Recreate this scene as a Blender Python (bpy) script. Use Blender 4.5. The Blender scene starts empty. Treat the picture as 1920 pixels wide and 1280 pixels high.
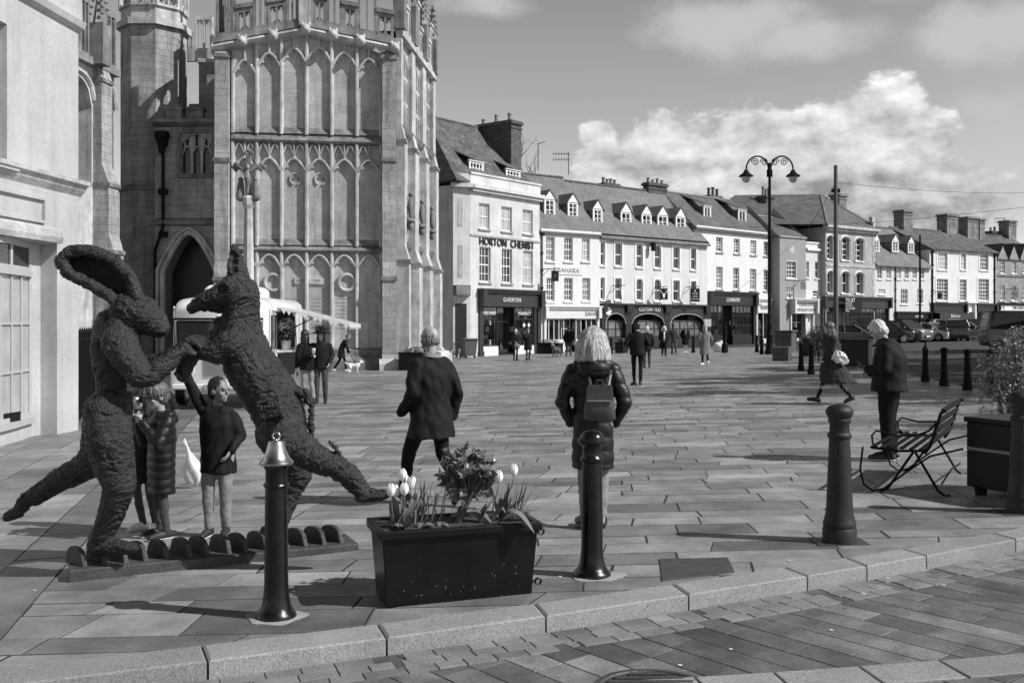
import bpy, bmesh, math, random
from mathutils import Vector, Matrix, noise
R = math.radians
SC = bpy.context.scene
COL = SC.collection
random.seed(7)
F, HOR, CX, H = 1867.0, 604.0, 960.0, 1.70      # focal length in photo pixels, eye-level row, centre column, eye height

# ---------------------------------------------------------------- camera
cd = bpy.data.cameras.new("camera"); cam = bpy.data.objects.new("camera", cd); COL.objects.link(cam)
cd.sensor_width = 36; cd.lens = 36 * F / 1920
cd.shift_y = -(640 - HOR) / 1920
cd.clip_end = 3000; cd.clip_start = 0.05
cam.location = (0, 0, H); cam.rotation_euler = (R(90), 0, 0)
SC.camera = cam

# ---------------------------------------------------------------- sun, sky, exposure
AZ, EL = R(109), R(42)
S = Vector((math.cos(EL) * math.sin(AZ), math.cos(EL) * math.cos(AZ), math.sin(EL)))
ld = bpy.data.lights.new("sun", 'SUN'); ld.energy = 5.0; ld.angle = R(0.5); ld.color = (1, 1, 1)
lo = bpy.data.objects.new("sun", ld); COL.objects.link(lo)
lo.rotation_euler = S.to_track_quat('Z', 'Y').to_euler()
SC.view_settings.view_transform = 'Standard'; SC.view_settings.look = 'None'
SC.view_settings.exposure = 0.0; SC.view_settings.gamma = 1

W = bpy.data.worlds.new("World"); SC.world = W; W.use_nodes = True
def world():
    nt = W.node_tree; N = nt.nodes; N.clear(); K = nt.links
    def mth(op, a, b=None, c=None, clamp=False):
        n = N.new('ShaderNodeMath'); n.operation = op; n.use_clamp = clamp
        for i, v in enumerate((a, b, c)):
            if v is None: continue
            if isinstance(v, (int, float)): n.inputs[i].default_value = v
            else: K.new(v, n.inputs[i])
        return n.outputs[0]
    sky = N.new('ShaderNodeTexSky'); sky.sky_type = 'NISHITA'; sky.sun_disc = False
    sky.sun_elevation = EL; sky.sun_rotation = AZ; sky.air_density = 1.0; sky.dust_density = 0.6; sky.ozone_density = 1.0
    sep = N.new('ShaderNodeSeparateColor'); K.new(sky.outputs[0], sep.inputs[0])
    # black-and-white film behind a yellow-red filter: mostly the red of the sky counts
    g = mth('ADD', mth('MULTIPLY', sep.outputs[0], 0.62), mth('MULTIPLY', sep.outputs[1], 0.30))
    tc = N.new('ShaderNodeTexCoord')
    nrm = N.new('ShaderNodeVectorMath'); nrm.operation = 'NORMALIZE'; K.new(tc.outputs['Generated'], nrm.inputs[0])
    sx = N.new('ShaderNodeSeparateXYZ'); K.new(nrm.outputs[0], sx.inputs[0])
    az = mth('ARCTAN2', sx.outputs[0], sx.outputs[1]); el = mth('ARCSINE', sx.outputs[2])
    def nz(scale, det, rough, dist=0, off=(0, 0, 0), sc=(1, 1, 1.6)):
        mp = N.new('ShaderNodeMapping'); mp.inputs['Location'].default_value = off; mp.inputs['Scale'].default_value = sc
        K.new(nrm.outputs[0], mp.inputs[0])
        n = N.new('ShaderNodeTexNoise'); n.inputs['Scale'].default_value = scale; n.inputs['Detail'].default_value = det
        n.inputs['Roughness'].default_value = rough; n.inputs['Distortion'].default_value = dist
        K.new(mp.outputs[0], n.inputs['Vector']); return n.outputs[0]
    n1 = nz(17, 9, .56, .1); n1b = nz(17, 9, .56, .1, (-0.009, 0, -0.016)); n2 = nz(7, 6, .6, .2, (3, 1, 2)); n3 = nz(60, 6, .65, .1, (5, 0, 1))
    def blobs(lst):
        out = None
        for (px, py, rx, ry) in lst:
            a0 = math.atan((px - CX) / F); e0 = math.atan((HOR - py) / F * math.cos(a0))
            a = mth('DIVIDE', mth('SUBTRACT', az, a0), rx / F); e = mth('DIVIDE', mth('SUBTRACT', el, e0), ry / F)
            d = mth('SQRT', mth('ADD', mth('MULTIPLY', a, a), mth('MULTIPLY', e, e)))
            v = mth('SUBTRACT', 1.0, d)
            out = v if out is None else mth('SMOOTH_MAX', out, v, 0.15)
        return out
    big = blobs([(1120, 255, 40, 30), (1265, 290, 110, 85), (1420, 270, 100, 85), (1540, 280, 150, 90), (1650, 225, 105, 90),
                 (1735, 255, 65, 60), (1560, 380, 320, 100), (1180, 330, 130, 80), (1330, 400, 330, 90)])
    hi = blobs([(1380, 45, 190, 60), (1500, 70, 130, 40), (1880, 60, 130, 55), (910, 5, 110, 30), (1640, -60, 300, 50), (1850, 330, 120, 130)])
    dens = mth('ADD', mth('ADD', mth('MULTIPLY', big, 2.5), mth('MULTIPLY', mth('SUBTRACT', n1, .5), 3.0)), mth('MULTIPLY', mth('SUBTRACT', n3, .5), 1.2))
    a1 = N.new('ShaderNodeMapRange'); a1.interpolation_type = 'SMOOTHSTEP'; K.new(dens, a1.inputs[0])
    a1.inputs[1].default_value = 0.0; a1.inputs[2].default_value = .65
    dens2 = mth('ADD', mth('ADD', mth('MULTIPLY', hi, 1.2), mth('MULTIPLY', mth('SUBTRACT', n2, .5), 2.6)), mth('MULTIPLY', mth('SUBTRACT', n1, .5), 1.4))
    a2 = N.new('ShaderNodeMapRange'); a2.interpolation_type = 'SMOOTHSTEP'; K.new(dens2, a2.inputs[0])
    a2.inputs[1].default_value = -0.25; a2.inputs[2].default_value = .95; a2.inputs[4].default_value = .9
    # cloud body: bright rims towards the sun, greyer bases
    relief = mth('MULTIPLY', mth('SUBTRACT', n1, n1b), 1.5)
    lift = N.new('ShaderNodeMapRange'); K.new(el, lift.inputs[0]); lift.inputs[1].default_value = .07; lift.inputs[2].default_value = .20
    lift.inputs[3].default_value = -.10; lift.inputs[4].default_value = .26
    cl = mth('ADD', mth('ADD', mth('ADD', .50, relief), lift.outputs[0]), mth('MULTIPLY', mth('SUBTRACT', n3, .5), .25))
    cl = mth('MINIMUM', mth('MAXIMUM', cl, .30), 1.0)
    # a deep blue sky through a red filter: pale at the horizon, nearly black overhead
    fall = N.new('ShaderNodeMapRange'); fall.interpolation_type = 'SMOOTHSTEP'; K.new(el, fall.inputs[0]); fall.inputs[1].default_value = R(12); fall.inputs[2].default_value = R(55); fall.inputs[3].default_value = 1; fall.inputs[4].default_value = .10
    skyv = mth('MULTIPLY', mth('MULTIPLY', g, 0.175), fall.outputs[0])
    def mix(f, a, b):
        n = N.new('ShaderNodeMix'); n.data_type = 'FLOAT'
        K.new(f, n.inputs[0])
        for i, v in ((2, a), (3, b)):
            if isinstance(v, (int, float)): n.inputs[i].default_value = v
            else: K.new(v, n.inputs[i])
        return n.outputs[0]
    v = mix(a2.outputs[0], skyv, 0.58)
    v = mix(a1.outputs[0], v, cl)
    bg = N.new('ShaderNodeBackground'); K.new(v, bg.inputs[0]); bg.inputs[1].default_value = 1.0
    o = N.new('ShaderNodeOutputWorld'); K.new(bg.outputs[0], o.inputs[0])
world()

# ---------------------------------------------------------------- geometry helpers
def gz(x, y): return 0.02 * x - 0.0055 * y                # the square falls a little away and to the left
def gpt(px, py, off=0.0):                                  # where a sight line meets the ground
    rx, rz = (px - CX) / F, (HOR - py) / F
    t = (H - off) / (0.02 * rx - 0.0055 - rz)
    return Vector((t * rx, t, H + t * rz))
def at(px, py, Y): return Vector(((px - CX) / F * Y, Y, H + (HOR - py) * Y / F))

class MB:
    def __init__(s): s.v = []; s.f = []; s.t = []
    def add(s, vs, fs):
        o = len(s.v); s.v.extend([tuple(p) for p in vs]); s.f.extend([tuple(i + o for i in f) for f in fs]); return s
    def quad(s, a, b, c, d): return s.add([a, b, c, d], [(0, 1, 2, 3)])
    def box(s, x0, x1, y0, y1, z0, z1):
        if x0 > x1: x0, x1 = x1, x0
        if y0 > y1: y0, y1 = y1, y0
        if z0 > z1: z0, z1 = z1, z0
        return s.add([(x0, y0, z0), (x1, y0, z0), (x1, y1, z0), (x0, y1, z0), (x0, y0, z1), (x1, y0, z1), (x1, y1, z1), (x0, y1, z1)],
              [(0, 3, 2, 1), (4, 5, 6, 7), (0, 1, 5, 4), (1, 2, 6, 5), (2, 3, 7, 6), (3, 0, 4, 7)])
    def prism(s, poly, y0, y1):                             # polygon in (x, z), extruded along y; counter-clockwise seen from -y
        n = len(poly); vs = [(p[0], y0, p[1]) for p in poly] + [(p[0], y1, p[1]) for p in poly]
        fs = [tuple(range(n)), tuple(range(2 * n - 1, n - 1, -1))] + [(i, i + n, (i + 1) % n + n, (i + 1) % n) for i in range(n)]
        return s.add(vs, fs)
    def prismx(s, poly, x0, x1):                            # polygon in (y, z), extruded along x
        n = len(poly); vs = [(x0, p[0], p[1]) for p in poly] + [(x1, p[0], p[1]) for p in poly]
        fs = [tuple(range(n - 1, -1, -1)), tuple(range(n, 2 * n))] + [(i, (i + 1) % n, (i + 1) % n + n, i + n) for i in range(n)]
        return s.add(vs, fs)
    def prismz(s, poly, z0, z1):
        n = len(poly); vs = [(p[0], p[1], z0) for p in poly] + [(p[0], p[1], z1) for p in poly]
        fs = [tuple(range(n - 1, -1, -1)), tuple(range(n, 2 * n))] + [(i, (i + 1) % n, (i + 1) % n + n, i + n) for i in range(n)]
        return s.add(vs, fs)
    def rings(s, rs, cap=True, closed=False):
        n = len(rs[0]); o = []
        fs = []
        for k in range(len(rs) - (0 if closed else 1)):
            a = k * n; b = ((k + 1) % len(rs)) * n
            for i in range(n): fs.append((a + i, a + (i + 1) % n, b + (i + 1) % n, b + i))
        if cap and not closed:
            fs.append(tuple(range(n - 1, -1, -1))); fs.append(tuple((len(rs) - 1) * n + i for i in range(n)))
        return s.add([p for r in rs for p in r], fs)
    def tube(s, pts, rad, n=8, cap=True, flat=1.0, closed=False):
        pts = [Vector(p) for p in pts]
        if not isinstance(rad, (list, tuple)): rad = [rad] * len(pts)
        rs = []; prev = None
        for i, p in enumerate(pts):
            if closed: d = (pts[(i + 1) % len(pts)] - pts[i - 1])
            else: d = (pts[min(i + 1, len(pts) - 1)] - pts[max(i - 1, 0)])
            if d.length < 1e-9: d = Vector((0, 0, 1))
            d.normalize()
            up = prev if prev is not None else (Vector((0, 1, 0)) if abs(d.y) < .9 else Vector((1, 0, 0)))
            a = (up - d * up.dot(d))
            if a.length < 1e-6: a = d.orthogonal()
            a.normalize(); prev = a; b = d.cross(a)
            rs.append([p + (a * math.cos(t) * flat + b * math.sin(t)) * rad[i] for t in [2 * math.pi * k / n for k in range(n)]])
        return s.rings(rs, cap, closed)
    def lathe(s, prof, n=24, o=(0, 0, 0)):
        rs = [[(o[0] + r * math.cos(2 * math.pi * k / n), o[1] + r * math.sin(2 * math.pi * k / n), o[2] + z) for k in range(n)] for r, z in prof]
        return s.rings(rs)
    def ell(s, c, r, n=14, m=10, rot=None):
        c = Vector(c); rs = []
        if isinstance(r, (int, float)): r = (r, r, r)
        vs = []; fs = []
        for j in range(1, m):
            ph = math.pi * j / m
            for i in range(n):
                th = 2 * math.pi * i / n
                p = Vector((r[0] * math.sin(ph) * math.cos(th), r[1] * math.sin(ph) * math.sin(th), -r[2] * math.cos(ph)))
                vs.append(p)
        b = len(vs); vs.append(Vector((0, 0, -r[2]))); vs.append(Vector((0, 0, r[2])))
        for j in range(m - 2):
            for i in range(n): fs.append((j * n + i, j * n + (i + 1) % n, (j + 1) * n + (i + 1) % n, (j + 1) * n + i))
        for i in range(n):
            fs.append((b, (i + 1) % n, i)); fs.append((b + 1, (m - 2) * n + i, (m - 2) * n + (i + 1) % n))
        if rot is not None: vs = [rot @ p for p in vs]
        return s.add([p + c for p in vs], fs)
    def limb(s, pts, rad, n=12):                            # tapered limb with round joints
        pts = [Vector(p) for p in pts]
        if not isinstance(rad, (list, tuple)): rad = [rad] * len(pts)
        for p, r in zip(pts, rad): s.ell(p, r, n, 8)
        for i in range(len(pts) - 1):
            if (pts[i + 1] - pts[i]).length > 1e-4: s.tube([pts[i], pts[i + 1]], [rad[i], rad[i + 1]], n)
        return s
    def loft(s, rs, n=24, e=2.0):                           # horizontal rings (cx, cy, z, rx, ry)
        out = []
        for (cx, cy, z, rx, ry) in rs:
            r = []
            for k in range(n):
                t = 2 * math.pi * k / n; c, q = math.cos(t), math.sin(t)
                r.append((cx + rx * math.copysign(abs(c) ** (2 / e), c), cy + ry * math.copysign(abs(q) ** (2 / e), q), z))
            out.append(r)
        return s.rings(out)
    def xf(s, M):
        s.v = [tuple(M @ Vector(p)) for p in s.v]; return s
    def join(s, o): return s.add(o.v, o.f)
    def mesh(s, name):
        me = bpy.data.meshes.new(name); me.from_pydata(s.v, [], s.f); me.validate(); me.update(); return me
    def build(s, name, mat, parent=None, smooth=False, bevel=0, fix=True, auto=None):
        me = s.mesh(name)
        if fix:
            bm = bmesh.new(); bm.from_mesh(me); bmesh.ops.recalc_face_normals(bm, faces=bm.faces); bm.to_mesh(me); bm.free()
        return link(name, me, mat, parent, smooth, bevel, auto)
def link(name, me, mat, parent=None, smooth=False, bevel=0, auto=None):
    o = bpy.data.objects.new(name, me); COL.objects.link(o)
    if mat: me.materials.append(mat)
    if parent is not None: o.parent = parent
    if smooth or auto: me.shade_smooth()
    if auto: me.set_sharp_from_angle(angle=R(auto))
    if bevel:
        b = o.modifiers.new("bevel", 'BEVEL'); b.width = bevel; b.segments = 2; b.limit_method = 'ANGLE'; b.angle_limit = R(40)
    return o
def tag(o, label, cat=None, group=None):
    o['label'] = label
    if cat: o['category'] = cat
    if group: o['group'] = group
    return o
def thing(name, label, cat, loc=(0, 0, 0), rz=0, group=None):
    o = bpy.data.objects.new(name, None); COL.objects.link(o); o.empty_display_size = .2
    o.location = loc; o.rotation_euler = (0, 0, rz); return tag(o, label, cat, group)
def struct(o): o['kind'] = 'structure'; return o
def dup(root, loc, rz=None, label=None, group=None):
    def cp(o, par):
        c = o.copy(); COL.objects.link(c)
        if par is not None: c.parent = par
        for ch in list(o.children): cp(ch, c)
        return c
    r = cp(root, None); r.location = loc
    if rz is not None: r.rotation_euler = (0, 0, rz)
    if label: r['label'] = label
    if group: r['group'] = group
    return r
def remesh(mb, voxel, smooth=3, fac=.5):                    # one continuous skin round overlapping shapes
    me = mb.mesh("tmp"); o = bpy.data.objects.new("tmp", me); COL.objects.link(o)
    bm = bmesh.new(); bm.from_mesh(me); bmesh.ops.recalc_face_normals(bm, faces=bm.faces); bm.to_mesh(me); bm.free()
    m = o.modifiers.new("r", 'REMESH'); m.mode = 'VOXEL'; m.voxel_size = voxel
    if smooth:
        q = o.modifiers.new("s", 'SMOOTH'); q.factor = fac; q.iterations = smooth
    dg = bpy.context.evaluated_depsgraph_get(); dg.update()
    out = bpy.data.meshes.new_from_object(o.evaluated_get(dg))
    bpy.data.objects.remove(o); bpy.data.meshes.remove(me)
    return out
def displace(me, fn):                                       # fn(co, normal) -> offset along the normal
    me.update(); nn = [v.normal.copy() for v in me.vertices]
    for v, n in zip(me.vertices, nn): v.co = v.co + n * fn(v.co, n)
    me.update()
FONT = {}
def text_mesh(txt, size, depth=.01, align='CENTER', width=1.0, bold=0):
    c = bpy.data.curves.new("t", 'FONT'); c.body = txt; c.size = size; c.extrude = depth; c.align_x = align; c.align_y = 'CENTER'
    c.offset = bold; c.resolution_u = 2
    o = bpy.data.objects.new("t", c); COL.objects.link(o); o.scale = (width, 1, 1)
    dg = bpy.context.evaluated_depsgraph_get(); dg.update()
    me = bpy.data.meshes.new_from_object(o.evaluated_get(dg)); bpy.data.objects.remove(o)
    me.transform(Matrix.Rotation(R(90), 4, 'X') @ Matrix.Diagonal((width, 1, 1, 1)))
    return me
def lettering(txt, size, loc, mat, parent, depth=.01, align='CENTER', width=1.0, rz=0, bold=0, name='lettering', fit=0):
    me = text_mesh(txt, size, depth, align, width, bold)
    if fit:
        xs = [v.co.x for v in me.vertices]; me.transform(Matrix.Diagonal((fit / (max(xs) - min(xs)), 1, 1, 1)))
    o = link(name, me, mat, parent); o.location = loc; o.rotation_euler = (0, 0, rz); return o

# ---------------------------------------------------------------- materials (the photograph is black and white, so every colour is a grey)
def mat(name, c, rough=.8, var=0, scale=3, bump=0, bscale=None, metal=0, brick=None, tone=False, streak=0, spec=.5, coat=0, det=6, fine=0, speck=0, var2=None, strand=0):
    m = bpy.data.materials.new(name); m.use_nodes = True; nt = m.node_tree; N = nt.nodes; K = nt.links
    p = N['Principled BSDF']; p.inputs['Roughness'].default_value = rough; p.inputs['Metallic'].default_value = metal
    p.inputs['Specular IOR Level'].default_value = spec; p.inputs['Coat Weight'].default_value = coat
    def mth(op, a, b=None, clamp=False):
        n = N.new('ShaderNodeMath'); n.operation = op; n.use_clamp = clamp
        for i, v in enumerate((a, b)):
            if v is None: continue
            if isinstance(v, (int, float)): n.inputs[i].default_value = v
            else: K.new(v, n.inputs[i])
        return n.outputs[0]
    tc = N.new('ShaderNodeTexCoord'); co = tc.outputs['Object']
    def nz(s, d=6, r=.6, vec=None):
        n = N.new('ShaderNodeTexNoise'); n.inputs['Scale'].default_value = s; n.inputs['Detail'].default_value = d; n.inputs['Roughness'].default_value = r
        K.new(vec or co, n.inputs['Vector']); return n.outputs[0]
    val = None; hts = []
    def mul(x):
        nonlocal val
        val = x if val is None else mth('MULTIPLY', val, x)
    def spread(v, a):
        q = N.new('ShaderNodeMapRange'); K.new(v, q.inputs[0]); q.inputs[1].default_value = .32; q.inputs[2].default_value = .68; q.inputs[3].default_value = 1 - a; q.inputs[4].default_value = 1 + a; return q.outputs[0]
    if var: mul(spread(nz(scale, det), var))
    if var2:
        r2 = N.new('ShaderNodeMapRange'); K.new(nz(var2[1], 5, .62), r2.inputs[0]); r2.inputs[1].default_value = .3; r2.inputs[2].default_value = .7; r2.inputs[3].default_value = 1 - var2[0]; r2.inputs[4].default_value = 1 + var2[0]; mul(r2.outputs[0])
    if fine:
        f = nz(scale * 14, 4, .7); mul(spread(f, fine))
    if strand:
        mp = N.new('ShaderNodeMapping'); mp.inputs['Scale'].default_value = (110, 110, 9); K.new(co, mp.inputs[0]); sn = nz(1, 3, .5, mp.outputs[0])
        r = N.new('ShaderNodeMapRange'); K.new(sn, r.inputs[0]); r.inputs[1].default_value = .3; r.inputs[2].default_value = .7; r.inputs[3].default_value = 1 - strand; r.inputs[4].default_value = 1 + strand; mul(r.outputs[0]); hts.append((sn, .006))
    if streak:
        mp = N.new('ShaderNodeMapping'); mp.inputs['Scale'].default_value = (2.2, 2.2, .22); K.new(co, mp.inputs[0])
        s_ = nz(1.6, 6, .65, mp.outputs[0]); r = N.new('ShaderNodeMapRange'); K.new(s_, r.inputs[0]); r.inputs[1].default_value = .48; r.inputs[2].default_value = .75
        r.inputs[3].default_value = 1; r.inputs[4].default_value = 1 - streak; mul(r.outputs[0])
    if brick:
        bw, bh, mort, contrast, bb, kind = brick       # block width, height, joint, tone contrast, bump, axes
        sx = N.new('ShaderNodeSeparateXYZ'); K.new(co, sx.inputs[0]); cb = N.new('ShaderNodeCombineXYZ')
        if kind == 'wall': K.new(mth('ADD', sx.outputs[0], sx.outputs[1]), cb.inputs[0]); K.new(sx.outputs[2], cb.inputs[1])
        else: K.new(sx.outputs[0], cb.inputs[0]); K.new(mth('MULTIPLY', sx.outputs[2], 1.3), cb.inputs[1])
        wob = N.new('ShaderNodeVectorMath'); wob.operation = 'ADD'; K.new(cb.outputs[0], wob.inputs[0])
        nv = N.new('ShaderNodeTexNoise'); nv.inputs['Scale'].default_value = 1.5 / bh * .3; K.new(co, nv.inputs['Vector'])
        sv = N.new('ShaderNodeVectorMath'); sv.operation = 'SCALE'; sv.inputs['Scale'].default_value = bh * .16; K.new(nv.outputs['Color'], sv.inputs[0]); K.new(sv.outputs[0], wob.inputs[1])
        b = N.new('ShaderNodeTexBrick'); K.new(wob.outputs[0], b.inputs['Vector'])
        b.inputs['Scale'].default_value = 1; b.inputs['Brick Width'].default_value = bw; b.inputs['Row Height'].default_value = bh
        b.inputs['Mortar Size'].default_value = mort; b.inputs['Mortar Smooth'].default_value = .4; b.inputs['Bias'].default_value = 0
        lo_, hi_ = 1 - contrast, 1 + contrast
        b.inputs['Color1'].default_value = (lo_,) * 3 + (1,); b.inputs['Color2'].default_value = (hi_,) * 3 + (1,); b.inputs['Mortar'].default_value = (1 - contrast * 1.6,) * 3 + (1,)
        mul(b.outputs['Color']); hts.append((b.outputs['Fac'], -bb))
    if tone:
        a = N.new('ShaderNodeAttribute'); a.attribute_name = 'tone'; mul(a.outputs['Fac'])
    if speck:
        n = nz(90, 2, .5); r = N.new('ShaderNodeMapRange'); K.new(n, r.inputs[0]); r.inputs[1].default_value = .38; r.inputs[2].default_value = .62
        r.inputs[3].default_value = 1 - speck; r.inputs[4].default_value = 1 + speck; mul(r.outputs[0])
    if val is None: p.inputs['Base Color'].default_value = (c, c, c, 1)
    else:
        v = mth('MULTIPLY', val, c); K.new(v, p.inputs['Base Color'])
    if bump: hts.append((nz(bscale or scale * 6, 5, .6), bump))
    if hts:
        h = None
        for o_, k in hts:
            q = mth('MULTIPLY', o_, k); h = q if h is None else mth('ADD', h, q)
        bn = N.new('ShaderNodeBump'); bn.inputs['Distance'].default_value = 1.0; bn.inputs['Strength'].default_value = 1.0
        K.new(h, bn.inputs['Height']); K.new(bn.outputs[0], p.inputs['Normal'])
    return m
def glass(name, t=.82, tint=.9):
    m = bpy.data.materials.new(name); m.use_nodes = True; N = m.node_tree.nodes; K = m.node_tree.links
    N.remove(N['Principled BSDF'])
    a = N.new('ShaderNodeBsdfTransparent'); a.inputs[0].default_value = (tint, tint, tint, 1)
    b = N.new('ShaderNodeBsdfGlossy'); b.inputs['Roughness'].default_value = .02; b.inputs[0].default_value = (.9, .9, .9, 1)
    fr = N.new('ShaderNodeFresnel'); fr.inputs[0].default_value = 1.7
    mx = N.new('ShaderNodeMixShader'); K.new(fr.outputs[0], mx.inputs[0]); K.new(a.outputs[0], mx.inputs[1]); K.new(b.outputs[0], mx.inputs[2])
    K.new(mx.outputs[0], N['Material Output'].inputs[0]); return m
M = dict(
    church=mat('limestone_ashlar', .34, .9, .18, .8, .012, 14, brick=(.62, .30, .008, .10, .016, 'wall'), streak=.6, fine=.22, var2=(.26, .5)),
    church_plain=mat('smooth_limestone', .42, .9, .20, .7, .008, 16, brick=(.7, .33, .004, .05, .006, 'wall'), streak=.42, fine=.2, var2=(.22, .6)),
    church_trim=mat('carved_limestone', .47, .9, .24, 2.2, .008, 20, streak=.5, fine=.22, var2=(.2, .5)),
    church_dark=mat('weathered_limestone', .20, .95, .45, 1.5, .012, 14, streak=.55, fine=.2),
    bath=mat('smooth_bath_stone', .44, .85, .10, .9, .004, 20, brick=(1.1, .42, .003, .014, .0015, 'wall'), streak=.22, fine=.08, var2=(.10, .5)),
    chem=mat('painted_stone', .58, .8, .16, .8, .004, 20, streak=.30, fine=.05),
    white=mat('white_render', .70, .8, .06, .6, .003, 22, streak=.14),
    cream=mat('cream_render', .62, .8, .07, .6, .003, 22, streak=.16),
    greyren=mat('grey_render', .30, .8, .06, .6, .003, 22, streak=.10),
    vict=mat('brown_stone', .36, .85, .10, .8, .005, 18, brick=(.5, .22, .006, .08, .004, 'wall'), streak=.15),
    rubble=mat('rubble_stone', .30, .9, .15, 1.5, .01, 14, brick=(.4, .18, .012, .14, .01, 'wall'), streak=.2),
    trim=mat('white_paint', .76, .45, .03, 4),
    sillm=mat('stone_sill', .34, .85, .2, 4),
    tile=mat('stone_slates', .105, .85, .30, 1.3, .008, 20, brick=(.30, .20, .012, .30, .02, 'roof'), fine=.2),
    tile2=mat('clay_tiles', .17, .8, .16, .7, .004, 20, brick=(.26, .17, .008, .14, .014, 'roof'), fine=.08),
    slate=mat('grey_slates', .11, .6, .18, .9, .003, 20, brick=(.34, .22, .006, .20, .01, 'roof'), fine=.1),
    lead=mat('lead', .16, .6, .2, 2),
    chim=mat('sooty_brick_shaded_stone', .10, .9, .3, 2, .01, 16, brick=(.24, .085, .01, .25, .006, 'wall'), streak=.3),
    pot=mat('clay_pot', .22, .8, .2, 5),
    black=mat('black_paint', .008, .42, .1, 3, spec=.25),
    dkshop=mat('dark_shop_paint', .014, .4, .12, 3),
    dkgrey=mat('charcoal_shop_paint', .028, .45, .1, 3),
    ltshop=mat('pale_shop_paint', .66, .5, .04, 3),
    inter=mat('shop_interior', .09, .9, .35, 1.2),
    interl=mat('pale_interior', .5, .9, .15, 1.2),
    pane=mat('window_glass', .022, .06, .3, .8, spec=.7),
    panec=mat('curtained_glass', .17, .12, .35, 1.6, spec=.6),
    panel=mat('netted_and_pale_glass', .40, .15, .2, 1.6, spec=.6),
    letter=mat('black_lettering', .02, .5), letw=mat('white_lettering', .75, .5), letg=mat('grey_lettering', .22, .6),
    iron=mat('painted_cast_iron', .007, .26, .4, 7, .002, 50, spec=.4, fine=.3, streak=.3),
    ironm=mat('matt_cast_iron', .022, .55, .3, 7, .003, 50, spec=.35, fine=.3, streak=.3),
    irond=mat('dull_black_iron', .009, .6, .2, 6, spec=.12),
    bell=mat('polished_pewter', .50, .30, .12, 8, metal=1, fine=.06),
    planter=mat('black_enamel', .006, .34, .4, 5, .0015, 40, spec=.28, streak=.3),
    speckm=mat('bird_dropping', .7, .8),
    steel=mat('galvanised_steel', .4, .4, .1, 6, metal=.8),
    bronze=mat('rough_bronze', .021, .43, .5, 9, .020, 50, fine=.5, spec=.5),
    wood=mat('weathered_timber', .10, .7, .3, 5), soil=mat('soil', .04, .95, .4, 20, .01),
)
GL = glass('shop_glass'); GLD = glass('tinted_glass', tint=.55)

# ================================================================ ground
M['flag'] = mat('york_stone_flags', .215, .50, .20, 3.2, .005, 22, tone=True, fine=.14, var2=(.26, .8), spec=.4)
M['joint'] = mat('dirty_joints', .030, .95, .4, 8, .004, 40)
M['granite'] = mat('granite_kerb', .27, .7, .08, 3, .003, 160, tone=True, speck=.22, var2=(.14, 1.1), fine=.1)
M['block'] = mat('road_blocks', .125, .55, .3, 5, .003, 50, tone=True, fine=.3, var2=(.35, 1.3))
M['sett'] = mat('gutter_setts', .19, .7, .2, 6, .003, 60, tone=True, fine=.2)
M['asphalt'] = mat('asphalt', .045, .8, .25, 1.2, .004, 90, fine=.15)
M['cover'] = mat('iron_cover', .05, .5, .3, 6, .004, 60)
M['concrete'] = mat('concrete_collar', .30, .9, .2, 6, .006, 40)
def clip(poly, a, b):                                      # keep the side left of a -> b
    out = []; n = len(poly); d = [(b[0] - a[0]) * (p[1] - a[1]) - (b[1] - a[1]) * (p[0] - a[0]) for p in poly]
    for i in range(n):
        j = (i + 1) % n
        if d[i] >= 0: out.append(poly[i])
        if (d[i] >= 0) != (d[j] >= 0):
            t = d[i] / (d[i] - d[j]); out.append((poly[i][0] + (poly[j][0] - poly[i][0]) * t, poly[i][1] + (poly[j][1] - poly[i][1]) * t))
    return out
def area(p): return abs(sum(p[i][0] * p[(i + 1) % len(p)][1] - p[(i + 1) % len(p)][0] * p[i][1] for i in range(len(p)))) / 2
def shrink(p, g):                                          # move every edge inwards by g
    n = len(p)
    if g <= 0: return list(p)
    sg = 1 if sum(p[i][0] * p[(i + 1) % n][1] - p[(i + 1) % n][0] * p[i][1] for i in range(n)) > 0 else -1
    L = []
    for i in range(n):
        a, b = p[i], p[(i + 1) % n]; dx, dy = b[0] - a[0], b[1] - a[1]; l = math.hypot(dx, dy)
        if l < 1e-5: L.append(L[-1] if L else (0, 1, 0)); continue
        nx, ny = -dy / l * sg, dx / l * sg; L.append((nx, ny, nx * a[0] + ny * a[1] + g))
    out = []
    for i in range(n):
        a, b = L[i - 1], L[i]; d = a[0] * b[1] - a[1] * b[0]
        q = ((a[2] * b[1] - b[2] * a[1]) / d, (a[0] * b[2] - b[0] * a[2]) / d) if abs(d) > .08 else p[i]
        out.append(q if math.hypot(q[0] - p[i][0], q[1] - p[i][1]) < 5 * g + .01 else p[i])
    return out
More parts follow.
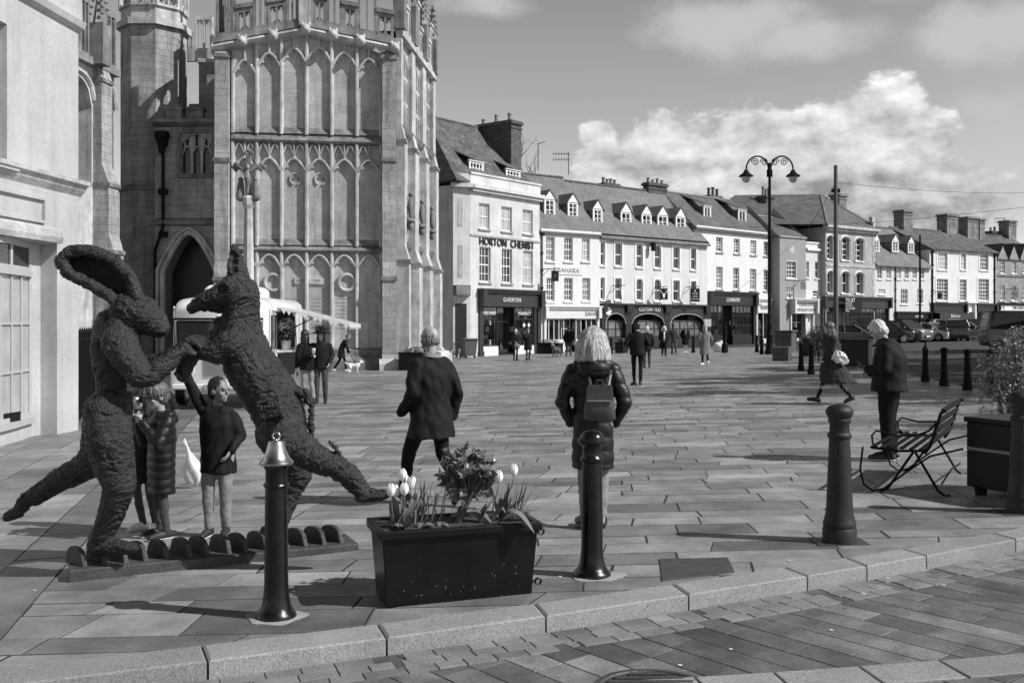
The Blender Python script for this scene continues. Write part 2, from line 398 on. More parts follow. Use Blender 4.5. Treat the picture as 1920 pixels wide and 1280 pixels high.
class Paving(MB):
    def slab(s, p, dz, tn, g=.005, depth=.03, cham=.005):
        if len(p) < 3 or area(p) < .012: return
        a = shrink(p, g); b = shrink(p, g + cham); n = len(a); z = random.uniform(-.0008, .0012) + dz; tx, ty = random.uniform(-.0015, .0015), random.uniform(-.0015, .0015)
        cx = sum(q[0] for q in a) / n; cy = sum(q[1] for q in a) / n
        zz = lambda q, e: gz(q[0], q[1]) + z + e + (q[0] - cx) * tx + (q[1] - cy) * ty
        vs = [(q[0], q[1], zz(q, 0)) for q in b] + [(q[0], q[1], zz(q, -cham * .6)) for q in a] + [(q[0], q[1], zz(q, -depth)) for q in a]
        s.add(vs, [tuple(range(n))] + [(i, n + i, n + (i + 1) % n, (i + 1) % n) for i in range(n)] + [(n + i, 2 * n + i, 2 * n + (i + 1) % n, n + (i + 1) % n) for i in range(n)])
        s.t += [tn] * (1 + 2 * n)
    def done(s, name, m):
        me = s.mesh(name); a = me.attributes.new('tone', 'FLOAT', 'FACE')
        a.data.foreach_set('value', s.t[:len(me.polygons)])
        bm = bmesh.new(); bm.from_mesh(me); bmesh.ops.recalc_face_normals(bm, faces=bm.faces); bm.to_mesh(me); bm.free()
        o = link(name, me, m); return struct(o)
kb = [(378, 1210), (708, 1169), (1002, 1131), (1261, 1095), (1469, 1063), (1587, 1046), (1688, 1027), (1860, 999)]
kf = [(390, 1240), (726, 1195), (1024, 1156), (1293, 1118), (1515, 1081), (1623, 1060), (1733, 1040), (1908, 1013)]
KB = [gpt(*p).xy for p in kb]; KF = [gpt(*p).xy for p in kf]
import numpy as np
def smooth_curve(L):                                       # one even curve, carried on past both edges of the picture
    c = np.polyfit([p.x for p in L], [p.y for p in L], 2)
    f = lambda x: float(np.polyval(c, x))
    xs = [L[0].x - k for k in (4.2, 3.1, 2.1, 1.05)] + [p.x for p in L] + [L[-1].x + k for k in (.7, 1.5, 2.3, 3.0, 3.8, 4.6, 5.4, 6.2)]
    return [Vector((x, f(x))) for x in xs]
KB, KF = smooth_curve(KB), smooth_curve(KF)
KW = .25
ROAD = -.095
def road_side(p): return p
c0, c1 = gpt(28, 1167).xy, gpt(169, 1005).xy               # stone channel at the left
cdir = (c1 - c0).normalized(); cn = Vector((-cdir.y, cdir.x)); CWD = .42
def pav():
    P = Paving()
    lim = [(tuple(KB[i]), tuple(KB[i + 1])) for i in range(len(KB) - 1)]
    def put(poly, tn, extra):
        for a, b in lim:
            if len(poly) < 3: return
            poly = clip(poly, a, b)
        for a, b in extra:
            if len(poly) < 3: return
            poly = clip(poly, a, b)
        P.slab(poly, 0, tn, g=random.choice((.005, .006, .008, .010, .013)), cham=.0015)
    def tn():
        t = random.gauss(1, .17)
        if random.random() < .14: t *= .66
        if random.random() < .05: t *= 1.2
        return max(.45, min(1.5, t))
    r0 = (tuple(c1), tuple(c0))                            # right of the channel
    e1 = c0 + cn * CWD; e2 = c1 + cn * CWD
    r1 = (tuple(e1), tuple(e2))
    y = 3.2; rot = .012
    while y < 70:
        h = random.choice((.28, .32, .36, .42, .46))
        x = -17 - random.random(); jb = 0
        while x < 40:
            w = random.uniform(.55, 1.35)
            sh = .09; j0, j1 = jb, random.choice((0, 0, 0, .03, -.03, .06, .10 if y < 8 else 0)); jb = j1
            q = [(x + sh * y, y + rot * x), (x + w + sh * y, y + rot * (x + w)), (x + w + sh * (y + h) + j1, y + h + rot * (x + w)), (x + sh * (y + h) + j0, y + h + rot * x)]
            if abs(q[0][0]) < y * .62 + 3.5: put(q, tn(), [r0])
            x += w
        y += h
    v = -3.0                                               # slabs left of the channel, laid along it
    nrm = cn
    for k in range(40):
        h = random.uniform(.45, .65); s = -3.0
        a0 = CWD + v + 3.0
        while s < 26:
            w = random.uniform(.6, 1.2)
            q = [c0 + cdir * s + nrm * a0, c0 + cdir * s + nrm * (a0 + h), c0 + cdir * (s + w) + nrm * (a0 + h), c0 + cdir * (s + w) + nrm * a0]
            put([tuple(z) for z in q][::-1], tn() * .9, [r1]); s += w
        v += h
        if v > 8: break
    s = -3.0
    while s < 26:
        w = random.uniform(.8, 1.5)
        q = [c0 + cdir * s, c0 + cdir * (s + w), c0 + cdir * (s + w) + nrm * CWD, c0 + cdir * s + nrm * CWD]
        put([tuple(z) for z in q], .62 * random.uniform(.85, 1.15), []); s += w
    P.done('pavement', M['flag'])
    bed = [(-60, -10), (90, -10), (90, 120), (-60, 120)]
    for a, b in lim: bed = clip(bed, a, b)
    m = MB(); m.add([(x, y, gz(x, y) - .0030) for x, y in bed], [tuple(range(len(bed)))]); struct(m.build('pavement_bed', M['joint']))
pav()
def kerbs():
    P = Paving(); m = MB()
    for i in range(len(KB) - 1):
        a, b = KB[i], KB[i + 1]; c, d = KF[i + 1], KF[i]
        t = (b - a).normalized() * .006
        a, d = a + t, d + t; b, c = b - t, c - t
        n = 3; tn = random.uniform(.85, 1.1)
        q = [tuple(a), tuple(d), tuple(c), tuple(b)]
        P.slab(q, .004, tn, g=.0, depth=.25, cham=.014)
    P.done('kerb', M['granite'])
    # road of rectangular blocks, turned against the kerb
    G = Paving(); ang = R(-52); dx = Vector((math.cos(ang), math.sin(ang))); dy = Vector((-dx.y, dx.x)); o = Vector((1.0, 5.4))
    for r in range(-30, 44):
        s = -5.0 + (r % 2) * .2 + random.uniform(-.03, .03)
        while s < 4.2:
            w = random.choice((.36, .40, .44, .40)); 
            q = [o + dx * s + dy * (r * .205), o + dx * (s + w) + dy * (r * .205), o + dx * (s + w) + dy * ((r + 1) * .205), o + dx * s + dy * ((r + 1) * .205)]
            t = random.gauss(1, .2)
            if random.random() < .07: t *= 1.45
            G.slab([tuple(p) for p in q], ROAD, max(.55, t), g=.004, cham=.003); s += w
    G.done('road', M['block'])
    m.add([(x, y, gz(x, y) + ROAD - .0045) for x, y in ((-30, -6), (40, -6), (40, 30), (-30, 30))], [(0, 1, 2, 3)]); struct(m.build('road_bed', M['joint']))
    # three rows of small setts in the gutter
    T = Paving()
    pl = [(p, (KF[min(i + 1, len(KF) - 1)] - KF[max(i - 1, 0)]).normalized()) for i, p in enumerate(KF)]
    for row in range(3):
        for i in range(len(KF) - 1):
            a, b = KF[i], KF[i + 1]; L = (b - a).length; d = (b - a) / L; nn = Vector((d.y, -d.x)); s = random.uniform(0, .1)
            while s < L - .02:
                w = min(random.uniform(.15, .24), L - s); o0 = .012 + row * .108
                q = [a + d * s + nn * o0, a + d * (s + w) + nn * o0, a + d * (s + w) + nn * (o0 + .108), a + d * s + nn * (o0 + .108)]
                T.slab([tuple(z) for z in q][::-1], ROAD + .006, max(.6, random.gauss(1, .14)), g=.004, cham=.003); s += w
    T.done('gutter', M['sett'])
    # flush granite strip across the lower right corner
    top = [gpt(*p, ROAD).xy for p in ((1090, 1284), (1302, 1271), (1450, 1262), (1610, 1251), (1760, 1240), (1920, 1226), (2100, 1208))]
    Q = Paving()
    for i in range(len(top) - 1):
        a, b = top[i], top[i + 1]; d = (b - a).normalized(); nn = Vector((d.y, -d.x)) * .26; t = d * .005
        Q.slab([tuple(a + t), tuple(a + t + nn), tuple(b - t + nn), tuple(b - t)], ROAD + .010, random.uniform(.85, 1.05), g=0, cham=.006)
    Q.done('flush_kerb', M['granite'])
    # asphalt beyond the right-hand bollards
    poly = [gpt(*p).xy for p in ((2500, 800), (2000, 765), (1735, 708), (1640, 690), (1560, 672), (1500, 660), (1440, 651))]
    poly += [Vector((30, 92)), Vector((44, 108)), Vector((95, 108)), Vector((95, 20))]
    m = MB(); m.add([(p.x, p.y, gz(p.x, p.y) + .007) for p in poly], [tuple(range(len(poly)))]); struct(m.build('car_park', M['asphalt']))
    m = MB(); m.add([(x, y, gz(x, y) - .16) for x, y in ((-300, -60), (300, -60), (300, 700), (-300, 700))], [(0, 1, 2, 3)]); struct(m.build('ground', M['joint']))
kerbs()
def plate(pts, dz, t, name, m, label, cat):
    q = [gpt(*p, dz) for p in pts]; c = sum(q, Vector()) / len(q); mb = MB(); n = len(q)
    mb.add([p - c for p in q] + [p - c - Vector((0, 0, t)) for p in q], [tuple(range(n))] + [(i, i + n, (i + 1) % n + n, (i + 1) % n) for i in range(n)])
    o = mb.build(name, m, bevel=.003); o.location = c; return tag(o, label, cat)
plate([(1236, 1047), (1241, 1087), (1378, 1071), (1365, 1044)], .009, .03, 'access_cover', M['cover'], 'dark square access cover set in the paving near the kerb', 'access cover')
plate([(930 + 112 * math.cos(-t), 924 + 16 * math.sin(-t)) for t in [k * math.pi / 12 for k in range(24)]], .008, .03, 'tree_pit_cover', mat('speckled_cover', .19, .7, .3, 30, .004, 60, speck=.5), 'speckled dark oval cover in the paving behind the tulip planter', 'ground cover')
def drain():
    c = gpt(1225, 1297, ROAD); t = thing('manhole_cover', 'round iron manhole cover cut by the bottom edge of the photo', 'manhole cover', c + Vector((0, 0, .012)))
    m = MB(); m.lathe([(0, -.02), (.30, -.02), (.30, 0), (.27, .002), (.265, -.006), (0, -.006)], 40); m.build('frame', M['cover'], t)
    m = MB()
    for k in range(-4, 5):
        w = math.sqrt(.24 ** 2 - (k * .055) ** 2)
        m.box(-w, w, k * .055 - .015, k * .055 + .015, -.006, .004)
    m.build('rib', M['cover'], t)
drain()
def flecks():
    m = MB()
    for px, py in ((65, 1106), (1370, 1216), (1275, 1246), (1620, 1112), (1665, 1083), (1770, 1096), (1050, 1080), (1756, 946), (1672, 947), (1060, 742), (1340, 932), (620, 1030), (1480, 1050), (1558, 1180), (905, 1020)):
        p = gpt(px, py, .008 if py < 1120 or px < 300 else ROAD + .008)
        m.add([p + Vector((random.uniform(.6, 1) * .016 * math.cos(a), random.uniform(.6, 1) * .014 * math.sin(a), .001)) for a in [k * 1.047 for k in range(6)]], [(0, 1, 2, 3, 4, 5)])
    o = m.build('paper_flecks', M['speckm']); tag(o, 'small white flecks of paper scattered on the paving and road', 'litter'); o['kind'] = 'stuff'
flecks()

# ================================================================ buildings
class Facade:
    """A wall plane standing between two sight lines; local x runs along it, y into the building, z up."""
    def __init__(s, pa, da, pb, db):
        s.P0 = Vector(((pa - CX) / F * da, da)); s.P1 = Vector(((pb - CX) / F * db, db)); s.D = (s.P1 - s.P0); s.len = s.D.length; s.D.normalize()
        s.N = Vector((-s.D.y, s.D.x)); s.rz = math.atan2(s.D.y, s.D.x); s.base = min(gz(*s.P0), gz(*s.P1))
    def u(s, px, y=0.0):                                    # along the wall at setback y
        r = Vector(((px - CX) / F, 1.0)); q = s.P0 + s.N * y
        den = s.D.x * r.y - s.D.y * r.x
        return (q.y * r.x - q.x * r.y) / den
    def depth(s, px, y=0.0): return (s.P0 + s.N * y + s.D * s.u(px, y)).y
    def z(s, px, py, y=0.0): return H + (HOR - py) * s.depth(px, y) / F - s.base
    def rect(s, r, y=0.0):
        x0, x1, y0, y1 = r[:4]; c = (x0 + x1) / 2
        return s.u(x0, y), s.u(x1, y), s.z(c, y1, y), s.z(c, y0, y)
    def root(s, name, label, cat, group=None): return thing(name, label, cat, (s.P0.x, s.P0.y, s.base), s.rz, group)
def arch_pts(ua, ub, zb, rise, n=10, pointed=False):
    um = (ua + ub) / 2; hw = (ub - ua) / 2; out = []
    for k in range(n + 1):
        t = -1 + 2 * k / n
        if pointed: zz = zb - rise * (abs(t) ** 1.7)
        else: zz = zb - rise + rise * math.sqrt(max(0, 1 - t * t))
        out.append((um + hw * t, zz))
    return out
def wall_holes(mb, u0, u1, z0, z1, holes, depth, top=None):
    us = sorted({u0, u1} | {h[0] for h in holes} | {h[1] for h in holes}); zs = sorted({z0, z1} | {h[2] for h in holes} | {h[3] for h in holes})
    us = [u for u in us if u0 <= u <= u1]; zs = [z for z in zs if z0 <= z <= z1]
    for a, b in zip(us, us[1:]):
        for c, d in zip(zs, zs[1:]):
            m, n = (a + b) / 2, (c + d) / 2
            if any(h[0] < m < h[1] and h[2] < n < h[3] for h in holes): continue
            mb.quad((a, 0, c), (b, 0, c), (b, 0, d), (a, 0, d))
    for h in holes:
        a, b, c, d = h[:4]; rise = h[4] if len(h) > 4 else 0; dp = h[5] if len(h) > 5 else depth; pt = h[6] if len(h) > 6 else False
        zt = d - rise
        mb.quad((a, 0, c), (a, 0, zt), (a, dp, zt), (a, dp, c)); mb.quad((b, 0, zt), (b, 0, c), (b, dp, c), (b, dp, zt)); mb.quad((b, 0, c), (a, 0, c), (a, dp, c), (b, dp, c))
        if rise:
            pts = arch_pts(a, b, d, rise, 10, pt)
            for p, q in zip(pts, pts[1:]):
                mb.quad((p[0], 0, p[1]), (q[0], 0, q[1]), (q[0], 0, d), (p[0], 0, d)); mb.quad((q[0], 0, q[1]), (p[0], 0, p[1]), (p[0], dp, p[1]), (q[0], dp, q[1]))
        else: mb.quad((a, 0, d), (b, 0, d), (b, dp, d), (a, dp, d))
def window(root, r, y=.12, nx=2, nz=4, fr=.07, bar=.035, sash=True, pane=None, sill=True, mat_f=None, name='window', surround=0, arch=0):
    a, b, c, d = r; m = MB(); f = mat_f or M['trim']
    m.box(a, a + fr, y, y + .07, c, d); m.box(b - fr, b, y, y + .07, c, d); m.box(a + fr, b - fr, y, y + .07, d - fr, d); m.box(a + fr, b - fr, y, y + .07, c, c + fr * 1.25)
    zm = (c + d) / 2
    if sash: m.box(a + fr, b - fr, y + .002, y + .06, zm - .035, zm + .035)
    for k in range(1, nx):
        u = a + fr + (b - a - 2 * fr) * k / nx; m.box(u - bar / 2, u + bar / 2, y + .012, y + .05, c + fr, d - fr)
    for k in range(1, nz):
        z = c + (d - c) * k / nz
        if sash and abs(z - zm) < .06: continue
        m.box(a + fr, b - fr, y + .016, y + .046, z - bar / 2, z + bar / 2)
    o = m.build(name, f, root)
    pm = pane or random.choice((M['pane'],) * 5 + (M['panec'],) * 2 + (M['panel'],))
    p = MB(); p.quad((a + .01, y + .04, c + .01), (b - .01, y + .04, c + .01), (b - .01, y + .04, d - .01), (a + .01, y + .04, d - .01)); p.build('pane', pm, o, fix=False)
    if sill:
        s = MB(); s.box(a - .08, b + .08, -.10, .10, c - .10, c - .002); s.build('sill', sill if not isinstance(sill, bool) else M['trim'], o)
    if surround:
        s = MB(); w = surround
        s.box(a - w, a - .002, -.035, .0, c, d + w); s.box(b + .002, b + w, -.035, 0, c, d + w); s.box(a - .002, b + .002, -.035, 0, d + .002, d + w); s.build('surround', M['trim'], o)
    return o
def gable_roof(root, u0, u1, ze, zr, df, db=None, over=.25, hip0=0, hip1=0, m=None, name='roof', th=.10, oz=.0):
    db = df if db is None else db; k = (zr - ze) / df; mb = MB()
    e0, e1 = u0 - .08, u1 + .08; fy, fz = -over, ze - k * over; kb = (zr - ze) / db; by, bz = df + db + over, ze - kb * over
    A, B, C_, D = (e0, fy, fz), (e1, fy, fz), (e1, by, bz), (e0, by, bz); P, Q = (e0 + hip0, df, zr), (e1 - hip1, df, zr)
    dn = lambda p: (p[0], p[1], p[2] - th)
    vs = [A, B, C_, D, P, Q]; vs = vs + [dn(p) for p in vs]
    fs = [(0, 1, 5, 4), (2, 3, 4, 5), (1, 2, 5), (3, 0, 4), (0, 6, 7, 1), (1, 7, 8, 2), (2, 8, 9, 3), (3, 9, 6, 0), (6, 9, 8, 7)]
    if not hip0: fs[3] = (3, 0, 4)
    mb.add(vs, fs); o = mb.build(name, m or M['tile'], root)
    r = MB(); r.tube([(P[0] - .02, df, zr + .02), (Q[0] + .02, df, zr + .02)], .11, 6); r.build('ridge_tiles', M['lead'] if m is M['slate'] else M['tile'], o)
    return o
def dormer(root, roof, r, y, pitch, depth=1.6, pedi=True, nx=2, nz=3, cheek=None, roofm=None, hh=.55):
    """gabled dormer: r is its window opening at setback y"""
    a, b, c, d = r; w = .10; t = thing_part('dormer', root); m = MB()
    m.box(a - w, a, y, y + depth, c - .05, d + .05); m.box(b, b + w, y, y + depth, c - .05, d + .05); m.box(a - w, b + w, y - .03, y + .06, c - .12, c - .05)
    um = (a + b) / 2
    if pedi:
        m.prism([(a - w - .05, d + .05), (b + w + .05, d + .05), (um, d + .05 + hh)], y - .02, y + .10)
    else: m.box(a - w - .05, b + w + .05, y - .05, y + .10, d + .05, d + .14)
    o = m.build('dormer', M['trim'], root)
    s = MB(); s.box(a - w - .015, a - w - .001, y + .10, y + depth, c - .5, d + .05); s.box(b + w + .001, b + w + .015, y + .10, y + depth, c - .5, d + .05); s.build('cheek', cheek or M['lead'], o)
    rf = MB(); L = depth + 1.2
    if pedi:
        e = .12; zA = d + .05; sl = hh / ((b - a) / 2 + w + .05)
        for sg in (-1, 1):
            xo = um + sg * ((b - a) / 2 + w + .05 + e)
            p = [(um, y - .08, zA + hh + .05), (xo, y - .08, zA - e * sl + .05), (xo, y + L, zA - e * sl + .05), (um, y + L, zA + hh + .05)]
            rf.add(p + [(q[0], q[1], q[2] - .05) for q in p], [(0, 1, 2, 3), (7, 6, 5, 4), (0, 4, 5, 1), (1, 5, 6, 2), (2, 6, 7, 3), (3, 7, 4, 0)])
    else:
        p = [(a - w - .1, y - .12, d + .16), (b + w + .1, y - .12, d + .16), (b + w + .1, y + L, d + .16 + L * pitch * .45), (a - w - .1, y + L, d + .16 + L * pitch * .45)]
        rf.add(p + [(q[0], q[1], q[2] + .07) for q in p], [(3, 2, 1, 0), (4, 5, 6, 7), (0, 1, 5, 4), (1, 2, 6, 5), (2, 3, 7, 6), (3, 0, 4, 7)])
    rf.build('dormer_roof', roofm or M['tile2'], o)
    f = MB(); fr = .06; n = nx
    f.box(a, a + fr, y + .02, y + .07, c, d); f.box(b - fr, b, y + .02, y + .07, c, d); f.box(a + fr, b - fr, y + .02, y + .07, d - fr, d); f.box(a + fr, b - fr, y + .02, y + .07, c, c + fr)
    for k in range(1, nx): u = a + (b - a) * k / nx; f.box(u - .035, u + .035, y + .022, y + .066, c + fr, d - fr)
    for k in range(1, nz): z = c + (d - c) * k / nz; f.box(a + fr, b - fr, y + .03, y + .06, z - .018, z + .018)
    fo = f.build('window', M['trim'], o)
    p = MB(); p.quad((a, y + .05, c), (b, y + .05, c), (b, y + .05, d), (a, y + .05, d)); return o
def thing_part(*a): return None
def chimney(root, u0, u1, y0, y1, z0, z1, pots=3, m=None, cap=.12, potm=None, ph=.55):
    b = MB(); b.box(u0, u1, y0, y1, z0, z1); o = b.build('chimney', m or M['chim'], root)
    c = MB(); c.box(u0 - cap, u1 + cap, y0 - cap, y1 + cap, z1 + .002, z1 + .14); c.box(u0 - cap * .5, u1 + cap * .5, y0 - cap * .5, y1 + cap * .5, z1 + .142, z1 + .24)
    c.box(u0 - cap * .5, u1 + cap * .5, y0 - cap * .5, y1 + cap * .5, z1 - .30, z1 - .2); c.build('cap', m or M['chim'], o)
    for k in range(pots):
        p = MB(); along = (u1 - u0) >= (y1 - y0)
        t = (k + .5) / pots; x = u0 + (u1 - u0) * t if along else (u0 + u1) / 2; y = y0 + (y1 - y0) * t if not along else (y0 + y1) / 2
        h = ph * random.uniform(.75, 1.2); p.lathe([(0, 0), (.16, 0), (.13, .1), (.12, h * .8), (.15, h * .85), (.15, h), (.10, h), (0, h - .05)], 12, (x, y, z1 + .24)); p.build('chimney_pot', potm or M['pot'], o, smooth=False)
    return o
def gutter_pipe(root, u, z0, z1, y=-.08, r=.05, m=None):
    p = MB(); p.tube([(u, y, z0), (u, y, z1)], r, 8); 
    for z in (z0 + (z1 - z0) * k / 4 for k in range(1, 4)): p.box(u - r * 1.6, u + r * 1.6, y - r * 1.3, y + r * 1.3, z - .05, z + .05)
    p.box(u - .13, u + .13, y - .1, y + .1, z1, z1 + .25); return p.build('downpipe', m or M['irond'], root)
def shopfront(root, u0, u1, z0, ztop, fh, riser, bays, fm, riser_m=None, cornice=.32, proj=.25, gm=None, room=2.2, inter=None, pil=.22, fas_m=None, side=True, mull=.05):
    """timber shopfront: bays = [(ua, ub, 'win' or 'door', nx, nz)]"""
    zf = ztop - .24; zg = zf - fh
    c = MB(); c.box(u0 - .12, u1 + .12, -proj - .12, .0, zf + .14, ztop); c.box(u0 - .06, u1 + .06, -proj - .02, .0, zf, zf + .14)
    o = c.build('shopfront', fm, root)
    f = MB(); f.box(u0, u1, -proj * .6, 0, zg, zf - .003); f.build('fascia', fas_m or fm, o)
    for ua in ((u0, u0 + pil), (u1 - pil, u1)):
        p = MB(); p.box(ua[0], ua[1], -.12, .10, z0 - .3, zg - .002); p.box(ua[0] - .04, ua[1] + .04, -.16, .0, z0 - .3, z0 + .25); p.box(ua[0] - .03, ua[1] + .03, -proj - .1, 0.0, zg + .02, ztop - .02); p.build('pilaster', fm, o)
    for (a, b, kind, nx, nz) in bays:
        m = MB(); bt = z0 + (riser if kind == 'win' else .08); y = .02 if kind == 'win' else .45
        m.box(a, a + mull, y, y + .08, bt, zg); m.box(b - mull, b, y, y + .08, bt, zg); m.box(a + mull, b - mull, y, y + .08, zg - .07, zg); m.box(a + mull, b - mull, y, y + .08, bt, bt + (.08 if kind == 'win' else .25))
        for k in range(1, nx): u = a + (b - a) * k / nx; m.box(u - mull / 2, u + mull / 2, y + .01, y + .07, bt + .05, zg - .05)
        for k in range(1, nz): z = bt + (zg - bt) * (k / nz if nz > 2 else .68); m.box(a + mull, b - mull, y + .014, y + .066, z - mull / 2, z + mull / 2)
        w = m.build('shop_window' if kind == 'win' else 'shop_door', fm, o)
        g = MB(); g.quad((a + .01, y + .04, bt + .01), (b - .01, y + .04, bt + .01), (b - .01, y + .04, zg - .01), (a + .01, y + .04, zg - .01)); g.build('pane', gm or GL, w, fix=False)
        if kind == 'win' and riser > .05:
            s = MB(); s.box(a, b, -.06, .12, z0 - .3, bt - .003); s.build('stall_riser', riser_m or fm, o)
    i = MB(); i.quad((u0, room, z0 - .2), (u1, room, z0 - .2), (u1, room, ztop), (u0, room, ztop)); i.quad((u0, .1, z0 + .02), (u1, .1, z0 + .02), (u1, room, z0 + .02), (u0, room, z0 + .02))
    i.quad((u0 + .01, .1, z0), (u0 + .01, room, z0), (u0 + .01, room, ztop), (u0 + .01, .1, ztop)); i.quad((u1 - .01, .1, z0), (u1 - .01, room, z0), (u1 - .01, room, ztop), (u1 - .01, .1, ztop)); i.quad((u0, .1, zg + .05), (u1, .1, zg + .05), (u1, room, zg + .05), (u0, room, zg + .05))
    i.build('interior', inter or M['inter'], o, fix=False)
    return o, zg, zf
def shell(root, u0, u1, z0, ze, zr, df, db, holes, m, depth=.16, gable=True, par=0):
    """front wall with real openings, plain back and side walls"""
    w = MB(); wall_holes(w, u0, u1, z0, ze, holes, depth)
    D = df + db
    w.quad((u1, D, z0), (u0, D, z0), (u0, D, ze), (u1, D, ze))
    for u in (u0, u1):
        if gable: w.add([(u, 0, z0), (u, D, z0), (u, D, ze), (u, df, zr - .12), (u, 0, ze)], [(0, 1, 2, 3, 4)])
        else: w.add([(u, 0, z0), (u, D, z0), (u, D, ze), (u, 0, ze)], [(0, 1, 2, 3)])
    return w.build('wall', m, root, fix=False)
def hang_sign(f, px0, px1, py0, py1, out, label, m, txt=None, cat='hanging sign', round_=False, txm=None):
    u0, u1, z0, z1 = f.rect((px0, px1, py0, py1)); um = (u0 + u1) / 2; w = (z1 - z0) * .75; P = f.P0 + f.D * um
    t = thing('hanging_sign', label, cat, (P.x, P.y, f.base + z0), f.rz); h = z1 - z0
    if round_:
        b = MB(); b.lathe([(0, -.06), (h / 2, -.06), (h / 2, .06), (0, .06)], 28); b.xf(Matrix.Translation((0, -out, h / 2)) @ Matrix.Rotation(R(90), 4, 'X') @ Matrix.Rotation(R(35), 4, 'Y'))
        b.build('sign_board', m, t); b = MB(); b.lathe([(h / 2 * .8, .065), (h / 2, .065), (h / 2, .09), (h / 2 * .8, .09)], 28); b.xf(Matrix.Translation((0, -out, h / 2)) @ Matrix.Rotation(R(90), 4, 'X') @ Matrix.Rotation(R(35), 4, 'Y')); b.build('rim', M['trim'], t)
    else:
        b = MB(); b.box(-w / 2, w / 2, -.03, .03, 0, h); b.xf(Matrix.Translation((0, -out, 0)) @ Matrix.Rotation(R(-25), 4, 'Z')); b.build('sign_board', m, t, bevel=.01)
    r = MB(); r.tube([(0, 0, h + .12), (0, -out - w * .6, h + .12)], .03, 6); r.tube([(0, 0, h - .3), (0, -out * .5, h + .1)], .02, 6); r.tube([(0, -out, h), (0, -out, h + .12)], .015, 6); r.build('bracket', M['irond'], t)
    if txt:
        o = lettering(txt, h * .22, (0, -out, h * .5), txm or M['letw'], t, .005)
        o.matrix_local = Matrix.Translation((0, -out, h * .5)) @ Matrix.Rotation(R(-25), 4, 'Z') @ Matrix.Translation((0, -.045, 0))
    return t

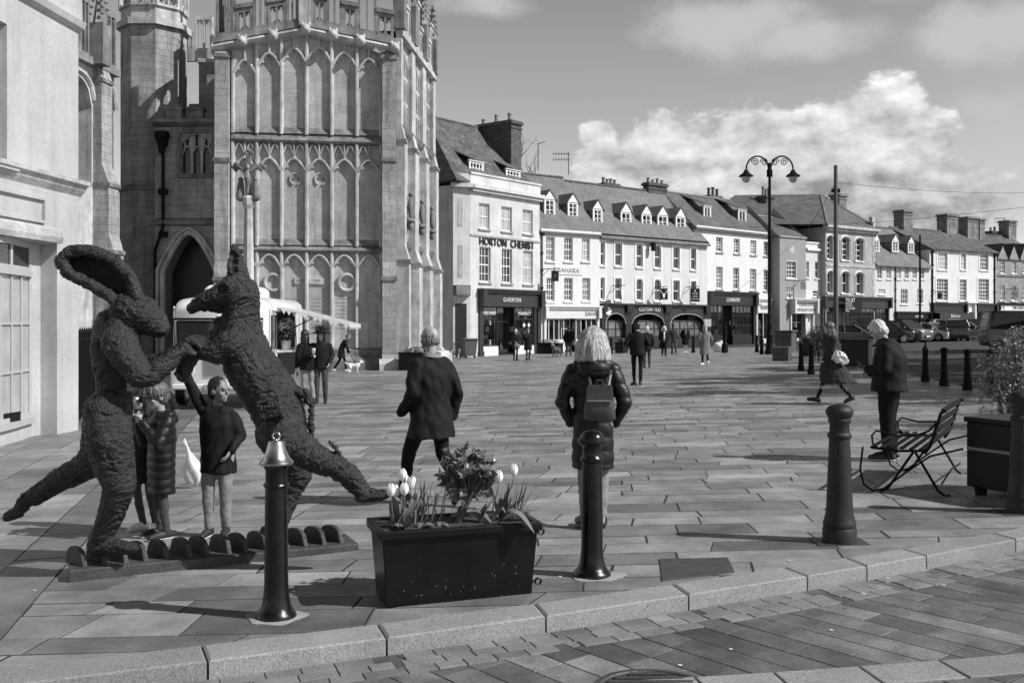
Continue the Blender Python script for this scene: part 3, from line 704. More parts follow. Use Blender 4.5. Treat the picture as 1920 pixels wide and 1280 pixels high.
# ---------------------------------------------------------------- the terrace across the square
def terrace():
    def wins(f, rects, y=0.0): return [f.rect(r, y) for r in rects]
    # chemist's
    f = Facade(882, 60, 1012, 65.5); t = f.root('chemist_shop', 'tall old pale stone chemist shop with black raised lettering, next to the church', 'building')
    w1 = wins(f, [(898, 918, 382, 431), (940, 960, 388, 435), (980, 999, 393, 437)]); w2 = wins(f, [(899, 920, 464, 531), (941, 960, 467, 532), (981, 999, 469, 531)])
    ze = f.z(940, 358); zp = f.z(940, 336); zs = f.z(955, 543); L = f.len
    for ws in (w1, w2):
        h = sum(w[3] - w[2] for w in ws) / 3; zt = sum(w[3] for w in ws) / 3
        for i, w in enumerate(ws): ws[i] = (w[0], w[1], zt - h, zt)
    us, ue = f.u(900), f.u(1006)
    shell(t, 0, L, -.5, ze, ze + 4.4, 4.2, 4.2, w1 + w2 + [(us, ue, -.4, zs - .1)], M['chem'], .2, gable=True)
    for w in w1: window(t, w, .14, 2, 2, .08, .05, sill=M['sillm'])
    for w in w2: window(t, w, .14, 3, 4, .08, .035, sill=M['sillm'])
    # splayed corner and dark flank
    s0 = Vector((-.95, .55)); k = MB()
    k.quad((s0.x, s0.y, -.5), (0, 0, -.5), (0, 0, ze), (s0.x, s0.y, ze)); k.quad((s0.x - .15, 8.4, -.5), (s0.x, s0.y, -.5), (s0.x, s0.y, ze), (s0.x - .15, 8.4, ze)); k.build('splay_wall', M['chem'], t, fix=False)
    d = (Vector((0, 0)) - s0).normalized(); nn = Vector((d.y, -d.x))
    for (a, b, lo, hi) in ((.3, .6, f.z(882, 425), f.z(882, 372)), (.3, .6, f.z(882, 520), f.z(882, 460))):
        p = MB(); q0 = s0 + d * a + nn * .02; q1 = s0 + d * b + nn * .02; p.quad((q0.x, q0.y, lo), (q1.x, q1.y, lo), (q1.x, q1.y, hi), (q0.x, q0.y, hi)); p.build('blind_window', M['church_plain'], t, fix=False)
    p = MB(); q0 = s0 + d * .15 + nn * .03; q1 = s0 + d * .85 + nn * .03; p.quad((q0.x, q0.y, 0), (q1.x, q1.y, 0), (q1.x, q1.y, 3.2), (q0.x, q0.y, 3.2)); p.build('side_door', M['dkshop'], t, fix=False)
    p = MB(); q0 = s0 + d * .05 + nn * .5; q1 = s0 + d * .95 + nn * .5; p.add([(s0.x, s0.y, 3.7), (0, 0, 3.7), (q1.x, q1.y, 3.7), (q0.x, q0.y, 3.7), (s0.x, s0.y, 4.3), (0, 0, 4.3), (q1.x, q1.y, 4.3), (q0.x, q0.y, 4.3)], [(0, 1, 2, 3), (4, 5, 6, 7), (0, 1, 5, 4), (1, 2, 6, 5), (2, 3, 7, 6), (3, 0, 4, 7)]); p.build('corner_canopy', M['church_dark'], t)
    c = MB(); c.box(-.05, L + .12, -.38, 0, ze - .12, ze + .1); c.box(-.02, L + .06, -.24, 0, ze - .3, ze - .122); c.box(-.02, L + .04, -.02, .3, ze + .102, zp); c.box(-.05, L + .08, -.10, .34, zp + .001, zp + .12)
    c.add([(s0.x - .3, s0.y - .1, ze - .12), (0, -.38, ze - .12), (.1, 0, ze - .12), (s0.x + .1, s0.y + .3, ze - .12), (s0.x - .3, s0.y - .1, ze + .1), (0, -.38, ze + .1), (.1, 0, ze + .1), (s0.x + .1, s0.y + .3, ze + .1)], [(0, 1, 2, 3), (4, 5, 6, 7), (0, 1, 5, 4), (1, 2, 6, 5), (2, 3, 7, 6), (3, 0, 4, 7)])
    c.add([(s0.x, s0.y, ze + .1), (0, -.02, ze + .1), (0, .3, ze + .1), (s0.x + .1, s0.y + .3, ze + .1), (s0.x, s0.y, zp), (0, -.02, zp), (0, .3, zp), (s0.x + .1, s0.y + .3, zp)], [(0, 1, 2, 3), (4, 5, 6, 7), (0, 1, 5, 4), (1, 2, 6, 5), (2, 3, 7, 6), (3, 0, 4, 7)]); c.build('cornice', M['chem'], t)
    b = MB(); zb = f.z(950, 449); b.box(0, L, -.06, 0, zb, zb + .12); b.build('string_course', M['sillm'], t)
    gable_roof(t, -1.2, L, ze + .3, ze + 4.9, 4.4, 4.2, 0, 2.0, 0, M['tile'])
    for r in ((882, 905, 305, 326), (951, 974, 321, 336)):
        a = f.rect(r, .9); dormer(t, None, a, .9, 1.0, 1.4, False, 4, 2, M['tile'], M['tile'])
    chimney(t, L - 1.0, L + .1, 1.6, 5.0, ze + 1.0, f.z(945, 240, 3), 3)
    lettering('HORTON  CHEMIST', .70, ((f.u(898) + f.u(1000)) / 2, -.05, f.z(950, 457)), M['letter'], t, .03, fit=f.u(1000) - f.u(898), bold=.002)
    z0 = 0.05; zr = f.z(925, 649) - z0
    o, zg, zf = shopfront(t, f.u(897), f.u(1013) - .05, z0, zs, .85, zr, [(f.u(904), f.u(933), 'win', 1, 2), (f.u(937), f.u(963), 'door', 1, 2), (f.u(965), f.u(1000), 'win', 2, 2)], M['dkgrey'], M['white'], .3, .35, pil=.35)
    lettering('G.HORTON', .36, (f.u(955), -.23, (zg + zf) / 2), M['letw'], o, .01, width=.95)
    lettering('PERFUMERY', .30, (f.u(918), -.01, zg - .42), M['letw'], o, .01, width=.8); lettering('PHARMACY', .30, (f.u(983), -.01, zg - .42), M['letw'], o, .01, width=.85)
    for px in (982, 991):
        p = MB(); p.lathe([(0, 0), (.22, 0), (.22, .02), (0, .02)], 20); p.xf(Matrix.Rotation(R(90), 4, 'X')); q = p.build('cross_roundel', M['letter'], o); q.location = (f.u(px), .0, zg - 1.15)
        p = MB(); p.box(-.13, .13, -.035, -.022, -.045, .045); p.box(-.045, .045, -.034, -.0225, -.13, .13); p.build('green_cross', M['letw'], q)
    hang_sign(f, 1011, 1024, 508, 528, 1.0, 'small black hanging sign with a cross beside the chemist shop', M['black'], '+')
    random.seed(3)
    for k in range(26): x = random.uniform(f.u(906), f.u(930)); z = zr + .1 + random.randint(0, 4) * .42; p = MB(); p.box(x, x + random.uniform(.08, .25), .5, .7, z, z + random.uniform(.15, .34)); p.build('display_item', M['interl'], o)
    for k in range(14): x = random.uniform(f.u(968), f.u(996)); z = zr + .1 + random.randint(0, 4) * .42; p = MB(); p.box(x, x + random.uniform(.15, .35), .5, .7, z, z + random.uniform(.2, .38)); p.build('display_item', M['interl'], o)
    for a, b in ((976, 983), (986, 993)): p = MB(); p.box(f.u(a), f.u(b), .25, .3, zr, zg - 1.5); p.build('poster', M['interl'], o)
    # dress shop
    f = Facade(1012, 65.6, 1124, 68.6); t = f.root('dress_shop', 'white three storey dress shop with three gabled dormers, right of the chemist', 'building'); L = f.len
    w1 = wins(f, [(1024, 1040, 444, 490), (1058, 1074, 445.5, 490), (1091, 1106, 447, 490)]); w2 = wins(f, [(1025, 1040, 521, 565), (1058, 1074, 521, 564.5), (1092, 1107, 521, 564)])
    ze = f.z(1068, 434); zs = f.z(1070, 573); us, ue = .35, L - .2
    zr = f.z(1130, 342, 4.2)
    shell(t, .002, L, -.5, ze, zr, 4.2, 4.2, w1 + w2 + [(us, ue, -.4, zs - .1)], M['white'], .2)
    for w in w1: window(t, w, .13, 3, 4, .08, .04)
    for w in w2: window(t, w, .13, 3, 4, .08, .04)
    c = MB(); c.box(0, L, -.18, 0, ze - .12, ze + .06); c.build('cornice', M['trim'], t)
    gable_roof(t, 0, L, ze + .1, zr, 4.2, 4.2, .2, 0, 0, M['tile2'])
    for r in ((1023, 1039, 375, 403), (1067, 1082, 381, 406), (1114, 1128, 393, 418)): dormer(t, None, f.rect(r, 1.1), 1.1, 1, 1.5, True, 2, 3, M['tile2'], M['tile2'], .62)
    b = MB(); q = f.rect((1039, 1092, 500, 515)); b.box(q[0], q[1], -.05, 0, q[2], q[3]); s_ = b.build('name_board', M['white'], t); lettering('SAHARA', .42, ((q[0] + q[1]) / 2, -.06, (q[2] + q[3]) / 2), M['letg'], s_, .008, width=1.15)
    zr_ = f.z(1040, 640); gutter_pipe(t, .14, zs, ze - .4, r=.045)
    o, zg, zf = shopfront(t, .3, L - .1, .05, zs, .62, zr_, [(f.u(1020), f.u(1058), 'win', 4, 1), (f.u(1060), f.u(1077), 'door', 1, 2), (f.u(1080), f.u(1119), 'win', 4, 1)], M['ltshop'], M['ltshop'], pil=.18)
    lettering('SAHARA', .42, (f.u(1111), -.17, (zg + zf) / 2), M['letg'], o, .01, width=1.0)
    for px in (1031, 1093):
        p = MB(); x = f.u(px); p.limb([(x, .7, .9), (x, .7, 1.5), (x, .7, 2.1)], [.16, .2, .19]); p.limb([(x - .24, .7, 2.1), (x - .36, .66, 1.5)], .07); p.limb([(x + .24, .7, 2.1), (x + .36, .66, 1.5)], .07); p.ell((x, .7, 2.42), (.09, .1, .13)); p.limb([(x - .07, .7, .9), (x - .07, .7, .3)], .07); p.limb([(x + .07, .7, .9), (x + .07, .7, .3)], .07)
        p.build('mannequin', M['interl'], o, smooth=True)
    # outdoor shop with three arches
    f = Facade(1124, 68.8, 1326, 76); t = f.root('arched_shop', 'long cream shop with four dormers above a black triple arched front', 'building'); L = f.len
    w1 = wins(f, [(1124.5, 1134, 454, 497), (1153, 1166, 456, 500), (1193, 1205, 459, 503), (1227, 1239, 462, 504), (1262, 1274, 463, 504), (1295, 1305, 463, 504)]); w2 = wins(f, [(1124.5, 1133.5, 521, 563), (1153, 1165, 522, 563), (1193, 1205, 524, 563), (1227, 1239, 525, 564), (1262, 1274, 525, 565), (1295, 1305, 525, 565)])
    for ws in (w1, w2):
        zt = sum(w[3] for w in ws) / 6; zb = sum(w[2] for w in ws) / 6
        for i, w in enumerate(ws): ws[i] = (max(w[0], .08), w[1], zb, zt) + ((.32,) if i in (2, 3) else ())
    ze = f.z(1225, 447); zr = f.z(1245, 362, 4.2); zs = f.z(1225, 570)
    shell(t, .002, L, -.5, ze, zr, 4.2, 4.2, w1 + w2 + [(.3, L - .3, -.4, zs - .1)], M['cream'], .16)
    for w in w1 + w2: window(t, w[:4], .10, 1, 2, .08, .04, surround=.14 if len(w) == 4 else .16, pane=M['pane'])
    c = MB(); c.box(0, L, -.18, 0, ze - .1, ze + .05); c.build('gutter', M['irond'], t)
    gable_roof(t, 0, L, ze + .1, zr, 4.2, 4.2, .3, 0, 0, M['tile2'])
    for r in ((1166, 1182, 399, 421), (1205, 1220, 403, 424), (1235, 1251, 405, 427), (1269, 1284, 408, 429)): dormer(t, None, f.rect(r, 1.1), 1.1, 1, 1.5, True, 2, 2, M['tile2'], M['tile2'], .7)
    chimney(t, f.u(1140, 4.2), f.u(1140, 4.2) + 1.6, 4.6, 5.2, zr - 1.2, zr + .1, 4, ph=.4); chimney(t, L - 2.2, L - .1, 4.0, 4.6, zr - .6, zr + .45, 4, ph=.35)
    zg = f.z(1225, 605); zf = f.z(1225, 573); o = MB(); o.box(.05, L - .05, -.42, 0, zf, zs)
    o = o.build('shopfront', M['dkshop'], t)
    fa = MB(); cols = [f.u(p) for p in (1126, 1175, 1247, 1322)]
    for a, b in zip(cols, cols[1:]):
        pts = arch_pts(a + .28, b - .28, f.z(1225, 588), .75, 14)
        fa.add([(p[0], -.2, p[1]) for p in pts] + [(b - .28, -.2, zf), (a + .28, -.2, zf)], [tuple(range(len(pts) + 2))])
        for p, q in zip(pts, pts[1:]): fa.quad((p[0], -.2, p[1]), (p[0], .3, p[1]), (q[0], .3, q[1]), (q[0], -.2, q[1]))
        e = MB(); e.tube([(p[0], -.21, p[1]) for p in pts], .035, 6); e.build('arch_moulding', M['sillm'], o)
    fa.build('fascia', M['dkgrey'], o)
    for u in cols:
        p = MB(); a, b = max(u - .28, .05), min(u + .28, L - .05); p.box(a, b, -.22, .3, -.4, zf); p.box(a - .04, b + .04, -.28, .2, -.4, .3); p.box(a - .03, b + .03, -.40, 0, zf - .5, zf - .002); p.build('pilaster', M['dkshop'], o)
    for (a, b) in ((1128, 1172), (1200, 1244), (1250, 1318)):
        u0, u1 = f.u(a), f.u(b); n = 3 if b - a < 50 else 5; m = MB(); zt = f.z(1225, 601)
        m.box(u0, u1, .12, .2, .1, .9)
        for k in range(n + 1): u = u0 + (u1 - u0) * k / n; m.box(u - .04, u + .04, .12, .19, .9, zt)
        for z in (zt - .05, (zt + .9) / 2, .95): m.box(u0, u1, .124, .186, z - .03, z + .03)
        w = m.build('shop_window', M['dkgrey'], o); g = MB(); g.quad((u0, .16, .9), (u1, .16, .9), (u1, .16, zt), (u0, .16, zt)); g.build('pane', M['panec'], w, fix=False)
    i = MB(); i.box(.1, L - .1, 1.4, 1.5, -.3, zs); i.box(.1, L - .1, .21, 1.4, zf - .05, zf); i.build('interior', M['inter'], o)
    m = MB(); u0, u1 = f.u(1178), f.u(1199); m.box(u0, u1, 1.0, 1.06, 0, 2.5); m.build('shop_door', M['black'], o)
    lettering('COTSWOLD', .40, (f.u(1214), -.23, f.z(1214, 580)), M['letw'], o, .015, width=1.0)
    m = MB(); m.lathe([(0, 0), (.28, 0), (.28, .03), (0, .03)], 24); m.xf(Matrix.Rotation(R(90), 4, 'X')); q = m.build('round_plaque', M['letw'], o); q.location = (f.u(1136), -.23, f.z(1136, 583))
    hang_sign(f, 1138, 1157, 539, 561, .9, 'round framed sign on a bracket over the arched shop', M['letg'], round_=True)
    q = hang_sign(f, 1219, 1235, 541, 562, .9, 'black hanging sign with a white stag head over the arched shop', M['black'])
    m = MB(); m.prism([(-.12, .45), (.12, .45), (.05, .1), (-.05, .1)], -.045, -.034)
    for s in (-1, 1): m.tube([(s * .1, -.04, .45), (s * .25, -.04, .55), (s * .28, -.04, .72)], .025, 5); m.tube([(s * .2, -.04, .52), (s * .14, -.04, .68)], .02, 5)
    m.xf(Matrix.Translation((0, -.9, 0)) @ Matrix.Rotation(R(-25), 4, 'Z')); m.build('stag_emblem', M['letw'], q)
    q = hang_sign(f, 1278, 1293, 541, 566, .9, 'black hanging sign with lines of small lettering, rightmost over the arched shop', M['black'])
    for k, (tx, s) in enumerate((('A', .3), ('INSPIRE', .14), ('SHOES', .14), ('CLOTHING', .14))):
        l = lettering(tx, s, (0, 0, 0), M['letw'], q, .004); l.matrix_local = Matrix.Translation((0, -.9, .8 - k * .2)) @ Matrix.Rotation(R(-25), 4, 'Z') @ Matrix.Translation((0, -.036, 0))
    b = MB(); u = f.u(1218); z = f.z(1218, 458); b.box(u - .12, u + .12, -.5, -.25, z - .5, z + .1); b.tube([(u, 0, z), (u, -.5, z + .1)], .03, 6); tag_ = b.build('wall_speaker', M['irond'], t)
    # white bookshop range
    f = Facade(1302, 76.2, 1462, 84); t = f.root('bookshop', 'white shop with dentilled eaves and two box dormers, right of the arched shop', 'building'); L = f.len
    w1 = wins(f, [(1343, 1355, 444, 474), (1376, 1387, 447, 475), (1407, 1418, 451, 478), (1432, 1442, 453.5, 479.5)]); w2 = wins(f, [(1343, 1355, 500, 543), (1375, 1386, 502, 543), (1406, 1418, 504, 544), (1432, 1442, 506, 545)])
    for ws in (w1, w2):
        zt = sum(w[3] for w in ws) / 4; zb = sum(w[2] for w in ws) / 4
        for i, w in enumerate(ws): ws[i] = (w[0], w[1], zb, zt)
    ze = f.z(1380, 433); zr = f.z(1350, 374, 3.6); zs = f.z(1370, 547); u0, u1 = f.u(1326), f.u(1415)
    zs2 = f.z(1440, 560)
    shell(t, .002, L, -.5, ze, zr, 3.6, 4.2, w1 + w2 + [(u0, u1, -.4, zs - .1), (u1 + .15, L - .15, -.4, zs2 - .1)], M['white'], .16)
    for w in w1 + w2: window(t, w, .12, 2, 3, .09, .045, sill=M['sillm'])
    c = MB(); c.box(0, L, -.22, 0, ze - .02, ze + .1)
    for k in range(int(L / .42)): c.box(.1 + k * .42, .30 + k * .42, -.16, -.002, ze - .2, ze - .021)
    c.build('cornice', M['trim'], t)
    gable_roof(t, 0, L, ze + .1, zr, 3.6, 4.2, .25, .6, 2.0, M['slate'])
    for r in ((1321, 1332, 388, 409), (1386, 1398, 395, 418)): dormer(t, None, f.rect(r, 1.2), 1.2, .9, 1.6, False, 2, 1, M['slate'], M['slate'])
    gutter_pipe(t, L - .22, zs2, ze - .5, r=.045, m=M['trim']); chimney(t, f.u(1325, 4.0), f.u(1325, 4.0) + 1.7, 3.7, 4.3, zr - .8, zr + .05, 3, ph=.65, potm=M['chim'])
    o, zg, zf = shopfront(t, u0, u1, .05, zs, .85, .75, [(f.u(1331), f.u(1354), 'win', 3, 3), (f.u(1356), f.u(1371), 'door', 1, 2), (f.u(1373), f.u(1409), 'win', 5, 3)], M['dkshop'], None, .3, .3, pil=.3)
    lettering('COVENTRY', .42, (f.u(1371), -.20, (zg + zf) / 2), M['letw'], o, .012, width=.85, bold=.003)
    for k in range(22): x = f.u(random.choice((random.uniform(1335, 1352), random.uniform(1376, 1406)))); z = random.choice((.85, .85, 1.6)); p = MB(); p.box(x, x + .16, .4, .45, z, z + random.uniform(.28, .4)); p.build('book', M['interl'], o)
    o, zg, zf = shopfront(t, u1 + .12, L - .1, .05, zs2, .95, .35, [(u1 + .3, u1 + 1.2, 'door', 1, 1), (u1 + 1.25, L - .35, 'win', 2, 1)], M['ltshop'], None, .2, .15, pil=.15)
    lettering('Moonstruck', .72, ((u1 + L) / 2 + .05, -.12, (zg + zf) / 2 + .05), M['letg'], o, .01, width=.85)
    for px in (1432, 1447):
        x = f.u(px); p = MB(); p.limb([(x, .6, 1.2), (x, .6, 1.9)], [.2, .22]); p.limb([(x - .25, .6, 1.9), (x - .35, .5, 1.3)], .07); p.limb([(x + .25, .6, 1.9), (x + .35, .5, 1.3)], .07); p.ell((x, .6, 2.3), (.1, .11, .14)); p.limb([(x, .6, 1.2), (x, .6, .5)], [.2, .28]); p.build('mannequin', M['interl'], o, smooth=True)
    # narrow grey front
    f = Facade(1462, 82.5, 1511, 84.5); t = f.root('narrow_grey_house', 'narrow grey rendered house with peeling paint between two white ones', 'building'); L = f.len
    w = wins(f, [(1474, 1492, 490, 522), (1475, 1489, 538, 559)]); ze = f.z(1486, 445); zs = f.z(1500, 560)
    shell(t, .002, L, -.5, ze, ze + 3, 3.4, 3.4, w + [(f.u(1482), L - .05, -.4, zs - .1)], M['greyren'], .12)
    window(t, w[0], .08, 3, 4, .08, .04, surround=.05); window(t, w[1], .08, 3, 2, .08, .04)
    c = MB(); c.box(0, L, -.1, 0, ze - .05, ze + .08); c.build('coping', M['sillm'], t); gable_roof(t, -.1, L, ze + .1, f.z(1470, 410, 3.4), 3.4, 3.4, .1, 0, .4, M['slate'])
    b = MB(); z = f.z(1489, 468); b.add([(f.u(1484) + .55 * random.uniform(.5, 1.1) * math.cos(a), -.006, z + .42 * random.uniform(.5, 1.1) * math.sin(a)) for a in [k * .2244 for k in range(28)]], [tuple(range(28))]); b.build('peeled_patch', M['church_trim'], t)
    o, zg, zf = shopfront(t, f.u(1481), L + 1.0, .05, zs, 1.0, .3, [(f.u(1485), f.u(1520) - .1, 'door', 2, 2)], M['ltshop'], None, .2, .5, pil=.12, inter=M['inter'])
    lettering('CIRENCESTER', .32, (f.u(1507), -.32, (zg + zf) / 2 + .22), M['sillm'], o, .01, width=1.0); lettering('ANTIQUES CENTRE', .34, (f.u(1507), -.32, (zg + zf) / 2 - .2), M['sillm'], o, .01, width=.85)
    hang_sign(f, 1485, 1498, 529, 543, .8, 'small square grey hanging sign on the narrow grey house', M['letg'])
    # small cream front
    f = Facade(1511, 84.6, 1550, 86.5); t = f.root('small_cream_house', 'small low cream house with moulded parapet beside the brown stone bank', 'building'); L = f.len
    w = wins(f, [(1512, 1517, 490, 521), (1528, 1536, 491, 522), (1524, 1534, 545, 556)]); ze = f.z(1530, 457); zs = f.z(1540, 562)
    shell(t, .002, L, -.5, ze, ze + 1, 3.4, 3.4, w + [(.1 + f.u(1533), L - .05, -.4, zs)], M['cream'], .15, gable=False)
    for q in w: window(t, q, .1, 1, 2, .07, .04)
    c = MB(); z1 = f.z(1530, 468); c.box(0, L, -.2, 0, z1 - .12, z1 + .08); c.box(-.02, L + .02, -.08, 0.3, ze, ze + .12); c.build('cornice', M['trim'], t)
    gable_roof(t, 0, L, ze - .2, ze + 1.8, 3.4, 3.4, -.4, 0, 0, M['slate'])
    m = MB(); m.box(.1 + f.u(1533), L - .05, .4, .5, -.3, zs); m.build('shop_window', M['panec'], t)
    # brown stone building with arched windows
    f = Facade(1548, 85.5, 1640, 90); t = f.root('brown_stone_bank', 'brown stone building with six arched windows under a steep hipped roof', 'building'); L = f.len
    w1 = wins(f, [(1550, 1561, 445, 487), (1577, 1592, 446, 488), (1603, 1618, 447, 488)]); w2 = wins(f, [(1551, 1561, 510, 549), (1577, 1591, 511, 550), (1604, 1618, 512, 551)])
    for ws in (w1, w2):
        zt = sum(w[3] for w in ws) / 3; zb = sum(w[2] for w in ws) / 3
        for i, w in enumerate(ws): ws[i] = (max(.15, w[0]), w[1], zb, zt, .3)
    ze = f.z(1590, 429); zs = f.z(1590, 556)
    shell(t, .002, L, -.5, ze, ze + 1, 5, 5, w1 + w2 + [(.1, L - .1, -.4, zs - .1)], M['vict'], .3, gable=False)
    for w in w1: window(t, w[:4], .24, 2, 4, .08, .05, pane=M['pane'])
    for w in w2: window(t, w[:4], .24, 2, 2, .08, .04, pane=M['pane'])
    for w in w1 + w2:
        s = MB(); a, b, c_, d = w[:4]; pts = arch_pts(a - .12, b + .12, d + .14, .38, 10); s.tube([(a - .12, -.02, c_)] + [(p[0], -.02, p[1]) for p in pts] + [(b + .12, -.02, c_)], .11, 4); s.build('surround', M['white'], t)
    c = MB(); c.box(-.25, L + .35, -.45, .1, ze - .05, ze + .18); c.box(-.1, L + .15, -.25, 0, ze - .28, ze - .052); zb = f.z(1590, 499); c.box(0, L, -.06, 0, zb - .08, zb + .08)
    c.build('cornice', M['church_trim'], t)
    q = MB()
    for k in range(14): z = zs + k * .52; wd = .42 if k % 2 else .28; q.box(L - wd, L + .012, -.03, .3, z, z + .48)
    q.build('quoins', M['church_trim'], t)
    m = MB(); zr = f.z(1531, 366, 5); r0 = f.u(1449, 5); r1 = f.u(1531, 5)
    vs = [(-.3, -.35, ze + .18), (L + .3, -.35, ze + .18), (L + .3, 10, ze + .18), (-8, 10, ze + .18), (r1, 4.6, zr), (r0 - 1, 8.5, zr - .3), (-8, 6, ze + .18)]
    m.add(vs, [(0, 1, 4), (1, 2, 4), (2, 3, 5, 4), (3, 6, 5), (6, 0, 4, 5), (6, 3, 2, 1, 0)]); o = m.build('roof', M['slate'], t)
    rr = MB(); rr.tube([vs[5], vs[4], vs[1]], .1, 6); rr.tube([vs[4], vs[0]], .1, 6); rr.build('ridge_tiles', M['lead'], o)
    a = f.u(1572, 3.5); chimney(t, a, a + 1.15, 3.4, 4.4, ze + .5, f.z(1582, 369, 3.5), 0, M['church_dark']); chimney(t, a + 1.3, a + 2.1, 3.5, 4.2, ze + .3, f.z(1600, 405, 3.5), 0, M['church_dark'])
    a = f.u(1452, 6); chimney(t, a - 1.2, a, 6, 7, zr - 2, zr - .6, 3, ph=.7)
    z1 = f.z(1530, 395, 3); d_ = MB(); u = f.u(1500, 5.0); d_.box(u - .55, u + .55, 4.5, 6.5, z1 - 1.3, z1 + .2); d_.build('dormer', M['slate'], t); d_ = MB(); d_.box(u - .4, u + .4, 4.44, 4.5, z1 - 1.1, z1); d_.build('dormer_window', M['trim'], t)
    o, zg, zf = shopfront(t, -.6, L + 2.2, .05, zs, .75, .5, [(-.3, f.u(1562), 'win', 3, 2), (f.u(1565), f.u(1578), 'door', 1, 2), (f.u(1580), f.u(1612), 'win', 4, 2), (f.u(1614), f.u(1642), 'win', 3, 2), (f.u(1644), L + 1.9, 'win', 3, 2)], M['dkgrey'], None, .2, .35, pil=.2, inter=M['interl'])
    b = MB(); q = f.rect((1570, 1602, 559, 586)); b.box(q[0], q[1], -.75, -.70, q[2], q[3]); b.tube([((q[0] + q[1]) / 2, -.5, q[2] - .3), ((q[0] + q[1]) / 2, -.72, q[2] + .4)], .03, 6)
    P = f.P0 + f.D * 0; r = thing('letting_board', 'black estate agent board reading to let, across the brown stone building', 'sign board', (f.P0.x, f.P0.y, f.base), f.rz); b.build('board', M['black'], r)
    uc = (q[0] + q[1]) / 2; hh = q[3] - q[2]
    for tx, s, zz in (('TO LET', .46, .84), ('RETAIL UNIT', .18, .62), ('Lease Available', .18, .48), ('0117 922 5202', .25, .28), ('Carter', .22, .12)): lettering(tx, s, (q[0] + .12, -.755, q[2] + hh * zz), M['letw'], r, .004, 'LEFT', .9)
    # cottage range with dormers
    f = Facade(1640, 91, 1743, 96); t = f.root('dormered_cottages', 'low cream cottage row with steep tiled roof and small gabled dormers', 'building'); L = f.len
    w1 = wins(f, [(1645, 1654, 497, 523), (1662, 1671, 498, 523), (1680, 1689, 498, 523), (1696, 1704, 498, 523), (1711, 1719, 498, 523), (1726, 1733, 498, 523)]); w2 = wins(f, [(1689, 1702, 542, 570), (1720, 1731, 542, 569), (1647, 1660, 542, 552)])
    ze = f.z(1690, 494); zr = f.z(1690, 431, 4.2); zs = f.z(1700, 584)
    shell(t, .002, L, -.5, ze, zr, 4.2, 4.2, w1 + w2 + [(f.u(1678), L - .1, -.4, zs - .1)], M['cream'], .12)
    for w in w1: window(t, w, .06, 2, 3, .07, .04, sash=False)
    for w in w2: window(t, w, .06, 3, 3 if w[3] - w[2] > 1 else 1, .07, .04, sash=False)
    gable_roof(t, 0, L, ze + .05, zr, 4.2, 4.2, .35, 0, 0, M['tile2'])
    for r in ((1640, 1648, 452, 470), (1674, 1684, 453, 471), (1704, 1713, 456, 473)): dormer(t, None, f.rect(r, 1.0), 1.0, 1, 1.6, True, 2, 3, M['tile2'], M['tile2'], .65)
    o, zg, zf = shopfront(t, f.u(1678), L - .05, .05, zs, .45, .6, [(f.u(1690), f.u(1712), 'win', 4, 1), (f.u(1714), f.u(1736), 'win', 2, 1)], M['black'], None, .2, .2, pil=.15)
    lettering('HOBBS', .34, (f.u(1721), -.14, (zg + zf) / 2), M['letw'], o, .01, width=1.2)
    gutter_pipe(t, f.u(1678), zs, ze - .4)
    # Georgian house
    f = Facade(1743, 96.2, 1868, 102); t = f.root('georgian_house', 'tall white Georgian house with large sash windows and three chimneys', 'building'); L = f.len
    w1 = wins(f, [(1758, 1776, 474, 506), (1801, 1811, 475, 506), (1837, 1853, 476, 507)]); w2 = wins(f, [(1756, 1777, 523, 564), (1799, 1812, 524, 564), (1834, 1854, 523, 564)])
    ze = f.z(1805, 468); zr = f.z(1780, 435, 4.5); zs = f.z(1800, 568)
    shell(t, .002, L, -.5, ze, zr, 4.5, 4.5, w1 + w2 + [(.25, L - .25, -.4, zs - .1)], M['white'], .16)
    for i, w in enumerate(w1): window(t, w, .1, 2 if i == 1 else 4, 4, .08, .05, surround=.2)
    for i, w in enumerate(w2): window(t, w, .1, 3 if i == 1 else 4, 6, .08, .05, surround=.22)
    gable_roof(t, 0, L, ze + .05, zr, 4.5, 4.5, .3, 0, 0, M['tile'])
    gutter_pipe(t, .35, zs, ze - .5, r=.07); gutter_pipe(t, L - .35, zs, ze - .5, r=.07)
    for a, b, y in ((1685, 1705, 395), (1766, 1790, 403), (1805, 1828, 408), (1828, 1840, 411)):
        u0 = f.u(a, 4.5); u1 = f.u(b, 4.5); chimney(t, u0 + .15, u1 - .15, 4.0, 5.2, zr - .9, f.z((a + b) / 2, y, 4.5) - .2, 0, M['church_dark'])
    o, zg, zf = shopfront(t, .2, f.u(1809), .05, zs, .7, .5, [(f.u(1746), f.u(1775), 'win', 3, 1), (f.u(1777), f.u(1805), 'win', 3, 1)], M['dkshop'], None, .2, .3, pil=.2)
    b = MB(); z = f.z(1775, 588); b.add([(.3, -.2, zg), (f.u(1807), -.2, zg), (f.u(1807), -.9, z + .0), (.3, -.9, z)], [(0, 1, 2, 3)]); b.box(.3, f.u(1807), -.92, -.88, z - .5, z); b.build('awning', M['dkgrey'], o)
    lettering('Barbour', .45, (f.u(1776), -.93, z - .22), M['letw'], o, .005, width=1.0)
    d_ = MB(); u0, u1 = f.u(1810), f.u(1827); d_.box(u0, u0 + .22, -.25, .1, -.3, zs); d_.box(u1 - .22, u1, -.25, .1, -.3, zs); d_.box(u0 - .1, u1 + .1, -.35, .1, zs, zs + .2); d_.box(u0 + .22, u1 - .22, .0, .1, zs - .9, zs); d_.build('porch', M['trim'], t); d_ = MB(); d_.box(u0 + .22, u1 - .22, .06, .12, 0, zs - .9); d_.build('front_door', M['black'], t)
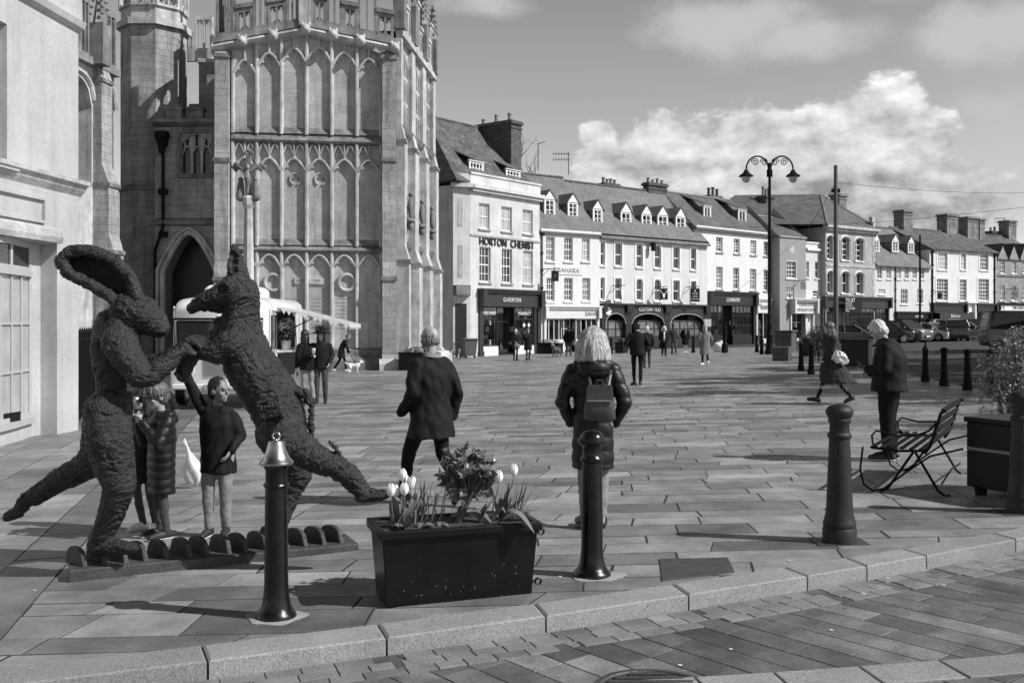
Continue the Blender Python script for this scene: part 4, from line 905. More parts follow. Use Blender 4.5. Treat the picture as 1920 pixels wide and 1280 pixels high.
    shopfront(t, f.u(1828), L - .15, .05, zs, .6, .5, [(f.u(1833), f.u(1862), 'win', 4, 1)], M['dkshop'], None, .2, .25, pil=.2)
    hang_sign(f, 1743, 1753, 549, 560, .8, 'dark square hanging sign at the left corner of the Georgian house', M['black'])
    # gabled inn
    f = Facade(1868, 102.2, 1975, 108); t = f.root('gabled_inn', 'stone inn with a row of small pointed gables at the right edge', 'building'); L = f.len
    w1 = wins(f, [(1876, 1884, 489, 513), (1897, 1905, 490, 513), (1917, 1925, 490, 513), (1938, 1946, 490, 513)]); w2 = wins(f, [(1875, 1884, 536, 564), (1896, 1905, 536, 564), (1917, 1925, 536, 564), (1938, 1946, 536, 564)])
    ze = f.z(1900, 486); zs = f.z(1900, 568); zr = f.z(1890, 444, 5)
    shell(t, .002, L, -.5, ze, zr, 5, 5, w1 + w2 + [(.2, L - .1, -.4, zs - .1)], M['rubble'], .14)
    for w in w1 + w2: window(t, w, .08, 2, 3, .09, .05, sash=False)
    gable_roof(t, 0, L, ze, zr, 5, 5, .1, 0, 0, M['tile'])
    for px in (1880, 1901, 1921, 1942):
        g = MB(); u = f.u(px); a = 1.05; zt = f.z(px, 458); g.prism([(u - a, ze - .02), (u + a, ze - .02), (u, zt)], -.02, .2); g.build('gable', M['rubble'], t); g = MB()
        for s in (-1, 1): g.add([(u, -.15, zt + .1), (u + s * (a + .1), -.15, ze - .1), (u + s * (a + .1), 4, ze - .1), (u, 4, zt + .1)], [(0, 1, 2, 3)])
        g.build('gable_roof', M['tile'], t)
    b = MB(); zb = f.z(1900, 517); b.box(0, L, -.1, 0, zb - .1, zb + .1); b.build('string_course', M['church_dark'], t)
    a = f.u(1882, 5); chimney(t, a, a + 1.5, 4.4, 5.6, zr - 1, f.z(1890, 418, 5), 0, M['church_dark']); chimney(t, a - 1.6, a - .1, 5.4, 6.2, zr - 1, f.z(1876, 437, 5), 2)
    o, zg, zf = shopfront(t, .2, L - .1, .05, zs, .55, .6, [(.6, L / 2 - .4, 'win', 4, 1), (L / 2, L - .5, 'win', 4, 1)], M['black'], None, .2, .2, pil=.2, fas_m=M['trim'])
    lettering('THE FLEECE', .42, (f.u(1908), -.14, (zg + zf) / 2), M['letter'], o, .01, width=1.1)
    hang_sign(f, 1880, 1893, 544, 560, 1.0, 'pale square hanging sign projecting from the gabled inn', M['letg'], 'INN', txm=M['letter'])
    # aerials
    for px, py0, py1, Y in ((1009, 312, 268, 71), (1066, 320, 286, 72), (1884, 440, 408, 108)):
        p0, p1 = at(px, py0 + 8, Y), at(px, py1, Y); a = thing('tv_aerial', 'thin aerial mast on the roof ridge left of the dress shop chimney' if px == 1009 else ('comb shaped television aerial on the dress shop roof' if px == 1066 else 'television aerial beside the inn chimney'), 'aerial', p0)
        m = MB(); m.tube([(0, 0, 0), (0, 0, p1.z - p0.z)], .03, 6); m.build('mast', M['irond'], a); m = MB()
        if px == 1009: m.tube([(-.05, 0, p1.z - p0.z - .1), (.5, 0, p1.z - p0.z + .1)], .025, 5)
        else:
            for dz in (.1, .5):
                z = p1.z - p0.z - dz; m.tube([(-1.1, 0, z), (.1, 0, z)], .02, 5)
                for k in range(6): m.tube([(-1.1 + k * .2, 0, z - .14), (-1.1 + k * .2, 0, z + .14)], .014, 4)
        m.build('antenna', M['irond'], a)
    # stack on the dress shop roof
random.seed(11); terrace()

# ---------------------------------------------------------------- the church porch and what stands round it
def band(mb, pts, w, y0, y1):                               # square-edged rib along a line in the wall plane
    n = len(pts); L = []; Rr = []
    for i, p in enumerate(pts):
        a = pts[max(i - 1, 0)]; b = pts[min(i + 1, n - 1)]; d = Vector((b[0] - a[0], b[1] - a[1])).normalized(); q = Vector((-d.y, d.x)) * w / 2
        L.append((p[0] + q.x, p[1] + q.y)); Rr.append((p[0] - q.x, p[1] - q.y))
    c = .3 * w
    rs = []
    for l, r in zip(L, Rr):
        m = lambda t: (l[0] + (r[0] - l[0]) * t, l[1] + (r[1] - l[1]) * t)
        a, b = m(.28), m(.72)
        rs.append([(l[0], y1, l[1]), (l[0], y0 + (y1 - y0) * .45, l[1]), (a[0], y0, a[1]), (b[0], y0, b[1]), (r[0], y0 + (y1 - y0) * .45, r[1]), (r[0], y1, r[1])])
    return mb.rings(rs)
def cusps(mb, pts, d, y0, y1, ks=(.2, .8)):
    n = len(pts) - 1; um = (pts[0][0] + pts[-1][0]) / 2; zl = min(p[1] for p in pts) - .1
    for k in ks:
        i = max(1, min(n - 1, int(round(n * k)))); p = Vector(pts[i]); a = Vector(pts[i - 1]); b = Vector(pts[i + 1]); c = Vector((um, zl)); q = p + (c - p).normalized() * d
        poly = [tuple(a), tuple(q + (a - p) * .12), tuple(q + (b - p) * .12), tuple(b)]
        mb.prism(poly, y0, y1)
def buttress(root, u0, u1, prof, name='buttress', m=None, m2=None):
    """prof: [(z, projection)] from the ground up; a sloped set-off wherever the projection steps back"""
    b = MB(); poly = [(0.05, prof[0][0])] + [(-p, z) for z, p in prof] + [(0.05, prof[-1][0])]
    b.prismx(poly, u0, u1); o = b.build(name, m or M['church'], root, bevel=.015)
    for (za, pa), (zb, pb) in zip(prof, prof[1:]):
        if pb < pa - .04: t = MB(); t.box(u0 - .04, u1 + .04, -pa - .06, -.01, za - .16, za - .0); t.build('set_off', m2 or M['church_dark'], o)
    return o
def pierced(mb, u0, u1, za0, za1, zb0, zb1, n, y0, y1, head=True):
    """open stone panel of n cusped lights; left edge za0..za1, right edge zb0..zb1 (it follows the rake)"""
    w = .11; zf = lambda u, lo: (za0 + (zb0 - za0) * (u - u0) / (u1 - u0)) if lo else (za1 + (zb1 - za1) * (u - u0) / (u1 - u0))
    def bar(ua, ub, va, vb, vc, vd): mb.prism([(ua, va), (ub, vb), (ub, vc), (ua, vd)], y0, y1)
    bar(u0, u1, zf(u0, 1), zf(u1, 1), zf(u1, 1) + w, zf(u0, 1) + w); bar(u0, u1, zf(u0, 0) - w * 1.6, zf(u1, 0) - w * 1.6, zf(u1, 0), zf(u0, 0))
    bar(u0, u0 + w, zf(u0, 1) + w, zf(u0 + w, 1) + w, zf(u0 + w, 0) - w * 1.6, zf(u0, 0) - w * 1.6); bar(u1 - w, u1, zf(u1 - w, 1) + w, zf(u1, 1) + w, zf(u1, 0) - w * 1.6, zf(u1 - w, 0) - w * 1.6)
    for k in range(1, n): u = u0 + (u1 - u0) * k / n; bar(u - w * .35, u + w * .35, zf(u, 1) + w, zf(u, 1) + w, zf(u, 0) - w * 1.6, zf(u, 0) - w * 1.6)
    for k in range(n):
        a = u0 + (u1 - u0) * k / n + .04; b = u0 + (u1 - u0) * (k + 1) / n - .04; zt = zf((a + b) / 2, 0) - w * 1.5; r = min(.45, (b - a) * .7)
        pts = arch_pts(a, b, zt, r, 8, True); ym = (y0 + y1) / 2
        band(mb, pts, .07, ym - .05, ym + .05); cusps(mb, pts, .11, ym - .04, ym + .04, (.25, .75))
        if zf(u0, 0) - zf(u0, 1) < 1.3:                     # low panels carry a leafy foot as well
            zb_ = zf((a + b) / 2, 1) + w; pts = [(p[0], 2 * zb_ - p[1] + (zt - zb_) * 0 + 0) for p in arch_pts(a, b, zb_, r * .8, 6, True)]
            band(mb, pts, .06, ym - .045, ym + .045)
    return mb
def pinnacle(mb, u, y, z0, z1, w):
    zs = z0 + (z1 - z0) * .5; mb.box(u - w / 2, u + w / 2, y - w / 2, y + w / 2, z0, zs)
    mb.lathe([(w * .62, 0), (w * .5, .1), (w * .08, z1 - zs), (0, z1 - zs)], 4, (u, y, zs))
    for k in range(1, 6):
        t = k / 6; r = w * (.55 - .45 * t); z = zs + .1 + (z1 - zs) * t
        for a in range(4): mb.ell((u + r * math.cos(a * 1.571 + .785) * 1.25, y + r * math.sin(a * 1.571 + .785) * 1.25, z), (w * .13, w * .13, w * .12), 6, 5)
    mb.box(u - w * .3, u + w * .3, y - w * .08, y + w * .08, z1 - .12, z1 - .02); mb.ell((u, y, z1 + .02), w * .14, 6, 5)
def church():
    f = Facade(405, 42.2, 742, 43.3); t = f.root('church_porch', 'tall pale stone church porch with blind tracery panels and a pierced gabled parapet', 'church'); L = f.len
    up = lambda px: f.u(px); Z = lambda px, py: f.z(px, py)
    zbase = .0; za, zm, zb = Z(440, 98), Z(574, 66), Z(742, 100)
    # panel wall behind everything
    w = MB(); w.add([(0, 0, -.6), (L, 0, -.6), (L, 0, zb), (up(574), 0, zm), (0, 0, za)], [(0, 1, 2, 3, 4)])
    w.add([(0, 0, -.6), (0, 7.5, -.6), (0, 7.5, za), (0, 0, za)], [(0, 1, 2, 3)]); w.add([(0, 7.5, za), (L, 7.5, zb), (up(574), 7.5, zm), ], [(0, 1, 2)])
    w.add([(0, 0, za), (up(574), 0, zm), (up(574), 7.5, zm), (0, 7.5, za)], [(0, 1, 2, 3)]); w.add([(up(574), 0, zm), (L, 0, zb), (L + .4, 7.5, zb), (up(574), 7.5, zm)], [(0, 1, 2, 3)])
    w.build('wall', M['church_plain'], t, fix=False)
    D = -.20
    cols = [up(p) for p in (437, 482, 528, 575, 622, 669, 714)]
    zt = [Z(p, q) for p, q in ((437, 106), (482, 97), (528, 86), (575, 78), (622, 85), (669, 95), (714, 104))]
    s1, s2, s3 = Z(575, 253), Z(575, 461), Z(575, 652)
    z_str1b, z_str2b = Z(575, 270), Z(575, 474)
    for i, u in enumerate(cols):                            # tall mullions of the three tiers
        for lo, hi in ((s1 - .02, zt[i] + .25), (s2 - .02, z_str1b), (s3, z_str2b)):
            b = MB(); band(b, [(u, lo), (u, hi)], .17, D, .01); b.build('mullion', M['church_trim'], t)
    for i, (a, b_) in enumerate(zip(cols, cols[1:])):
        ap = Z((437 + 46 * i) + 23, (112, 99, 90, 89, 98, 110)[i]) - .05
        k = MB(); rise = .55; pts = arch_pts(a + .04, b_ - .04, ap, rise, 12, True); band(k, pts, .13, D, .01); cusps(k, pts, .16, -.08, .005, (.14, .3, .7, .86))
        band(k, [((a + b_) / 2, ap - .05), ((a + b_) / 2, ap + .45)], .09, D * .8, .01); k.build('arch_head', M['church_trim'], t)
        # middle tier: cusped arch with a frieze of small arches above
        zz = Z(575, 299); k = MB(); pts = arch_pts(a + .04, b_ - .04, zz, .5, 12, True); band(k, pts, .12, D, .01); cusps(k, pts, .15, -.08, .005, (.14, .3, .7, .86)); um = (a + b_) / 2
        band(k, [(um, zz), (um, z_str1b)], .09, D * .8, .01)
        for (c, d) in ((a + .05, um - .03), (um + .03, b_ - .05)):
            ps = arch_pts(c, d, z_str1b - .06, .42, 8, True); band(k, ps, .075, D * .75, .01); cusps(k, ps, .11, -.06, .005, (.22, .78))
        k.build('arch_head', M['church_trim'], t)
        zz = Z(575, 478); k = MB(); pts = arch_pts(a + .04, b_ - .04, zz, .5, 12, True); band(k, pts, .12, D, .01); cusps(k, pts, .15, -.08, .005, (.14, .3, .7, .86)); k.build('arch_head', M['church_trim'], t)
    for z0, z1 in ((z_str1b, s1), (z_str2b, s2)):           # weathered string courses with sloping tops
        b = MB(); b.prismx([(0.01, z0), (-.20, z0), (-.26, z0 + .1), (-.22, z0 + .17), (0.01, z1 + .05)], cols[0] - .05, cols[-1] + .05); b.build('string_course', M['church_dark'], t)
        for a, b_ in zip(cols, cols[1:]):                   # sloping sill in each bay
            k = MB(); k.prismx([(0.005, z1 + .02), (-.14, z1 + .02), (.005, z1 + .30)], a + .09, b_ - .09); k.build('sill', M['church_dark'], t)
    b = MB(); b.prismx([(0.01, -.6), (-.32, -.6), (-.32, s3 - .55), (-.18, s3 - .35), (-.18, s3 - .1), (0.01, s3)], cols[0] - .1, cols[-1] + .05); b.build('plinth', M['church_dark'], t)
    # gabled string, battlement and carved heads
    b = MB(); rake = lambda px: Z(px, 98 + (66 - 98) * (px - 405) / 169 if px < 574 else 66 + (101 - 66) * (px - 574) / 168)
    prf = [(.02, -.12), (-.34, .02), (-.42, .14), (-.36, .24), (.02, .34)]
    rs = [[(up(px), p[0], rake(px) + p[1]) for p in prf] for px in (398, 574, 748)]; b.rings(rs); b.build('gable_moulding', M['church_trim'], t)
    b = MB(); rs = [[(up(px), y, rake(px) + z) for y, z in ((-.22, .34), (.12, .34), (.12, .62), (-.18, .62))] for px in (400, 574, 746)]; b.rings(rs); b.build('parapet_base', M['church_dark'], t)
    edges = [405, 443, 474, 502, 536, 560, 586, 612, 642, 670, 706, 738]; tall = True
    for i, (a, c) in enumerate(zip(edges, edges[1:])):
        if i == 5:
            m = MB(); m.box(up(a) + .05, up(c) - .05, -.32, .2, rake(574) + .35, rake(574) + 1.7); m.lathe([(.42, 0), (.02, 1.5), (0, 1.5)], 4, (up(573), -.06, rake(574) + 1.7)); m.build('gable_pedestal', M['church_trim'], t); continue
        hi = 2.35 if (i % 2 == 0) == (i < 5) else .98
        m = MB(); pierced(m, up(a) + .01, up(c) - .01, rake(a) + .62, rake(a) + .62 + hi, rake(c) + .62, rake(c) + .62 + hi, 2, -.16, .08)
        m.prism([(up(a) - .04, rake(a) + .625 + hi), (up(c) + .04, rake(c) + .625 + hi), (up(c) + .04, rake(c) + .80 + hi), (up(a) - .04, rake(a) + .80 + hi)], -.24, .14); m.build('merlon', M['church_dark'], t)
    for px in (456, 513, 574, 625, 676, 740):
        m = MB(); z = rake(px) + .12; m.ell((up(px), -.42, z), (.22, .26, .24), 10, 8); m.ell((up(px) + .02, -.68, z - .06), (.13, .16, .12), 8, 6); m.ell((up(px) - .14, -.42, z + .2), (.07, .07, .12), 6, 5); m.ell((up(px) + .14, -.42, z + .2), (.07, .07, .12), 6, 5); m.build('gargoyle', M['church_trim'], t, smooth=True)
    for px, yr in ((736, 109),):
        m = MB()
        for k in range(7):
            a = R(20 + k * 23); m.tube([(up(711), -.25, Z(711, 102)), (up(711) + .28 * math.cos(a), -.32, Z(711, 102) + .28 * math.sin(a))], .05, 5)
        m.build('carved_leaf', M['church_trim'], t)
    # solid and pierced battlement down the left flank, which throws its shade on the stair bay
    b = MB(); b.box(-.05, .3, .15, 7.4, za - .2, za + 1.1); b.build('parapet_base', M['church_dark'], t)
    for k in range(6):
        hi = 2.3 if k % 2 == 0 else 1.1; m = MB(); pierced(m, -.58, .58, 0, hi, 0, hi, 2, -.1, .1); m.xf(Matrix.Translation((.12, .75 + k * 1.2, za + 1.1)) @ Matrix.Rotation(R(90), 4, 'Z')); m.build('merlon', M['church_dark'], t)
    m = MB(); pinnacle(m, .12, 3.2, za + 1.0, za + 5.2, .55); m.build('pinnacle', M['church_dark'], t)
    # corner buttresses
    for (a, c, top) in ((405, 432, 106), (716, 742, 110)):
        px = (a + c) / 2; prof = [(-.6, .85), (.55, .85), (.8, .70), (Z(px, 520), .70), (Z(px, 492), .58), (Z(px, 300), .58), (Z(px, 284), .48), (Z(px, top), .48), (Z(px, top) + .3, .02)]
        buttress(t, up(a), up(c), prof)
        b = MB(); b.box(up(a) - .12, up(c) + .12, -1.0, -.0, -.6, .42); b.prismx([(0, .42), (-1.0, .42), (-.86, .62), (0, .62)], up(a) - .12, up(c) + .12); b.build('buttress_foot', M['church_trim'], t)
    # war memorial wreaths, dates and ribbon
    for px, py, r in ((512, 530, 15), (650, 530, 15)):
        m = MB(); rr = r * 42.8 / F; m.tube([(up(px) + rr * math.cos(a), -.06, Z(px, py) + rr * math.sin(a)) for a in [k * math.pi / 16 for k in range(32)]], .085, 8, closed=True); m.build('wreath', M['church_trim'], t)
    for px, py, tx in ((554, 336, '1939'), (601, 336, '1945')):
        m = MB(); rr = 10 * 42.8 / F; m.tube([(up(px) + rr * math.cos(a), -.03, Z(px, py) + rr * 1.1 * math.sin(a)) for a in [k * math.pi / 12 + R(290) for k in range(22)]], .045, 6); o = m.build('date_wreath', M['church_trim'], t); lettering(tx, .2, (up(px), -.02, Z(px, py)), M['church_dark'], o, .01)
    for px, px2, tx in ((552, 573, '1914'), (579, 607, '1919')):
        m = MB(); a, c = up(px), up(px2); z = Z(575, 526); m.prism([(a, z - .14), (c, z - .16), (c, z + .10), (a, z + .14)], -.07, .0); o = m.build('ribbon', M['church_trim'], t); lettering(tx, .16, ((a + c) / 2, -.075, z - .01), M['church_dark'], o, .005)
    for px in (505, 552, 600, 647, 692):                    # name panels cut in the lower tier
        m = MB(); a = .36
        for k in range(9): z = Z(px, 560) - k * .16; m.box(up(px) - a, up(px) + a, -.012, -.001, z, z + .05)
        m.build('carved_names', M['church_plain'], t)
    # long side running back from the corner, lit by the sun
    f2 = Facade(744, 43.35, 808, 51.5); s = f2.root('church_porch_front', 'sunlit narrow side of the church porch with tall oriel windows and pinnacles', 'church'); L2 = f2.len
    zt2 = f2.z(760, 60) ; hs = []
    zpar = f2.z(790, 120)
    for k in range(3):
        c = L2 * (k + .5) / 3; hs += [(c - .95, c + .95, f2.z(780, 262), f2.z(780, 128), .5, .45), (c - .85, c + .85, f2.z(780, 460), f2.z(780, 345), .5, .3)]
    w = MB(); wall_holes(w, 0, L2, -.6, zpar, hs, .4); w.quad((L2, 0, -.6), (L2, 6, -.6), (L2, 6, zpar), (L2, 0, zpar)); w.quad((0, .0, zpar), (L2, 0, zpar), (L2, 3, zpar), (0, 3, zpar)); w.build('wall', M['church_trim'], s, fix=False)
    for h in hs:
        m = MB(); a, b_, c, d = h[:4]
        for k in range(1, 4): u = a + (b_ - a) * k / 4; m.box(u - .06, u + .06, -.02, .12, c, d)
        for k in (1, 2): z = c + (d - c) * k / 3; m.box(a, b_, -.01, .11, z - .07, z + .07)
        for k in range(4):
            for j in (1, 2, 3): band(m, arch_pts(a + (b_ - a) * k / 4, a + (b_ - a) * (k + 1) / 4, c + (d - c) * j / 3 - .07, .3, 6, True), .07, .0, .1)
        o = m.build('window_tracery', M['church_trim'], s); p = MB(); p.quad((a, .14, c), (b_, .14, c), (b_, .14, d), (a, .14, d)); p.build('pane', M['pane'], o, fix=False)
        m = MB(); m.prismx([(0, c), (-.28, c - .1), (-.2, c - .3), (0, c - .55)], a - .2, b_ + .2); m.build('sill', M['church_dark'], s)
    for k in range(4):
        u = L2 * k / 3; a, b_ = max(u - .38, .02), min(u + .38, L2 + .3)
        prof = [(-.6, .75), (.55, .75), (.8, .55), (f2.z(790, 500), .55), (f2.z(790, 478), .36), (f2.z(790, 300), .36), (f2.z(790, 275), .20), (zpar, .20), (zpar + .35, .1)]
        buttress(s, a, b_, prof, m=M['church_trim'])
        m = MB(); pinnacle(m, (a + b_) / 2, -.1, zpar + .1, zpar + 3.6, .5); m.build('pinnacle', M['church_dark'], s)
    b = MB(); b.box(-.0, L2, -.3, .02, zpar - .22, zpar + .02); b.build('string_course', M['church_trim'], s)
    for k in range(9):
        a, b_ = L2 * k / 9 + .02, L2 * (k + 1) / 9 - .02; hi = 2.1 if k % 2 == 0 else 1.1; m = MB(); pierced(m, a, b_, zpar + .3, zpar + .3 + hi, zpar + .3, zpar + .3 + hi, 2, -.14, .08); m.box(a, b_, -.14, .08, zpar + .02, zpar + .3); m.box(a - .03, b_ + .03, -.2, .14, zpar + .305 + hi, zpar + .45 + hi); m.build('merlon', M['church_trim'], s)
    for k in range(3):
        for j in (0, 1):
            c = L2 * (k + .5) / 3 + (j - .5) * 1.5; m = MB(); z = f2.z(790, 425); m.box(c - .2, c + .2, -.34, 0, z - .12, z); m.ell((c, -.17, z - .28), (.16, .15, .22), 8, 6); m.ell((c, -.18, z + .55), (.17, .14, .5), 8, 8); m.ell((c, -.18, z + 1.12), .12, 8, 6); m.build('niche_carving', M['church_dark'], s, smooth=True)
    for u in (-.12,):
        b = MB(); b.box(-.1, L2 + .1, -1.1, -.0, -.6, .40); b.prismx([(0, .40), (-1.1, .40), (-.9, .62), (0, .62)], -.1, L2 + .1); b.build('plinth', M['church_trim'], s)
    # recessed stair bay: wall, window, doorway
    f = Facade(291, 44.2, 412, 44.2); t = f.root('church_stair_bay', 'shadowed church bay with pointed doorway and small three light window', 'church'); L = f.len
    up = lambda px: f.u(px); Z = lambda px, py: f.z(px, py); ztop = H + (HOR - 112) * 47.9 / F - f.base
    hs = [(up(341), up(395), Z(365, 325), Z(365, 252), .4, .35, True), (up(305), up(406), -.7, Z(355, 436), 1.7, 1.3, True)]
    w = MB(); zlow = Z(350, 229); wall_holes(w, 0, L + .6, -.8, zlow, hs, .4); w.quad((0, 3, -.8), (0, 0, -.8), (0, 0, zlow), (0, 3, zlow)); w.quad((0, 0, zlow), (L, 0, zlow), (L, 4, zlow), (0, 4, zlow)); w.build('wall', M['church'], t, fix=False)
    w = MB(); w.box(up(325), L + 1.5, 3.6, 4.0, zlow - .5, ztop); w.build('wall', M['church'], t)
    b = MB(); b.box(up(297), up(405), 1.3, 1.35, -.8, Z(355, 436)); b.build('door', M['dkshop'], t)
    for (a0, rise, wd, y) in ((0, 1.75, .22, -.14), (.22, 1.9, .16, -.22)):
        k = MB(); a, c = up(305) - a0, up(406) + a0; pts = [(a, -.5), (a, Z(355, 436) + a0 - rise)] + arch_pts(a, c, Z(355, 436) + a0 * .8, rise, 14, True)[1:-1] + [(c, Z(355, 436) + a0 - rise), (c, -.5)]; band(k, pts, wd, y, .02); k.build('door_arch', M['church_trim'], t)
    m = MB(); a, c, z0, z1 = hs[0][:4]
    for k in (1, 2): u = a + (c - a) * k / 3; m.box(u - .06, u + .06, .08, .22, z0, z1)
    for k in range(3): band(m, arch_pts(a + (c - a) * k / 3, a + (c - a) * (k + 1) / 3, z1 - .5, .35, 8, True), .08, .1, .2)
    for k in range(6): u = a + (c - a) * (k + .5) / 6; m.box(u - .03, u + .03, .1, .2, z1 - .6, z1)
    o = m.build('window_tracery', M['church_trim'], t); p = MB(); p.quad((a, .25, z0), (c, .25, z0), (c, .25, z1), (a, .25, z1)); p.build('pane', M['pane'], o, fix=False)
    k = MB(); k.box(a - .2, c + .2, -.12, 0, z1 + .06, z1 + .2); k.box(a - .2, a - .06, -.1, 0, z0, z1 + .06); k.box(c + .06, c + .2, -.1, 0, z0, z1 + .06); k.box(a - .25, c + .25, -.16, 0, z0 - .2, z0 - .02); k.build('hood_mould', M['church_dark'], t)
    k = MB(); z = Z(350, 417); k.prismx([(0, z - .16), (-.2, z - .1), (-.24, z + .05), (0, z + .2)], .05, L); k.build('string_course', M['church_dark'], t)
    k = MB(); k.prismx([(3.6, ztop - .3), (3.4, ztop - .2), (3.4, ztop - .05), (3.6, ztop + .05)], up(325), L + 1); k.build('string_course', M['church_trim'], t)
    k = MB(); z = Z(350, 228); k.prismx([(0, z - .25), (-.55, z - .12), (-.6, z + .02), (-.05, z + .18)], -.05, L); k.build('string_course', M['church_dark'], t)
    for px in (333, 372):
        k = MB(); k.box(up(px) - .34, up(px) + .34, -.5, -.1, z, z + .42); k.box(up(px) - .40, up(px) + .40, -.56, -.04, z + .42, z + .54); k.prismx([(-.5, z + .54), (-.1, z + .54), (-.3, z + .72)], up(px) - .3, up(px) + .3); k.build('small_merlon', M['church_dark'], t)
    for (a, c, py0, py1) in ((347, 366, 96, 62), (366, 399, 96, 32)):
        m = MB(); k1 = 47.9 / 44.2; zz = lambda py: H + (HOR - py) * 47.9 / F - f.base; a_, c_ = f.u(a, 3.7), f.u(c, 3.7); pierced(m, a_, c_, zz(py0), zz(py1), zz(py0), zz(py1), 2, 3.6, 3.8); m.box(a_, c_, 3.6, 3.8, ztop - .1, zz(py0)); m.build('merlon', M['church_trim'], t)
    g = MB(); u = up(308); g.tube([(u, -.16, Z(308, 290)), (u, -.16, Z(308, 425)), (u - .35, -.16, Z(308, 470)), (u - .35, -.16, -.5)], .075, 8); g.lathe([(.12, 0), (.2, .35), (.34, .7), (.34, .95), (0, .95)], 8, (u, -.3, Z(308, 290)))
    for py in (270, 360, 440): g.box(u - .18, u + .18, -.26, -.05, Z(308, py) - .12, Z(308, py) + .12)
    g.build('rainwater_pipe', M['irond'], t)
    # octagonal stair turret
    c0 = at(289, 700, 46.4); zb = gz(c0.x, c0.y); t = thing('church_turret', 'octagonal stone stair turret beside the church porch, its top cut by the photo', 'church tower', (c0.x, c0.y, zb)); r = 57 * 46 / F * 1.04
    hz = lambda py: H + (HOR - py) * 45.2 / F - zb
    def octo(m, r, z0, z1): m.rings([[(r * math.cos(R(22.5 + 45 * k)), r * math.sin(R(22.5 + 45 * k)), z) for k in range(8)] for z in (z0, z1)])
    m = MB(); octo(m, r, hz(352), hz(48)); m.build('shaft', M['church'], t); m = MB(); octo(m, r * 1.03, -.6, hz(356)); m.build('base', M['church'], t)
    m = MB(); octo(m, r * 1.10, hz(357), hz(347)); m.build('string_course', M['church_dark'], t); m = MB(); octo(m, r * 1.14, hz(48), hz(36)); m.build('string_course', M['church_trim'], t); m = MB(); octo(m, r * .99, hz(36), hz(12)); m.build('parapet', M['church_trim'], t)
    for k in range(8):
        a = R(45 * k); Mx = Matrix.Rotation(a, 4, 'Z') @ Matrix.Translation((r * .92, 0, 0)) @ Matrix.Rotation(R(90), 4, 'Z'); wd = r * .38
        m = MB(); pierced(m, -wd, wd, hz(12), hz(-40), hz(12), hz(-40), 2, -.1, .1); m.xf(Mx); m.build('merlon', M['church_trim'], t)
    m = MB(); m.box(-.12, .12, -r - .02, -r * .9, hz(328), hz(304)); m.xf(Matrix.Rotation(R(26), 4, 'Z')); m.build('slit_window', M['pane'], t)
    # aisle of the nave, running back behind the shop
    f = Facade(112, 38.6, 214, 42.6); t = f.root('church_aisle', 'church aisle with deep arched windows and battlements behind the corner shop', 'church'); L = f.len
    Z = lambda px, py: f.z(px, py); ztop = Z(180, 128)
    hs = [(f.u(114), f.u(172), Z(150, 345), Z(150, 128) - .3, 1.1, .7), (f.u(190), f.u(213), Z(205, 340), Z(205, 168), .6, .7)]
    w = MB(); wall_holes(w, -4, L, -.8, ztop, hs, .6); w.quad((L, 0, -.8), (L, 5, -.8), (L, 5, ztop), (L, 0, ztop)); w.build('wall', M['church_trim'], t, fix=False)
    for h in hs:
        m = MB(); a, c, z0, z1 = h[:4]
        for k in range(1, 4): u = a + (c - a) * k / 4; m.box(u - .07, u + .07, .75, .9, z0, z1)
        for k in (1, 2): z = z0 + (z1 - z0) * k / 3; m.box(a, c, .76, .89, z - .08, z + .08)
        o = m.build('window_tracery', M['church_dark'], t); p = MB(); p.quad((a, .92, z0), (c, .92, z0), (c, .92, z1), (a, .92, z1)); p.build('pane', M['pane'], o, fix=False)
        k = MB(); band(k, arch_pts(a - .1, c + .1, z1 + .2, 1.0, 12), .2, -.14, .02); k.build('window_arch', M['church_trim'], t)
    px = 183; prof = [(-.8, .9), (Z(px, 470), .9), (Z(px, 440), .7), (Z(px, 345), .7), (Z(px, 310), .4), (Z(px, 150), .4), (Z(px, 130), .25), (ztop + .4, .25)]
    buttress(t, f.u(174), f.u(194), prof)
    m = MB(); pinnacle(m, f.u(170), -.4, ztop, Z(170, -30), .62); m.build('pinnacle', M['church_dark'], t)
    b = MB(); b.box(-4, L, -.3, .02, ztop - .05, ztop + .25); b.build('string_course', M['church_dark'], t)
    for k, (a, c, hi) in enumerate(((118, 128, 2.3), (128, 146, 1.5), (146, 163, 2.3), (178, 194, 1.5), (194, 213, 2.3))):
        m = MB(); pierced(m, f.u(a), f.u(c), ztop + .3, ztop + .3 + hi, ztop + .3, ztop + .3 + hi, 2, -.12, .1); m.build('merlon', M['church_dark'], t)
    b = MB(); b.prismx([(0, -.8), (-.7, -.8), (-.7, 1.0), (-.45, 1.3), (0, 1.4)], -3, L); b.build('plinth', M['church_dark'], t)
    # the church is one building: gather its sections under one root
    root = bpy.data.objects['church_porch']; root.name = 'church'; bpy.context.view_layer.update()
    root['label'] = 'tall pale stone church with blind panelled porch, turret and pierced battlements'
    for nm in ('church_porch_front', 'church_stair_bay', 'church_turret', 'church_aisle'):
        o = bpy.data.objects[nm]; Mx = root.matrix_world.inverted() @ o.matrix_world
        for c in list(o.children): c.parent = root; c.matrix_parent_inverse = Mx
        bpy.data.objects.remove(o)
    # market cross
    p = gpt(466, 706); t = thing('market_cross', 'slender stone market cross with a carved crucifix top in front of the church', 'stone cross', p); d = p.y; s = d / F; hz = lambda py: H + (HOR - py) * s - p.z
    m = MB()
    for k in range(3): m.box(-1.3 + k * .35, 1.3 - k * .35, -1.3 + k * .35, 1.3 - k * .35, k * .25, k * .25 + .248)
    m.box(-.4, .4, -.4, .4, .75, 1.7); m.build('steps', M['church'], t, bevel=.02)
